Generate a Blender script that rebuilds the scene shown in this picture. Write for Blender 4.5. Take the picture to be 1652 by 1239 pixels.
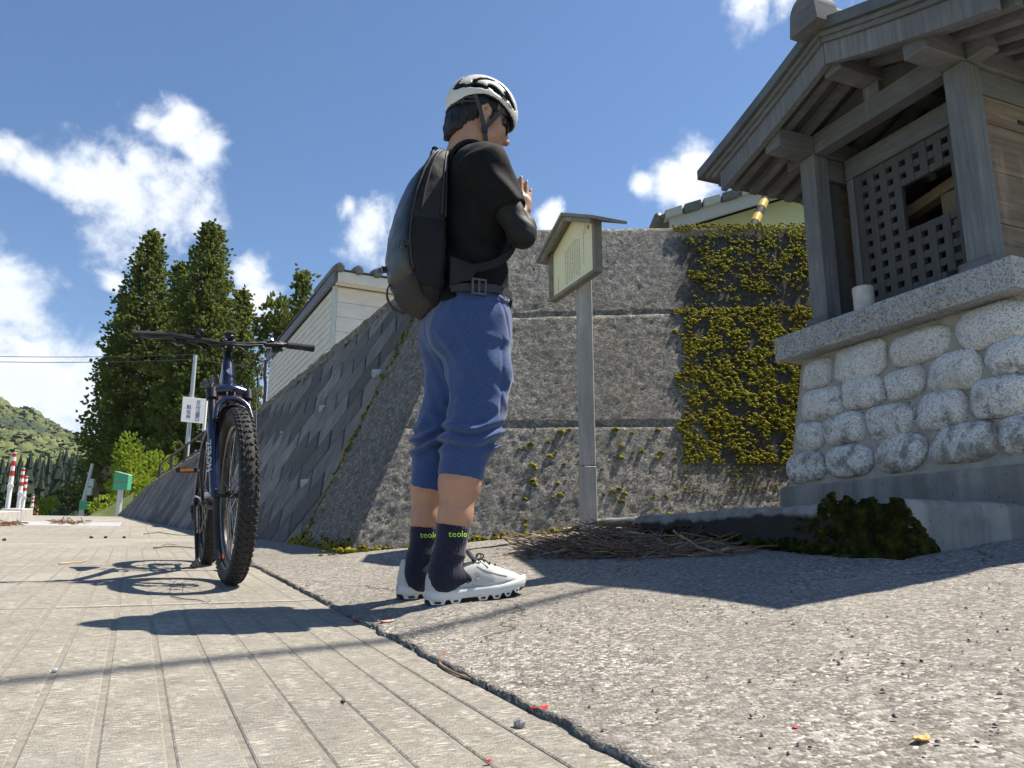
import bpy, math, random
import numpy as np
from mathutils import Vector, Matrix, noise
for _o in list(bpy.data.objects): bpy.data.objects.remove(_o, do_unlink=True)
SC = bpy.context.scene; COL = SC.collection
R = math.radians; PI = math.pi
# ------------------------------------------------------------------ camera
CZ, PITCH, FPX, IW, IH = 0.31, R(12.0), 1241.0, 1652.0, 1239.0
cam = bpy.data.objects.new('camera', bpy.data.cameras.new('camera')); COL.objects.link(cam)
cam.location = (0, 0, CZ); cam.rotation_euler = (R(90) + PITCH, 0, 0)
cam.data.sensor_width = 36; cam.data.lens = FPX / IW * 36
cam.data.clip_start = 0.05; cam.data.clip_end = 6000
SC.camera = cam
# ------------------------------------------------------------------ light
SUN = Vector((0.92, 0.36, 1.80)).normalized()
SUN_EL = math.asin(SUN.z); SUN_AZ = math.atan2(SUN.x, SUN.y)
sd = bpy.data.lights.new('sun', 'SUN'); sd.energy = 5.0; sd.angle = R(0.53); sd.color = (1.0, 0.915, 0.79)
so = bpy.data.objects.new('sun', sd); COL.objects.link(so)
so.rotation_euler = (-SUN).to_track_quat('-Z', 'Y').to_euler(); so.location = (4, 3, 12)
SC.view_settings.view_transform = 'Standard'; SC.view_settings.look = 'None'
SC.view_settings.exposure = 0.86; SC.view_settings.gamma = 1.0
SC.view_settings.use_curve_mapping = False
CP, SP = math.cos(PITCH), math.sin(PITCH)
def ray(u, v):
    x = (u - IW/2) / FPX; q = (IH/2 - v) / FPX
    return Vector((x, CP - q*SP, SP + q*CP))
CAM = Vector((0, 0, CZ))
def hit(u, v, p, n):                       # pixel ray with the plane through p, normal n
    d = ray(u, v); p = Vector(p); n = Vector(n)
    return CAM + d * ((p - CAM).dot(n) / d.dot(n))
def far(u, v, t): return CAM + ray(u, v) * t

# world: Nishita sky with cumulus clouds
W = bpy.data.worlds.new('World'); SC.world = W; W.use_nodes = True
class NT:
    def __init__(s, tree): s.t = tree; s.n = tree.nodes; s.l = tree.links
    def add(s, typ, **kw):
        n = s.n.new(typ)
        for k, v in kw.items(): setattr(n, k, v)
        return n
    def set(s, sock, v):
        if hasattr(v, 'is_output'): s.l.new(v, sock)
        elif v is not None:
            if sock.type == 'RGBA' and len(v) == 3: v = (*v, 1)
            sock.default_value = v
    def math(s, op, a, b=None, c=None, clamp=False):
        n = s.add('ShaderNodeMath', operation=op, use_clamp=clamp)
        for i, v in enumerate((a, b, c)):
            if v is not None: s.set(n.inputs[i], v)
        return n.outputs[0]
    def vmath(s, op, a, b=None, out=0):
        n = s.add('ShaderNodeVectorMath', operation=op)
        s.set(n.inputs[0], a)
        if b is not None:
            if op == 'SCALE': s.set(n.inputs[3], b)
            else: s.set(n.inputs[1], b)
        return n.outputs[out]
    def noise(s, vec, scale, detail=4, rough=.55, dist=0, out=0):
        n = s.add('ShaderNodeTexNoise'); s.set(n.inputs['Vector'], vec)
        n.inputs['Scale'].default_value = scale; n.inputs['Detail'].default_value = detail
        n.inputs['Roughness'].default_value = rough; n.inputs['Distortion'].default_value = dist
        return n.outputs[out]
    def voro(s, vec, scale, feature='F1', out=0, rnd=1):
        n = s.add('ShaderNodeTexVoronoi', feature=feature); s.set(n.inputs['Vector'], vec)
        n.inputs['Scale'].default_value = scale; n.inputs['Randomness'].default_value = rnd
        return n.outputs[out]
    def ramp(s, fac, stops, interp='LINEAR'):
        n = s.add('ShaderNodeValToRGB'); cr = n.color_ramp; cr.interpolation = interp
        while len(cr.elements) < len(stops): cr.elements.new(.5)
        for e, (p, c) in zip(cr.elements, stops):
            e.position = p
            if isinstance(c, (int, float)): c = (c, c, c)
            e.color = (*c, 1)
        s.set(n.inputs[0], fac); return n.outputs[0]
    def mix(s, fac, a, b, blend='MIX'):
        n = s.add('ShaderNodeMix', data_type='RGBA', blend_type=blend)
        s.set(n.inputs[0], fac); s.set(n.inputs[6], a); s.set(n.inputs[7], b); return n.outputs[2]
    def mapr(s, v, a, b, c=0, d=1, smooth=False):
        n = s.add('ShaderNodeMapRange', interpolation_type='SMOOTHSTEP' if smooth else 'LINEAR')
        for i, q in enumerate((v, a, b, c, d)): s.set(n.inputs[i], q)
        return n.outputs[0]
def build_world():
    T = NT(W.node_tree); T.n.clear()
    sky = T.add('ShaderNodeTexSky', sky_type='NISHITA'); sky.sun_disc = False
    sky.sun_elevation = SUN_EL; sky.sun_rotation = SUN_AZ; sky.altitude = 500
    sky.air_density = 1.0; sky.dust_density = 0.2; sky.ozone_density = 2.0
    hs = T.add('ShaderNodeHueSaturation'); hs.inputs['Saturation'].default_value = 1.14; hs.inputs['Hue'].default_value = .502
    T.l.new(sky.outputs[0], hs.inputs['Color'])
    b1 = T.add('ShaderNodeBackground'); T.l.new(hs.outputs[0], b1.inputs[0]); b1.inputs[1].default_value = 0.082
    d = T.add('ShaderNodeTexCoord').outputs['Generated']
    warp = T.vmath('SCALE', T.vmath('SUBTRACT', T.noise(d, 9, 2, .6, out=1), (.5, .5, .5)), .055)
    dw = T.vmath('ADD', d, warp)
    # cumulus banks: pixel centre and radius (radians), height squash
    blobs = [(200,310,.074),(125,300,.050),(285,325,.060),(330,350,.036),(45,262,.026),(5,238,.022),(225,262,.036),
             (290,205,.034),(335,240,.032),(235,190,.020),
             (40,500,.048),(-30,490,.062),(172,458,.020),(60,620,.085),(140,640,.075),(-60,600,.12),(40,690,.075),
             (600,370,.042),(645,400,.040),(565,340,.020),
             (400,445,.030),(412,482,.032),
             (1125,275,.042),(1090,295,.040),(1045,298,.018),
             (880,354,.020),
             (1215,2,.036),(1262,12,.020)]
    fld = None
    for u, v, r in blobs:
        c = ray(u, v).normalized()
        n = T.add('ShaderNodeVectorMath', operation='DISTANCE'); T.l.new(dw, n.inputs[0]); n.inputs[1].default_value = c
        m = T.math('MULTIPLY_ADD', n.outputs['Value'], -1.0/r, 1.0)
        fld = m if fld is None else T.math('SMOOTH_MAX', fld, m, .25)
    fld = T.math('MAXIMUM', fld, -1.2)
    # the same broken cumulus goes on over the rest of the sky
    sep = T.add('ShaderNodeSeparateXYZ'); T.l.new(d, sep.inputs[0])
    zz = T.math('MAXIMUM', sep.outputs[2], .12)
    cmb = T.add('ShaderNodeCombineXYZ')
    T.l.new(T.math('DIVIDE', sep.outputs[0], zz), cmb.inputs[0]); T.l.new(T.math('DIVIDE', sep.outputs[1], zz), cmb.inputs[1])
    gen = T.mapr(T.noise(cmb.outputs[0], .55, 3, .5), .56, .72, -1.2, .6)
    side = T.mapr(sep.outputs[1], .25, .05, -1.6, 0)
    fld = T.math('MAXIMUM', fld, T.math('ADD', gen, side))
    fb = T.noise(d, 15, 5, .62)
    fb2 = T.noise(dw, 60, 3, .6)
    nz = T.math('ADD', T.math('MULTIPLY', T.math('SUBTRACT', fb, .5), 1.9), T.math('MULTIPLY', T.math('SUBTRACT', fb2, .5), .7))
    den = T.math('ADD', fld, nz)
    mask = T.mapr(den, -.18, .75, 0, .97, True)
    up = T.vmath('ADD', dw, (-.02, -.01, -.03))
    shade = T.math('ADD', T.math('MULTIPLY', T.noise(up, 14, 3, .6), .8), T.math('MULTIPLY', fld, .30))
    cc = T.ramp(shade, [(.30, (.70, .77, .89)), (.50, (.86, .90, .96)), (.68, (.80, .84, .91))])
    b2 = T.add('ShaderNodeBackground'); T.l.new(cc, b2.inputs[0]); b2.inputs[1].default_value = 0.70
    mx = T.add('ShaderNodeMixShader'); T.l.new(mask, mx.inputs[0]); T.l.new(b1.outputs[0], mx.inputs[1]); T.l.new(b2.outputs[0], mx.inputs[2])
    out = T.add('ShaderNodeOutputWorld'); T.l.new(mx.outputs[0], out.inputs[0])
build_world()
W.cycles.sampling_method = 'MANUAL'; W.cycles.sample_map_resolution = 256

# ------------------------------------------------------------------ helpers
rnd = random.Random(7)
LOC = {}
def link(o, parent=None, loc=None):
    COL.objects.link(o)
    loc = Vector(loc if loc is not None else (0, 0, 0)); LOC[o] = loc
    if parent is not None:
        o.parent = parent; o.location = loc - LOC[parent]
    else: o.location = loc
    return o
def tag(o, label, cat, group=None):
    o['label'] = label; o['category'] = cat
    if group: o['group'] = group
    return o
def thing(name, label, cat, loc, group=None):
    o = bpy.data.objects.new(name, None); o.empty_display_size = .05
    link(o, None, loc); return tag(o, label, cat, group)
def mesh_obj(name, V, F, mat, parent=None, smooth=False, kind=None, origin=None, mats=None, fm=None):
    V = np.asarray(V, float).reshape(-1, 3)
    if origin is None:
        lo, hi = V.min(0), V.max(0); origin = ((lo[0]+hi[0])/2, (lo[1]+hi[1])/2, lo[2])
    origin = np.asarray(origin, float)
    me = bpy.data.meshes.new(name); me.from_pydata((V - origin).tolist(), [], [list(map(int, f)) for f in F])
    if mats:
        for m in mats: me.materials.append(m)
        if fm is not None: me.polygons.foreach_set('material_index', list(map(int, fm)))
    else: me.materials.append(mat)
    if smooth: me.polygons.foreach_set('use_smooth', [True]*len(me.polygons))
    me.update()
    o = bpy.data.objects.new(name, me); link(o, parent, origin)
    if kind: o['kind'] = kind
    return o
def struct(o): o['kind'] = 'structure'; return o
def copy_obj(o, loc, parent=None, rot=None, scale=None, name=None):
    c = o.copy(); link(c, parent, loc)
    if rot is not None: c.rotation_euler = rot
    if scale is not None: c.scale = scale
    return c
class MB:
    def __init__(s): s.v = []; s.f = []; s.m = []; s.cm = 0
    def add(s, V, F):
        b = len(s.v); s.v.extend([tuple(p) for p in V])
        for f in F: s.f.append(tuple(i + b for i in f)); s.m.append(s.cm)
        return s
    def box(s, lo, hi, fr=None, bev=0.0):
        """box in the frame fr (callable local->world); bev chamfers every edge"""
        x0, y0, z0 = lo; x1, y1, z1 = hi; fr = fr or (lambda x, y, z: (x, y, z))
        if x0 > x1: x0, x1 = x1, x0
        if y0 > y1: y0, y1 = y1, y0
        if z0 > z1: z0, z1 = z1, z0
        if bev <= 0:
            V = [fr(x, y, z) for z in (z0, z1) for y in (y0, y1) for x in (x0, x1)]
            F = [(0,2,3,1),(4,5,7,6),(0,1,5,4),(2,6,7,3),(0,4,6,2),(1,3,7,5)]
            return s.add(V, F)
        b = min(bev, (x1-x0)/2.01, (y1-y0)/2.01, (z1-z0)/2.01)
        V = []; idx = {}
        for i in (0, 1):
            for j in (0, 1):
                for k in (0, 1):
                    X, Y, Z = (x0, x1)[i], (y0, y1)[j], (z0, z1)[k]
                    sx, sy, sz = (b, -b)[i], (b, -b)[j], (b, -b)[k]
                    for ax, p in enumerate(((X, Y+sy, Z+sz), (X+sx, Y, Z+sz), (X+sx, Y+sy, Z))):
                        idx[i, j, k, ax] = len(V); V.append(fr(*p))
        F = []
        for i in (0, 1):
            q = [idx[i,0,0,0], idx[i,1,0,0], idx[i,1,1,0], idx[i,0,1,0]]; F.append(q if i else q[::-1])
            q = [idx[0,i,0,1], idx[0,i,1,1], idx[1,i,1,1], idx[1,i,0,1]]; F.append(q if i else q[::-1])
            q = [idx[0,0,i,2], idx[1,0,i,2], idx[1,1,i,2], idx[0,1,i,2]]; F.append(q if i else q[::-1])
        for i in (0, 1):
            for j in (0, 1):
                q = [idx[i,j,0,0], idx[i,j,1,0], idx[i,j,1,1], idx[i,j,0,1]]; F.append(q if i == j else q[::-1])
                q = [idx[i,0,j,0], idx[i,0,j,2], idx[i,1,j,2], idx[i,1,j,0]]; F.append(q if i == j else q[::-1])
                q = [idx[0,i,j,1], idx[1,i,j,1], idx[1,i,j,2], idx[0,i,j,2]]; F.append(q if i == j else q[::-1])
                for k in (0, 1):
                    q = [idx[i,j,k,0], idx[i,j,k,1], idx[i,j,k,2]]; F.append(q if (i+j+k) % 2 == 1 else q[::-1])
        return s.add(V, F)
    def tube(s, pts, r, n=10, cap=True, up=None, flat=1.0, twist=0):
        pts = [Vector(p) for p in pts]; m = len(pts)
        rs = list(r) if isinstance(r, (list, tuple)) else [r]*m
        V = []; prev = None
        for i, p in enumerate(pts):
            t = (pts[min(i+1, m-1)] - pts[max(i-1, 0)])
            if t.length < 1e-9: t = Vector((0, 0, 1))
            t.normalize()
            if prev is None:
                a = Vector(up) if up else (Vector((0, 0, 1)) if abs(t.z) < .9 else Vector((1, 0, 0)))
            else: a = prev
            x = a - t * a.dot(t)
            if x.length < 1e-6: x = t.orthogonal()
            x.normalize(); y = t.cross(x); prev = x
            for k in range(n):
                an = 2*PI*k/n + twist
                V.append(p + x*(rs[i]*math.cos(an)) + y*(rs[i]*flat*math.sin(an)))
        F = [(i*n+k, i*n+(k+1) % n, (i+1)*n+(k+1) % n, (i+1)*n+k) for i in range(m-1) for k in range(n)]
        if cap: F.append(tuple(range(n))[::-1]); F.append(tuple((m-1)*n+k for k in range(n)))
        return s.add(V, F)
    def strap(s, pts, side, w, t):
        """flat band: side = width directions, t = thickness"""
        pts = [Vector(p) for p in pts]; m = len(pts); V = []
        for i, p in enumerate(pts):
            tg = (pts[min(i+1, m-1)] - pts[max(i-1, 0)]).normalized()
            sd_ = Vector(side[i] if isinstance(side[0], (list, tuple, Vector)) else side); sd_ = (sd_ - tg*sd_.dot(tg)).normalized()
            nr = tg.cross(sd_); ww = w[i] if isinstance(w, (list, tuple)) else w
            for a, b in ((-1, -1), (1, -1), (1, 1), (-1, 1)): V.append(p + sd_*(ww/2*a) + nr*(t/2*b))
        F = [(i*4+k, i*4+(k+1) % 4, (i+1)*4+(k+1) % 4, (i+1)*4+k) for i in range(m-1) for k in range(4)]
        F += [(3, 2, 1, 0), tuple((m-1)*4+k for k in range(4))]
        return s.add(V, F)
    def ring(s, c, ax, R0, prof, n=48, a0=0, a1=2*PI):
        """sweep a closed profile [(radial, axial)] round axis ax through c"""
        ax = Vector(ax).normalized(); x = ax.orthogonal().normalized(); y = ax.cross(x); c = Vector(c); V = []; m = len(prof)
        full = abs(a1-a0-2*PI) < 1e-6; cnt = n if full else n+1
        for i in range(cnt):
            an = a0 + (a1-a0)*i/n; d = x*math.cos(an) + y*math.sin(an)
            for pr, pa in prof: V.append(c + d*(R0+pr) + ax*pa)
        F = []
        for i in range(n):
            j = (i+1) % cnt
            for k in range(m): F.append((i*m+k, j*m+k, j*m+(k+1) % m, i*m+(k+1) % m))
        return s.add(V, F)
    def lathe(s, c, ax, prof, n=24):
        """open profile [(radius, axial)]"""
        ax = Vector(ax).normalized(); x = ax.orthogonal().normalized(); y = ax.cross(x); c = Vector(c); V = []; m = len(prof)
        for i in range(n):
            an = 2*PI*i/n; d = x*math.cos(an) + y*math.sin(an)
            for pr, pa in prof: V.append(c + d*pr + ax*pa)
        F = [(i*m+k, ((i+1) % n)*m+k, ((i+1) % n)*m+k+1, i*m+k+1) for i in range(n) for k in range(m-1)]
        F.append(tuple(i*m+m-1 for i in range(n))); F.append(tuple(i*m for i in range(n))[::-1])
        return s.add(V, F)
    def prism(s, poly, d, fr=None):
        """poly: list of 3-D points (planar); d: extrusion vector"""
        P = [Vector(p) for p in poly]; d = Vector(d); n = len(P)
        F = [tuple(range(n))[::-1], tuple(range(n, 2*n))] + [(i, (i+1) % n, n+(i+1) % n, n+i) for i in range(n)]
        return s.add(P + [p + d for p in P], F)
    def build(s, name, mat, parent=None, smooth=False, kind=None, origin=None, auto=None):
        mats = mat if isinstance(mat, (list, tuple)) else None
        o = mesh_obj(name, s.v, s.f, None if mats else mat, parent, smooth, kind, origin, mats, s.m if mats else None)
        fix_normals(o)
        if auto: shade_auto(o, auto)
        return o
import bmesh
def fix_normals(o):
    bm = bmesh.new(); bm.from_mesh(o.data); bmesh.ops.recalc_face_normals(bm, faces=bm.faces); bm.to_mesh(o.data); bm.free()
def shade_auto(o, ang=35):
    me = o.data; me.polygons.foreach_set('use_smooth', [True]*len(me.polygons))
    bm = bmesh.new(); bm.from_mesh(me); lim = R(ang)
    for e in bm.edges:
        if len(e.link_faces) == 2: e.smooth = e.calc_face_angle(0) < lim
    bm.to_mesh(me); bm.free()
def bez(p, n=12):
    """Catmull-Rom through the points"""
    P = [Vector(q) for q in p]; P = [P[0]*2-P[1]] + P + [P[-1]*2-P[-2]]; out = []
    for i in range(1, len(P)-2):
        for k in range(n):
            t = k/n; a, b, c, d = P[i-1], P[i], P[i+1], P[i+2]
            out.append(.5*((2*b) + (c-a)*t + (2*a-5*b+4*c-d)*t*t + (3*b-a-3*c+d)*t**3))
    out.append(P[-2]); return out
def text_mesh(body, size, mat, name, parent, M, extrude=.0006, align='CENTER', sx=1.0):
    """flat lettering; M maps local text plane (x right, y up, z out) to world"""
    cu = bpy.data.curves.new(name, 'FONT'); cu.body = body; cu.size = size; cu.align_x = align; cu.align_y = 'CENTER'
    cu.extrude = extrude; cu.resolution_u = 3; cu.space_line = 1.05
    t = bpy.data.objects.new(name, cu); COL.objects.link(t)
    bpy.context.view_layer.update()
    dg = bpy.context.evaluated_depsgraph_get(); me = bpy.data.meshes.new_from_object(t.evaluated_get(dg))
    bpy.data.objects.remove(t, do_unlink=True)
    V = [M @ Vector((v.co.x*sx, v.co.y, v.co.z)) for v in me.vertices]; F = [tuple(p.vertices) for p in me.polygons]
    bpy.data.meshes.remove(me)
    return mesh_obj(name, V, F, mat, parent)
def frame_m(o, x, y):
    x = Vector(x).normalized(); y = Vector(y); y = (y - x*y.dot(x)).normalized(); z = x.cross(y)
    return Matrix(((x.x, y.x, z.x, o[0]), (x.y, y.y, z.y, o[1]), (x.z, y.z, z.z, o[2]), (0, 0, 0, 1)))

# ------------------------------------------------------------------ materials (all read world position)
MATS = {}
def newmat(name):
    m = bpy.data.materials.new(name); m.use_nodes = True; T = NT(m.node_tree); T.n.clear()
    out = T.add('ShaderNodeOutputMaterial'); b = T.add('ShaderNodeBsdfPrincipled'); T.l.new(b.outputs[0], out.inputs[0])
    T.b = b; T.pos = T.add('ShaderNodeNewGeometry').outputs['Position']; MATS[name] = m
    return m, T
def bump(T, h, strength=.3, dist=.01, nrm=None):
    n = T.add('ShaderNodeBump'); n.inputs['Strength'].default_value = strength; n.inputs['Distance'].default_value = dist
    T.set(n.inputs['Height'], h)
    if nrm is not None: T.l.new(nrm, n.inputs['Normal'])
    return n.outputs[0]
def simple(name, col, rough=.6, metal=0, var=.15, scale=20, bmp=0, bscale=200, bdist=.002, spec=.5, stretch=None, coat=0, sheen=0):
    m, T = newmat(name); p = T.pos
    if stretch: p = T.vmath('MULTIPLY', p, stretch)
    n = T.noise(p, scale, 5, .6)
    c0 = tuple(c*(1-var) for c in col); c1 = tuple(min(1, c*(1+var)) for c in col)
    T.l.new(T.ramp(n, [(.3, c0), (.7, c1)]), T.b.inputs['Base Color'])
    rr = T.mapr(T.noise(p, scale*2.3, 4), .3, .7, max(.02, rough-.08), min(1, rough+.08)); T.l.new(rr, T.b.inputs['Roughness'])
    T.b.inputs['Metallic'].default_value = metal; T.b.inputs['Specular IOR Level'].default_value = spec
    T.b.inputs['Coat Weight'].default_value = coat; T.b.inputs['Coat Roughness'].default_value = .15
    T.b.inputs['Sheen Weight'].default_value = sheen
    if bmp: T.l.new(bump(T, T.noise(p, bscale, 4, .6), bmp, bdist), T.b.inputs['Normal'])
    return m
# ------------------------------------------------------------------ ground
AD = np.array([-.4368, .8996]); LD = np.array([.8996, .4368])
def al(a, l): return a*AD[0] + l*LD[0], a*AD[1] + l*LD[1]
def to_al(x, y): return x*AD[0] + y*AD[1], x*LD[0] + y*LD[1]
def z_road(a):
    if a < 19.5: return .05*a
    s = a - 19.5
    if s < 9: return .05*a - .006*s*s
    return max(-2.2, .939 - .058*(s - 9))
KAP = .12
def z_apron(a, l): return z_road(a) + KAP*(min(l, 3.6) - .59) + .02*max(0, l-3.6)
def ground_z(x, y):
    a, l = to_al(x, y)
    return z_apron(a, l) if l > .59 else z_road(a)
def P3(x, y): return Vector((x, y, ground_z(x, y)))
def nz(x, y, z, s, o=3):
    return noise.fractal(Vector((x*s, y*s, z*s)), .9, 2.1, o)
def grid_faces(n, m, keep=None):
    return [(i*m+j, (i+1)*m+j, (i+1)*m+j+1, i*m+j+1) for i in range(n-1) for j in range(m-1) if keep is None or keep(i, j)]
def axis(*segs):
    out = []
    for a, b, st in segs:
        n = max(1, int(round((b-a)/st))); out += [a + (b-a)*i/n for i in range(n)]
    return out + [segs[-1][1]]

def mat_concrete_paving():
    m, T = newmat('grooved_paving_concrete'); p = T.pos
    # brushed texture lies across the road
    a = T.vmath('DOT_PRODUCT', p, (-.4368, .8996, 0), out=1); l = T.vmath('DOT_PRODUCT', p, (.8996, .4368, 0), out=1)
    c = T.add('ShaderNodeCombineXYZ'); T.l.new(T.math('MULTIPLY', a, 170), c.inputs[0]); T.l.new(T.math('MULTIPLY', l, 48), c.inputs[1])
    br = T.noise(c.outputs[0], 1, 4, .6, .4)
    big = T.noise(p, 1.7, 5, .6); mid = T.noise(p, 22, 5, .65)
    col = T.ramp(mid, [(.28, (.250, .232, .192)), (.5, (.328, .305, .254)), (.74, (.404, .378, .318))])
    col = T.mix(T.mapr(big, .38, .66, .50, 0), col, (.190, .178, .156), 'MIX')
    spk = T.math('MULTIPLY', T.mapr(br, .53, .64, 0, 1, True), T.mapr(T.noise(p, 14, 3), .40, .60, .15, .95)); col = T.mix(spk, col, (.60, .565, .485)); col = T.mix(T.mapr(br, .47, .34, 0, .65, True), col, (.135, .126, .108))
    grain = T.noise(p, 330, 3, .7); col = T.mix(T.mapr(grain, .55, .68, 0, .6), col, (.10, .095, .085))
    col = T.mix(T.mapr(T.noise(p, 520, 2), .64, .70, 0, .8), col, (.75, .73, .69))
    st = T.noise(p, 2.6, 6, .7); col = T.mix(T.mapr(st, .56, .70, 0, .45), col, (.15, .138, .115)); col = T.mix(T.mapr(T.noise(T.vmath('ADD', p, (7, 3, 0)), 1.1, 5, .65), .55, .68, 0, .4), col, (.44, .42, .375))
    T.l.new(col, T.b.inputs['Base Color']); T.b.inputs['Roughness'].default_value = .9; T.b.inputs['Specular IOR Level'].default_value = .25
    h = T.math('ADD', T.math('MULTIPLY', br, .7), T.math('MULTIPLY', grain, .5))
    T.l.new(bump(T, h, .9, .008), T.b.inputs['Normal']); return m
def mat_asphalt():
    m, T = newmat('worn_asphalt'); p = T.pos
    big = T.noise(p, .9, 6, .62); mid = T.noise(p, 7, 5, .6)
    v = T.voro(p, 150, 'F1', 1); vd = T.voro(p, 150, 'F1', 0)
    v2 = T.voro(p, 62, 'F1', 1)
    s = T.add('ShaderNodeSeparateColor'); T.l.new(v, s.inputs[0])
    col = T.ramp(s.outputs[0], [(.0, (.070, .063, .054)), (.30, (.160, .146, .125)), (.62, (.275, .254, .219)), (.86, (.42, .392, .345)), (.97, (.64, .605, .54))])
    s2 = T.add('ShaderNodeSeparateColor'); T.l.new(v2, s2.inputs[0])
    col = T.mix(T.mapr(s2.outputs[1], .80, .86, 0, .45), col, (.45, .435, .41))
    col = T.mix(T.mapr(s2.outputs[2], .84, .90, 0, .55), col, (.11, .105, .10))
    col = T.mix(T.mapr(mid, .40, .66, .35, 0), col, (.205, .189, .163))
    col = T.mix(T.mapr(big, .38, .62, .55, 0), col, (.175, .161, .139))
    wp = T.vmath('ADD', p, T.vmath('SCALE', T.noise(p, 3.5, 5, .65, out=1), .35)); ck = T.voro(wp, 1.15, 'DISTANCE_TO_EDGE')
    ckm = T.math('MULTIPLY', T.mapr(ck, .003, .008, 1, 0), T.mapr(T.noise(p, 1.3, 2), .46, .54, 0, 1)); col = T.mix(T.math('MULTIPLY', ckm, .8), col, (.045, .042, .038))
    col = T.mix(T.mapr(T.noise(p, .55, 4, .6), .56, .66, 0, .35), col, (.34, .318, .28))
    T.l.new(col, T.b.inputs['Base Color']); T.b.inputs['Roughness'].default_value = .88; T.b.inputs['Specular IOR Level'].default_value = .3
    hh = T.math('SUBTRACT', T.math('ADD', T.math('MULTIPLY', vd, -1.0), T.math('MULTIPLY', T.noise(p, 420, 3, .7), .5)), T.math('MULTIPLY', ckm, 1.2))
    n1 = bump(T, hh, .65, .005); n2 = bump(T, mid, .35, .03, n1)
    T.l.new(n2, T.b.inputs['Normal']); return m
M_PAV = mat_concrete_paving(); M_ASP = mat_asphalt()
M_GRV = simple('groove_mortar', (.225, .208, .176), .95, var=.3, scale=60, bmp=.6, bscale=260, bdist=.004)
M_LINE = simple('worn_white_line', (.62, .61, .58), .8, var=.35, scale=45, bmp=.3, bscale=300)
M_PALE = simple('pale_road_patch', (.36, .37, .38), .85, var=.2, scale=5, bmp=.4, bscale=200)
M_SOIL = simple('soil', (.115, .095, .07), .95, var=.4, scale=12, bmp=.7, bscale=60, bdist=.02)
def mat_grass(name, c0, c1):
    m, T = newmat(name); p = T.pos
    col = T.ramp(T.noise(p, 1.5, 7, .7), [(.3, c0), (.7, c1)])
    T.l.new(col, T.b.inputs['Base Color']); T.b.inputs['Roughness'].default_value = .95
    T.l.new(bump(T, T.noise(p, 25, 5, .7), .8, .05), T.b.inputs['Normal']); return m
M_GRASS = mat_grass('meadow_grass', (.07, .10, .025), (.17, .21, .05))

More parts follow.
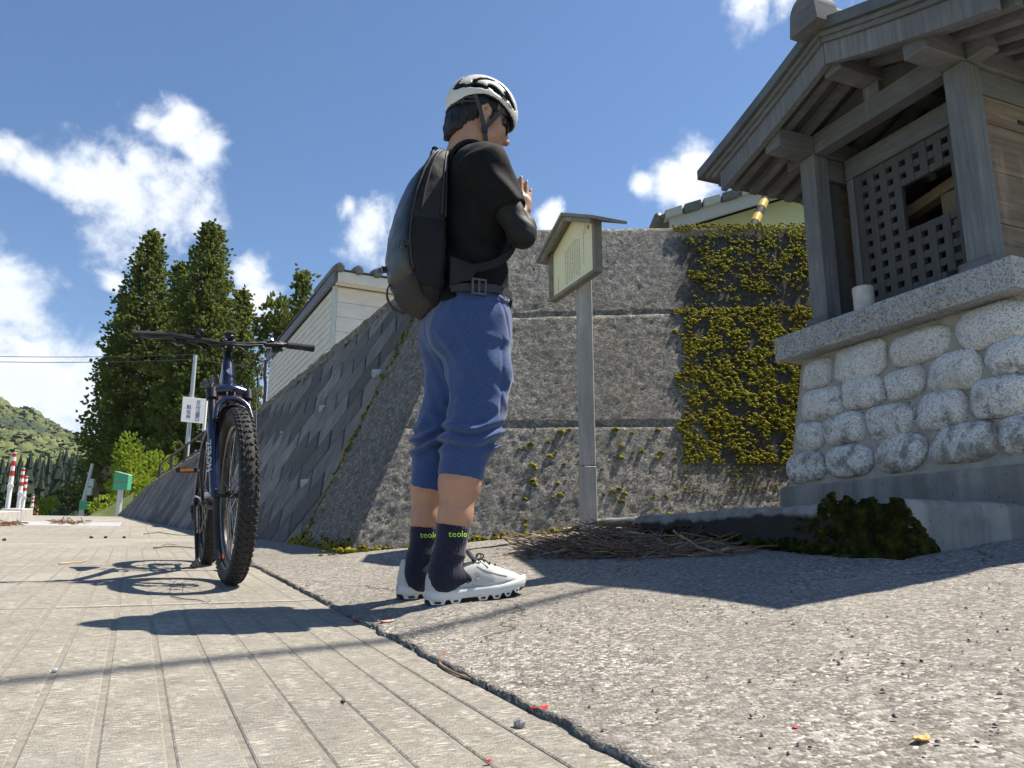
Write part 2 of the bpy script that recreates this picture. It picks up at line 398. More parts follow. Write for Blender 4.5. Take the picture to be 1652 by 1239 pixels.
def ground_all():
    # big sheet out to the horizon
    ax = sorted(set([round(s*v, 3) for s in (-1, 1) for v in axis((0, 60, 3), (60, 400, 20), (400, 2000, 100))]))
    V = []; n = len(ax)
    for x in ax:
        for y in ax:
            a, l = to_al(x, y); z = z_road(a) if a > -60 else -3
            z -= .2
            if l < -5.2: z = max(-4.0, z - .35*(-5.2 - l))
            d = math.hypot(x, y)
            if d > 90: z = min(z, -2.2) - .0006*(d-90)
            V.append((x, y, z))
    struct(mesh_obj('ground', V, grid_faces(n, n), M_GRASS, smooth=True))
    # carriageway bed, strips and bands on it
    AA = axis((-5, 0, .5), (0, 19, .5), (19, 34, .5)); LL = axis((-4.6, .605, .3))
    V = [(*al(a, l), z_road(a) - .0026) for a in AA for l in LL]
    road = struct(mesh_obj('road', V, grid_faces(len(AA), len(LL)), M_GRV, origin=(0, 0, 0)))
    def slab(name, a0, a1, l0, l1, mat, top=0.0, ch=.0018, step=1.2):
        mb = MB(); k = max(1, int((a1-a0)/step)); ts = [a0 + (a1-a0)*i/k for i in range(k+1)]
        V = []
        for a in ts:
            e = ch if a in (ts[0], ts[-1]) else 0
            aa = a
            for l, dz in ((l0, -.006), (l0, -ch), (l0+ch*1.5, 0), (l1-ch*1.5, 0), (l1, -ch), (l1, -.006)):
                V.append((*al(aa, l), z_road(a) + top + dz - (e if dz > -.005 else 0)))
        F = [(i*6+j, (i+1)*6+j, (i+1)*6+j+1, i*6+j+1) for i in range(k) for j in range(5)]
        F += [tuple(range(6)), tuple(k*6+j for j in range(6))[::-1]]
        mb.add(V, F); return mb.build(name, mat, road)
    grooves = [-.018 + .0880*i for i in range(-46, 8)]
    def edges(lmin, lmax): 
        g = [x for x in grooves if lmin+.03 < x < lmax-.03]; return [lmin] + g + [lmax]
    gw = .0052
    for a0, a1, lmin in ((-3.2, 2.710, -.95), (2.730, 4.452, -1.6), (4.468, 6.13, -2.2)):
        E_ = edges(lmin, .585)
        for i in range(len(E_)-1):
            slab('paving_strip', a0, a1, E_[i] + (gw if i else 0), E_[i+1] - (gw if i < len(E_)-2 else 0), M_PAV, top=rnd.uniform(-.0004, .0004))
        slab('paving_band', a0, a1, -4.5, lmin - .012, M_PAV)
    slab('paving_band', 6.145, 8.10, -4.5, .585, M_PAV)
    # squared paving of the far stretch
    E_ = edges(-1.9, .585)[::2]; E_[-1] = .585
    rows = axis((8.115, 11.95, .55))
    for k in range(len(rows)-1):
        for i in range(len(E_)-1):
            slab('paving_slab', rows[k], rows[k+1]-.022, E_[i]+.008, E_[i+1]-.008, M_PAV, step=9)
    slab('paving_band', 8.115, 11.95, -4.5, -1.92, M_PAV)
    slab('pale_patch', 11.97, 14.3, -2.3, -.15, M_PALE); slab('paving_band', 11.97, 14.3, -4.5, -2.32, M_PAV); slab('paving_band', 11.97, 14.3, -.13, .585, M_PAV)
    slab('paving_band', 14.32, 33.5, -4.5, .585, M_PAV, step=.8)
    # thin worn white line across the paving
    mb = MB(); V = []
    ts = axis((-.18, .56, .02))
    for l in ts:
        w = .004 + .0022*nz(l*9, 1, 2, 1); 
        for s in (-1, 1): V.append((*al(2.72 + s*max(.001, w) + .004*nz(l*2, 3, 0, 1), l), z_road(2.72) + .0016))
    mb.add(V, [(i*2, i*2+1, i*2+3, i*2+2) for i in range(len(ts)-1)])
    o = mb.build('transverse_line', M_LINE, road)
    # asphalt apron in front of the shrine
    AA = axis((-4, .2, .15), (.2, 4.4, .022), (4.4, 9, .12), (9, 23.5, .5)); LL = axis((.59, 3.3, .022), (3.3, 7.5, .15))
    V = []; na, nl = len(AA), len(LL)
    for a in AA:
        for j, l in enumerate(LL):
            d = 0.0
            if j < 14: l2 = l + (.016*nz(a*9, 5, 0, 1, 4) + .010*nz(a*41, 9, 0, 1, 2)) * (1 - j/14)
            else: l2 = l
            x, y = al(a, l2)
            d = .006*nz(x, y, 0, 1.6) + .0025*nz(x, y, 3, 9) + .0016*nz(x, y, 7, 45, 2)
            # sunken ravelled patch near the camera
            q = math.exp(-((a-.62)/.18)**2 - ((l-1.35)/.25)**2); d -= q*max(0, nz(x, y, 1, 26, 3))*.014
            z = z_apron(a, max(l2, .59)) + d + .004
            if j == 0: z = z_road(a) + .010 + .004*nz(a*30, 2, 0, 1, 2)
            V.append((x, y, z))
    def keep(i, j):
        x, y, _ = V[i*nl+j]; q = .861*x + .508*y
        return q < 1.75 or (y < 4.75 and x > -.9)
    F = grid_faces(na, nl, keep); b = len(V)
    for a in AA:
        x, y = al(a, .59 + .016*nz(a*9, 5, 0, 1, 4) + .010*nz(a*41, 9, 0, 1, 2) + .006); V.append((x, y, z_road(a) - .03))
    F += [(i*nl, b+i, b+i+1, (i+1)*nl) for i in range(na-1)]
    ap = struct(mesh_obj('asphalt_apron', V, F, M_ASP, smooth=True)); fix_normals(ap)
    return road, ap
ROAD, APRON = ground_all()
# ------------------------------------------------------------------ retaining walls
WD = Vector((-.508, .861, 0)); QD = Vector((.861, .508, 0))          # along the block wall / into the bank
WB, WQ0 = .45, 1.45
def wzb(w): return .0785 + .0455*w
def wztop(w):
    pts = [(-2, 2.47), (5.3, 2.47), (6.4, 2.40), (9.8, 2.02), (12.7, 1.80), (18.5, 1.66), (22.2, 1.12)]
    for (a, x), (b, y) in zip(pts, pts[1:]):
        if w <= b: return x + (y-x)*(w-a)/(b-a)
    return 1.12
def Wp(w, z, off=0.0):
    q = WQ0 + WB*(z - .29 - .0455*max(0, w-5.2))
    n = Vector((-.861, -.508, WB)).normalized()
    return WD*w + QD*q + Vector((0, 0, z)) + n*off
MD = Vector((.9982, .06, 0)); MN = Vector((-.06, .9982, 0)); MB0 = .30; MM0 = 4.40
def Mp(c, z, off=0.0):                                                # main wall: c along, z up
    m = MM0 + MB0*(z - .3); n = (-MN + Vector((0, 0, MB0))).normalized()
    return MD*c + MN*m + Vector((0, 0, z)) + n*off
def corner(z):
    q = WQ0 + WB*(z - .29); m = MM0 + MB0*(z - .3)
    A = np.array([[QD.x, QD.y], [MN.x, MN.y]]); x, y = np.linalg.solve(A, [q, m]); return Vector((x, y, z))
def mztop(c): return 2.49 + .045*max(0, c)
def mat_wall_concrete(name, dark=1.0, moss=True):
    m, T = newmat(name); p = T.pos
    st = T.vmath('MULTIPLY', p, (3.2, 3.2, .9)); big = T.noise(st, 1.2, 6, .62)
    mid = T.noise(p, 26, 5, .72); fine = T.noise(p, 120, 4, .75); vv = T.voro(p, 110, 'F1', 1)
    s = T.add('ShaderNodeSeparateColor'); T.l.new(vv, s.inputs[0])
    k = lambda c: tuple(x*dark for x in c)
    col = T.ramp(s.outputs[0], [(0, k((.15, .140, .122))), (.45, k((.30, .282, .248))), (.85, k((.41, .387, .342))), (1, k((.55, .525, .47)))])
    col = T.mix(T.mapr(mid, .42, .56, .72, 0), col, k((.115, .107, .093)))
    col = T.mix(T.mapr(big, .46, .66, 0, .45), col, k((.16, .150, .132)))
    col = T.mix(T.mapr(T.noise(p, 4, 5), .62, .74, 0, .5), col, k((.36, .35, .33)))
    if moss:
        zz = T.add('ShaderNodeSeparateXYZ'); T.l.new(p, zz.inputs[0])
        edge = T.math('ADD', zz.outputs[0], T.math('MULTIPLY', T.math('SUBTRACT', T.noise(p, 3, 4), .5), .35))
        reg = T.math('MULTIPLY', T.mapr(edge, 1.08, 1.20, 0, 1), T.mapr(zz.outputs[2], .62, .85, 0, 1))
        col = T.mix(T.math('MULTIPLY', reg, .80), col, (.045, .042, .034))
    T.l.new(col, T.b.inputs['Base Color']); T.b.inputs['Roughness'].default_value = .95; T.b.inputs['Specular IOR Level'].default_value = .2
    n1 = bump(T, fine, .6, .008); n2 = bump(T, mid, .5, .012, n1); T.l.new(n2, T.b.inputs['Normal']); return m
M_WALL = mat_wall_concrete('old_wall_concrete'); M_WALL2 = mat_wall_concrete('shaded_wall_concrete', .72, False)  # second one is a darker copy: the end face's shade put into the colour
def mat_block():
    m, T = newmat('wall_block_concrete'); p = T.pos
    oi = T.add('ShaderNodeObjectInfo').outputs['Random']
    base = T.ramp(oi, [(0, (.085, .083, .080)), (.5, (.165, .160, .153)), (1, (.28, .272, .26))])
    st = T.noise(T.vmath('MULTIPLY', p, (5, 5, .8)), 2.2, 5, .65)
    col = T.mix(T.mapr(st, .40, .62, .60, 0), base, (.085, .083, .082))
    col = T.mix(T.mapr(T.noise(T.vmath('MULTIPLY', p, (14, 14, 1.4)), 2.0, 4), .64, .72, 0, .55), col, (.36, .355, .34))
    col = T.mix(T.mapr(T.noise(p, 90, 4, .7), .5, .75, 0, .35), col, (.26, .255, .25))
    T.l.new(col, T.b.inputs['Base Color']); T.b.inputs['Roughness'].default_value = .93; T.b.inputs['Specular IOR Level'].default_value = .2
    T.l.new(bump(T, T.noise(p, 60, 5, .7), .6, .008), T.b.inputs['Normal']); return m
M_BLOCK = mat_block()
M_JOINT = simple('block_joint', (.05, .048, .045), .95, var=.3, scale=30)
M_PVC = simple('grey_pvc', (.55, .55, .56), .5, var=.1)
M_RUSTRAIL = simple('dark_rail', (.05, .045, .045), .6, var=.2)
def mat_moss(name, stops, sc=24):
    m, T = newmat(name); p = T.pos
    n = T.math('ADD', T.math('MULTIPLY', T.noise(p, sc, 5, .7), .75), T.math('MULTIPLY', T.noise(p, 3, 3), .35))
    col = T.ramp(n, stops); T.l.new(col, T.b.inputs['Base Color']); T.b.inputs['Roughness'].default_value = 1; T.b.inputs['Specular IOR Level'].default_value = .1
    T.l.new(bump(T, T.noise(p, 260, 3, .8), 1.0, .012), T.b.inputs['Normal']); return m
M_MOSS = mat_moss('wall_moss', [(.36, (.060, .044, .011)), (.47, (.19, .155, .022)), (.57, (.37, .335, .042)), (.72, (.55, .52, .075))], 40)
M_MOSSD = mat_moss('dark_moss', [(.35, (.010, .012, .005)), (.50, (.030, .036, .009)), (.62, (.085, .090, .016)), (.74, (.20, .19, .03))])
def clump(mb, c, n, r, rs, flat=.7, seg=7, drop=.25):
    """low lumpy dome on a surface with normal n"""
    n = Vector(n).normalized(); x = n.orthogonal().normalized(); x = Vector((0, 0, 1)).cross(n); x = x.normalized() if x.length > .1 else Vector((1, 0, 0)); y = n.cross(x)
    V = []; ph = rs.uniform(0, 6)
    for i, (rr, h) in enumerate(((1.0, -.15), (1.02, .28), (.70, .72), (.28, .98))):
        for k in range(seg):
            an = 2*PI*k/seg + ph*i; q = r*rr*(1 + rs.uniform(-.28, .28))
            V.append(Vector(c) + x*(q*1.25*math.cos(an)) + y*(q*.8*math.sin(an) - drop*r*h*0) + n*(r*flat*h*(1+rs.uniform(-.25, .25))))
    V.append(Vector(c) + n*(r*flat*1.05)); F = []
    for i in range(3):
        for k in range(seg): F.append((i*seg+k, i*seg+(k+1) % seg, (i+1)*seg+(k+1) % seg, (i+1)*seg+k))
    for k in range(seg): F.append((3*seg+k, 3*seg+(k+1) % seg, 4*seg))
    mb.add(V, F)
def walls_all():
    wall = thing('retaining_wall', 'weathered rough concrete retaining wall patched with moss behind the notice board', 'wall', (1.2, 4.6, .3))
    # displaced main face
    zs = axis((.05, .3, .06), (.3, 2.40, .0165), (2.40, 2.47, .02)); cs_n = 250; V = []
    for z in zs:
        c0 = corner(z).dot(MD); 
        for i in range(cs_n+1):
            t = i/cs_n; c = c0 + (3.6 - c0)*(t**1.12); zz = z
            if z > 2.3: zz = z + (mztop(c) - 2.47)*(z-2.3)/.17
            p = Mp(c, zz)
            d = .006*nz(p.x, p.z, 4, 4, 3) + .005*nz(p.x, p.z, 9, 30, 3) - .014*max(0, nz(p.x, p.z, 2, 42, 2) - .28)*2
            rough = .55 + .45*max(0, min(1, (1.1 - p.z)*2)) ; d *= rough
            for zj in (1.035 + .02*p.x, 1.80 + .05*p.x):
                d -= .020*math.exp(-((p.z - zj)/.010)**2) * (1 if p.x < 1.25 or zj < 1.4 else .3)
            if p.z > 1.80 + .05*p.x: d -= .012
            if i == 0: d = 0
            V.append(Mp(c, zz, d))
    nm = cs_n + 1; F = grid_faces(len(zs), nm)
    b = len(V)                                                        # top surface going back
    for i in range(nm):
        p = Vector(V[(len(zs)-1)*nm + i]); V.append(p + Vector((.1, .4, .012)))
    F += [((len(zs)-1)*nm+i, b+i, b+i+1, (len(zs)-1)*nm+i+1) for i in range(nm-1)]
    o = mesh_obj('wall_face', V, F, M_WALL, wall, smooth=True); fix_normals(o)
    # end face beside the block wall (same batter as the block wall, 4 cm proud)
    V = []; nc = 70
    for z in zs:
        k = corner(z); w0 = k.dot(WD)
        for i in range(nc+1):
            w = w0 + (5.30 - w0)*i/nc; d = 0 if i == 0 else .014*nz(w, z, 1, 6, 4) + .008*nz(w, z, 5, 28, 2)
            d -= .012*math.exp(-((z - 1.03)/.01)**2) * (i > 0)
            V.append(Wp(w, z, d) if i else k)
    V2 = [Wp(5.30, z, -.06) for z in zs]; F = grid_faces(len(zs), nc+1); b = len(V); V += V2
    F += [(j*(nc+1)+nc, (j+1)*(nc+1)+nc, b+j+1, b+j) for j in range(len(zs)-1)]
    b = len(V)
    for i in range(nc+1): V.append(Vector(V[(len(zs)-1)*(nc+1)+i]) + Vector((.34, .2, .012)))
    F += [((len(zs)-1)*(nc+1)+i, b+i, b+i+1, (len(zs)-1)*(nc+1)+i+1) for i in range(nc)]
    o = mesh_obj('end_face', V, F, M_WALL2, wall, smooth=True); fix_normals(o)
    # block wall: concrete blocks laid on the diagonal
    bw = thing('block_retaining_wall', 'long leaning retaining wall of grey concrete blocks laid diagonally beside the road', 'wall', tuple(Wp(12, wzb(12))))
    V = []; ws = axis((5.31, 22.4, .6))
    for w in ws: V += [Wp(w, wzb(w)-.15, -.011), Wp(w, wztop(w)-.03, -.011)]
    mesh_obj('joint_bed', V, [(i*2, i*2+2, i*2+3, i*2+1) for i in range(len(ws)-1)], M_JOINT, bw)
    # plane coordinates: (w, z) ; diagonal families
    def clip(poly, a, b, c):
        out = []
        for i in range(len(poly)):
            p, q = poly[i], poly[(i+1) % len(poly)]; dp, dq = a*p[0]+b*p[1]-c, a*q[0]+b*q[1]-c
            if dp >= 0: out.append(p)
            if (dp >= 0) != (dq >= 0): t = dp/(dp-dq); out.append((p[0]+(q[0]-p[0])*t, p[1]+(q[1]-p[1])*t))
        return out
    L_, H_ = .44, .29; c45 = math.sqrt(.5); blocks = []
    for r in range(-5, 72):
        for k in range(-50, 60):
            u0 = k*L_ + (r % 2)*L_*.5; v0 = r*H_
            g = .009
            rect = [(u0+g, v0+g), (u0+L_-g, v0+g), (u0+L_-g, v0+H_-g), (u0+g, v0+H_-g)]
            poly = [((y*c45 - x*c45) + 5.3, (x*c45 + y*c45)*.93) for x, y in rect]   # d1: up and towards the near end
            if max(p[0] for p in poly) < 5.3 or min(p[0] for p in poly) > 22.3 or min(p[1] for p in poly) > 2.7 or max(p[1] for p in poly) < .2: continue
            wm = sum(p[0] for p in poly)/4
            poly = clip(poly, 1, 0, 5.325)
            s0 = .0455; poly = clip(poly, -s0, 1, .0785-.05) if poly else poly
            if poly:
                t0, t1 = wztop(wm-.3), wztop(wm+.3); sl = (t1-t0)/.6; poly = clip(poly, sl, -1, -(t0 - sl*(wm-.3)) + .05)
            if len(poly) < 3: continue
            area = abs(sum(poly[i][0]*poly[(i+1) % len(poly)][1]-poly[(i+1) % len(poly)][0]*poly[i][1] for i in range(len(poly))))/2
            if area < .006: continue
            blocks.append((wm, poly))
    blocks.sort(key=lambda b: b[0])
    def add_block(mb, poly):
        cx = sum(p[0] for p in poly)/len(poly); cy = sum(p[1] for p in poly)/len(poly); n = len(poly); e = rnd.uniform(-.0025, .0025)
        lo = [Wp(x, y, -.016) for x, y in poly]; md = [Wp(x, y, -.006+e) for x, y in poly]
        tp = []
        for x, y in poly:
            dx, dy = cx-x, cy-y; q = math.hypot(dx, dy) or 1; tp.append(Wp(x+dx/q*.014, y+dy/q*.014, e))
        F = [tuple(range(2*n, 3*n))] + [(i, (i+1) % n, n+(i+1) % n, n+i) for i in range(n)] + [(n+i, n+(i+1) % n, 2*n+(i+1) % n, 2*n+i) for i in range(n)]
        mb.add(lo + md + tp, F)
    far_mb = MB()
    for i, (wm, poly) in enumerate(blocks):
        if i < 285:
            mb = MB(); add_block(mb, poly); mb.build('block', M_BLOCK, bw)
        else: add_block(far_mb, poly)
    if far_mb.v: far_mb.build('far_blocks', M_BLOCK, bw, kind='stuff')
    # crumbling top edge
    mb = MB(); ws = axis((5.3, 22.2, .05)); V = []
    for w in ws:
        z = wztop(w)
        for dz, off in ((-.07, .0), (-.02, .035), (.035, .02), (.05, -.06), (.04, -.30)):
            V.append(Wp(w, z+dz+.018*nz(w, dz, 0, 7), off+.016*nz(w, off, 4, 9)))
    mb.add(V, grid_faces(len(ws), 5)); mb.build('coping', M_WALL2, bw, smooth=True)
    for (u, v) in ((609, 602), (522, 659), (459, 700), (494, 779)):
        n = Vector((-.861, -.508, WB)).normalized(); p = hit(u, v, Wp(6, 1), n)
        mb = MB(); ax = (Vector((-.861, -.508, -.12))).normalized()
        mb.ring(p - ax*.05, ax, .024, [(0, 0), (.006, 0), (.006, .085), (0, .085)], 14); mb.build('weep_pipe', M_PVC, bw, auto=40)
    # low handrail on the far end of the block wall
    hr = thing('handrail', 'dark metal handrail standing on top of the far block wall', 'railing', tuple(Wp(15, wztop(15), -.2)))
    pt = [Wp(w, wztop(w)+.0, -.22) for w in (12.6, 14.2, 15.8, 17.4, 18.8)]
    for p in pt: MB().box((p.x-.025, p.y-.025, p.z-.1), (p.x+.025, p.y+.025, p.z+.62)).build('post', M_RUSTRAIL, hr)
    for h in (.60, .32): MB().tube([p + Vector((0, 0, h)) for p in pt], .022, 8).build('rail', M_RUSTRAIL, hr)
    # terrace behind both walls
    edge = [Wp(w, wztop(w)-.05, -.25) for w in axis((22.4, 5.3, 1.2))]
    edge += [corner(2.43) + Vector((.25, .3, 0))] + [Mp(c, mztop(c)-.05, -.3) for c in (.8, 1.6, 2.4, 3.6, 6)]
    V = []; ds = (0, .6, 2, 5, 12, 30, 80)
    for e in edge:
        for d in ds: V.append(e + Vector((.28*d, .96*d, min(.02*d, .6) + (.05*nz(e.x, e.y+d, 0, .8) if d else 0))))
    struct(mesh_obj('terrace_ground', V, grid_faces(len(edge), len(ds)), simple('terrace_gravel', (.24, .225, .20), .95, var=.3, scale=5, bmp=.5, bscale=40, bdist=.02), smooth=True))
    # moss on the main wall: too many cushions to count
    mb = MB(); rs = random.Random(11); cnt = 0
    nrm = (-MN + Vector((0, 0, MB0))).normalized(); tries = 0
    while cnt < 8500 and tries < 200000:
        tries += 1
        u = rs.uniform(1085, 1312); v = rs.uniform(338, 800)
        p = hit(u, v, Mp(1, 1), nrm); 
        if p.z > mztop(p.x) + .03: continue
        zj = 1.80 + .05*p.x
        dens = .58 + 1.5*nz(p.x, p.z, 3, 9.0, 4)
        if p.z > zj + .02:                                            # upper field: patchy
            dens *= .62; 
            if u < 1112 + 34*nz(p.z, 0, 0, 5): dens = 0
            if zj + .02 < p.z < zj+.14: dens *= .25
        elif p.z > 1.00: dens *= 1.25; dens = 0 if u < 1102 + 30*nz(p.z, 1, 0, 5) else dens
        elif p.z > .80: dens *= 1.0; dens = 0 if u < 1100 else dens
        else: dens *= .16
        if abs(p.z - zj) < .016: dens = 1.2
        if p.z > mztop(p.x) - .03: dens = 1.1
        if rs.random() > dens: continue
        r = (.0032 + .0090*rs.random()**1.8)*(1.15 if p.z > .8 else .8)
        clump(mb, p + nrm*.004, nrm + Vector((0, 0, rs.uniform(.5, 1.3))), r, rs, rs.uniform(.7, 1.1), 5); cnt += 1
    for i in range(160):                                              # scattered cushions elsewhere and along the foot
        if i < 60: u, v = rs.uniform(830, 1090), rs.uniform(690, 850)
        else: u, v = rs.uniform(590, 1010), None
        if v is None:
            c = rs.uniform(-.8, .7); z = ground_z(*(Mp(c, .3).xy)) + rs.uniform(0, .07)**1.3; p = Mp(c, z)
        else: p = hit(u, v, Mp(1, 1), nrm)
        clump(mb, p, nrm + Vector((0, 0, .9)), rs.uniform(.006, .020), rs, .9)
    for i in range(230):                                              # moss line between the end face and the blocks
        z = rs.uniform(.3, 2.4); p = Wp(5.28 + rs.gauss(0, .035), z, .004)
        clump(mb, p, Vector((-.6, -.4, .8)), rs.uniform(.006, .016), rs, .8)
    for i in range(170):
        w = rs.uniform(4.2, 5.6); p = Wp(w, wzb(w) + abs(rs.gauss(0, .035)), .006); clump(mb, p, Vector((-.5, -.4, .9)), rs.uniform(.006, .018), rs, .8)
    o = mb.build('moss', M_MOSS, None, smooth=True, kind='stuff'); tag(o, 'yellow green moss cushions growing over the concrete retaining wall', 'moss')
walls_all()
# ------------------------------------------------------------------ shrine on its stone pedestal
SA = Vector((.3827, -.9239, 0)); SN = Vector((.9239, .3827, 0))
def S(s, n, z): return SA*s + SN*n + Vector((0, 0, z))
SCN = -2.395
def on_front(u, v, n0, batter=0.0, zref=0.0):
    """pixel -> (s, z) on the plane n = n0 + batter*(z - zref)"""
    nn = SN - Vector((0, 0, batter)); p = hit(u, v, S(0, n0, zref), nn); return p.dot(SA), p.z
def mat_weathered(name, c0, c1, c2, grain=(60, 60, 3), rough=.85):
    m, T = newmat(name); p = T.pos
    g = T.noise(T.vmath('MULTIPLY', p, grain), 1, 5, .65, .6); b = T.noise(p, 3.2, 5, .6)
    col = T.ramp(g, [(.28, c0), (.52, c1), (.78, c2)])
    col = T.mix(T.mapr(b, .36, .62, .45, 0), col, tuple(x*.55 for x in c1))
    col = T.mix(T.mapr(T.noise(T.vmath('MULTIPLY', p, (9, 9, 2)), 1.2, 5), .60, .75, 0, .35), col, tuple(min(1, x*1.35) for x in c2))
    T.l.new(col, T.b.inputs['Base Color']); T.b.inputs['Roughness'].default_value = rough; T.b.inputs['Specular IOR Level'].default_value = .3
    T.l.new(bump(T, g, .35, .003), T.b.inputs['Normal']); return m
M_SHW = mat_weathered('grey_weathered_timber', (.140, .144, .155), (.188, .194, .207), (.275, .284, .302))
M_SHH = mat_weathered('grey_weathered_timber_level', (.118, .120, .127), (.165, .169, .177), (.235, .240, .252), (5, 5, 60))
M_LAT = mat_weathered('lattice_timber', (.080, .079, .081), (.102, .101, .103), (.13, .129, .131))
M_BROWN = mat_weathered('side_panel_timber', (.13, .09, .065), (.22, .165, .12), (.36, .285, .21), (2.5, 2.5, 42))
M_ROOF = simple('roof_sheet', (.13, .135, .13), .55, .3, var=.25, scale=6, bmp=.2, bscale=60)
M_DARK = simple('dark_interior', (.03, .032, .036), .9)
M_PLAQ = simple('plain_wood', (.20, .155, .10), .7, var=.25, scale=8, stretch=(30, 30, 3))
M_CER = simple('pale_ceramic', (.50, .48, .46), .55, var=.18, scale=25, bmp=.2, bscale=120)
def mat_granite(name, base, dark, sc=150, dens=.55, stain=.3):
    m, T = newmat(name); p = T.pos
    v = T.voro(p, sc, 'F1', 1); s = T.add('ShaderNodeSeparateColor'); T.l.new(v, s.inputs[0])
    n = T.noise(p, sc*.55, 4, .7); k = T.math('ADD', T.math('MULTIPLY', s.outputs[0], .35), T.math('MULTIPLY', n, .65))
    col = T.ramp(k, [(.28, dark), (.40, tuple((a+b)/2 for a, b in zip(base, dark))), (.50, base), (.80, tuple(min(.9, x*1.15) for x in base))])
    col = T.mix(T.mapr(T.noise(p, 7, 6, .65), .50, .72, 0, stain), col, tuple(x*.28 for x in base))
    if stain > .4:                                                    # splash dirt and lichen, heavier on the lower courses
        z = T.add('ShaderNodeSeparateXYZ'); T.l.new(p, z.inputs[0]); g = T.math('ADD', T.noise(p, 16, 6, .72), T.mapr(z.outputs[2], .55, 1.15, .10, -.06))
        col = T.mix(T.mapr(g, .52, .66, 0, .75), col, (.12, .118, .112)); col = T.mix(T.mapr(T.noise(p, 5, 4), .58, .7, 0, .3), col, (.55, .48, .36))
    T.l.new(col, T.b.inputs['Base Color']); T.b.inputs['Roughness'].default_value = .8; T.b.inputs['Specular IOR Level'].default_value = .35
    T.l.new(bump(T, T.math('ADD', n, T.math('MULTIPLY', T.noise(p, 28, 4), .9)), .35, .006), T.b.inputs['Normal']); return m
M_STONE = mat_granite('white_granite_cobble', (.70, .69, .665), (.30, .30, .30), 190, stain=.5)
M_SLAB = mat_granite('hewn_granite', (.42, .425, .42), (.13, .135, .14), 170, stain=.25)
M_MORT = simple('pale_mortar', (.38, .365, .33), .95, var=.18, scale=18, bmp=.5, bscale=140, bdist=.004)
def mat_plinth():
    m, T = newmat('plinth_concrete'); p = T.pos
    st = T.noise(T.vmath('MULTIPLY', p, (6, 6, 1.0)), 2.0, 5, .6); f = T.noise(p, 60, 4, .7)
    col = T.ramp(T.noise(p, 5, 6, .65), [(.3, (.22, .215, .20)), (.7, (.36, .35, .325))])
    col = T.mix(T.mapr(st, .40, .60, 0, .6), col, (.15, .147, .138))
    col = T.mix(T.mapr(T.voro(p, 26, 'F1', 0), .06, .10, .85, 0), col, (.03, .03, .028))
    # front face darkened almost to black, fading out at the near corner
    a = T.vmath('DOT_PRODUCT', p, (.3827, -.9239, 0), out=1)
    w = T.math('ADD', a, T.math('MULTIPLY', T.math('SUBTRACT', T.noise(p, 4, 5, .65), .5), .45))
    z = T.add('ShaderNodeSeparateXYZ'); T.l.new(p, z.inputs[0])
    reg = T.math('MULTIPLY', T.mapr(w, -1.84, -2.02, 0, .93, True), T.mapr(T.math('ADD', z.outputs[2], T.math('MULTIPLY', T.noise(p, 9, 4), .07)), .470, .455, 0, 1))
    col = T.mix(reg, col, (.022, .022, .020))
    T.l.new(col, T.b.inputs['Base Color']); T.b.inputs['Roughness'].default_value = .92; T.b.inputs['Specular IOR Level'].default_value = .25
    T.l.new(bump(T, f, .4, .006), T.b.inputs['Normal']); return m
M_PLIN = mat_plinth()
def cobble(name, c, xd, yd, w, h, depth, parent, seed):
    """rounded river cobble: superellipsoid face w x h, out along xd x yd"""
    rs = random.Random(seed); zd = xd.cross(yd).normalized(); nu, nv = 18, 11; V = []; e = .62
    sg = lambda x, p: math.copysign(abs(x)**p, x)
    off = Vector((rs.uniform(0, 50), rs.uniform(0, 50), 0))
    for j in range(nv+1):
        ph = -PI/2 + PI*j/nv
        for i in range(nu):
            th = 2*PI*i/nu; cx = sg(math.cos(th), e)*sg(math.cos(ph), .85); cy = sg(math.sin(th), e)*sg(math.cos(ph), .85); cz = sg(math.sin(ph), .9)
            k = 1 + .17*noise.noise(Vector((cx, cy, cz))*1.2 + off) + .06*noise.noise(Vector((cx, cy, cz))*3 + off)
            V.append(c + xd*(cx*w/2*k) + yd*(cy*h/2*k) + zd*(cz*depth*k))
    F = [(j*nu+i, j*nu+(i+1) % nu, (j+1)*nu+(i+1) % nu, (j+1)*nu+i) for j in range(nv) for i in range(nu)]
    o = mesh_obj(name, V, F, M_STONE, parent, smooth=True)
    fix_normals(o); return o
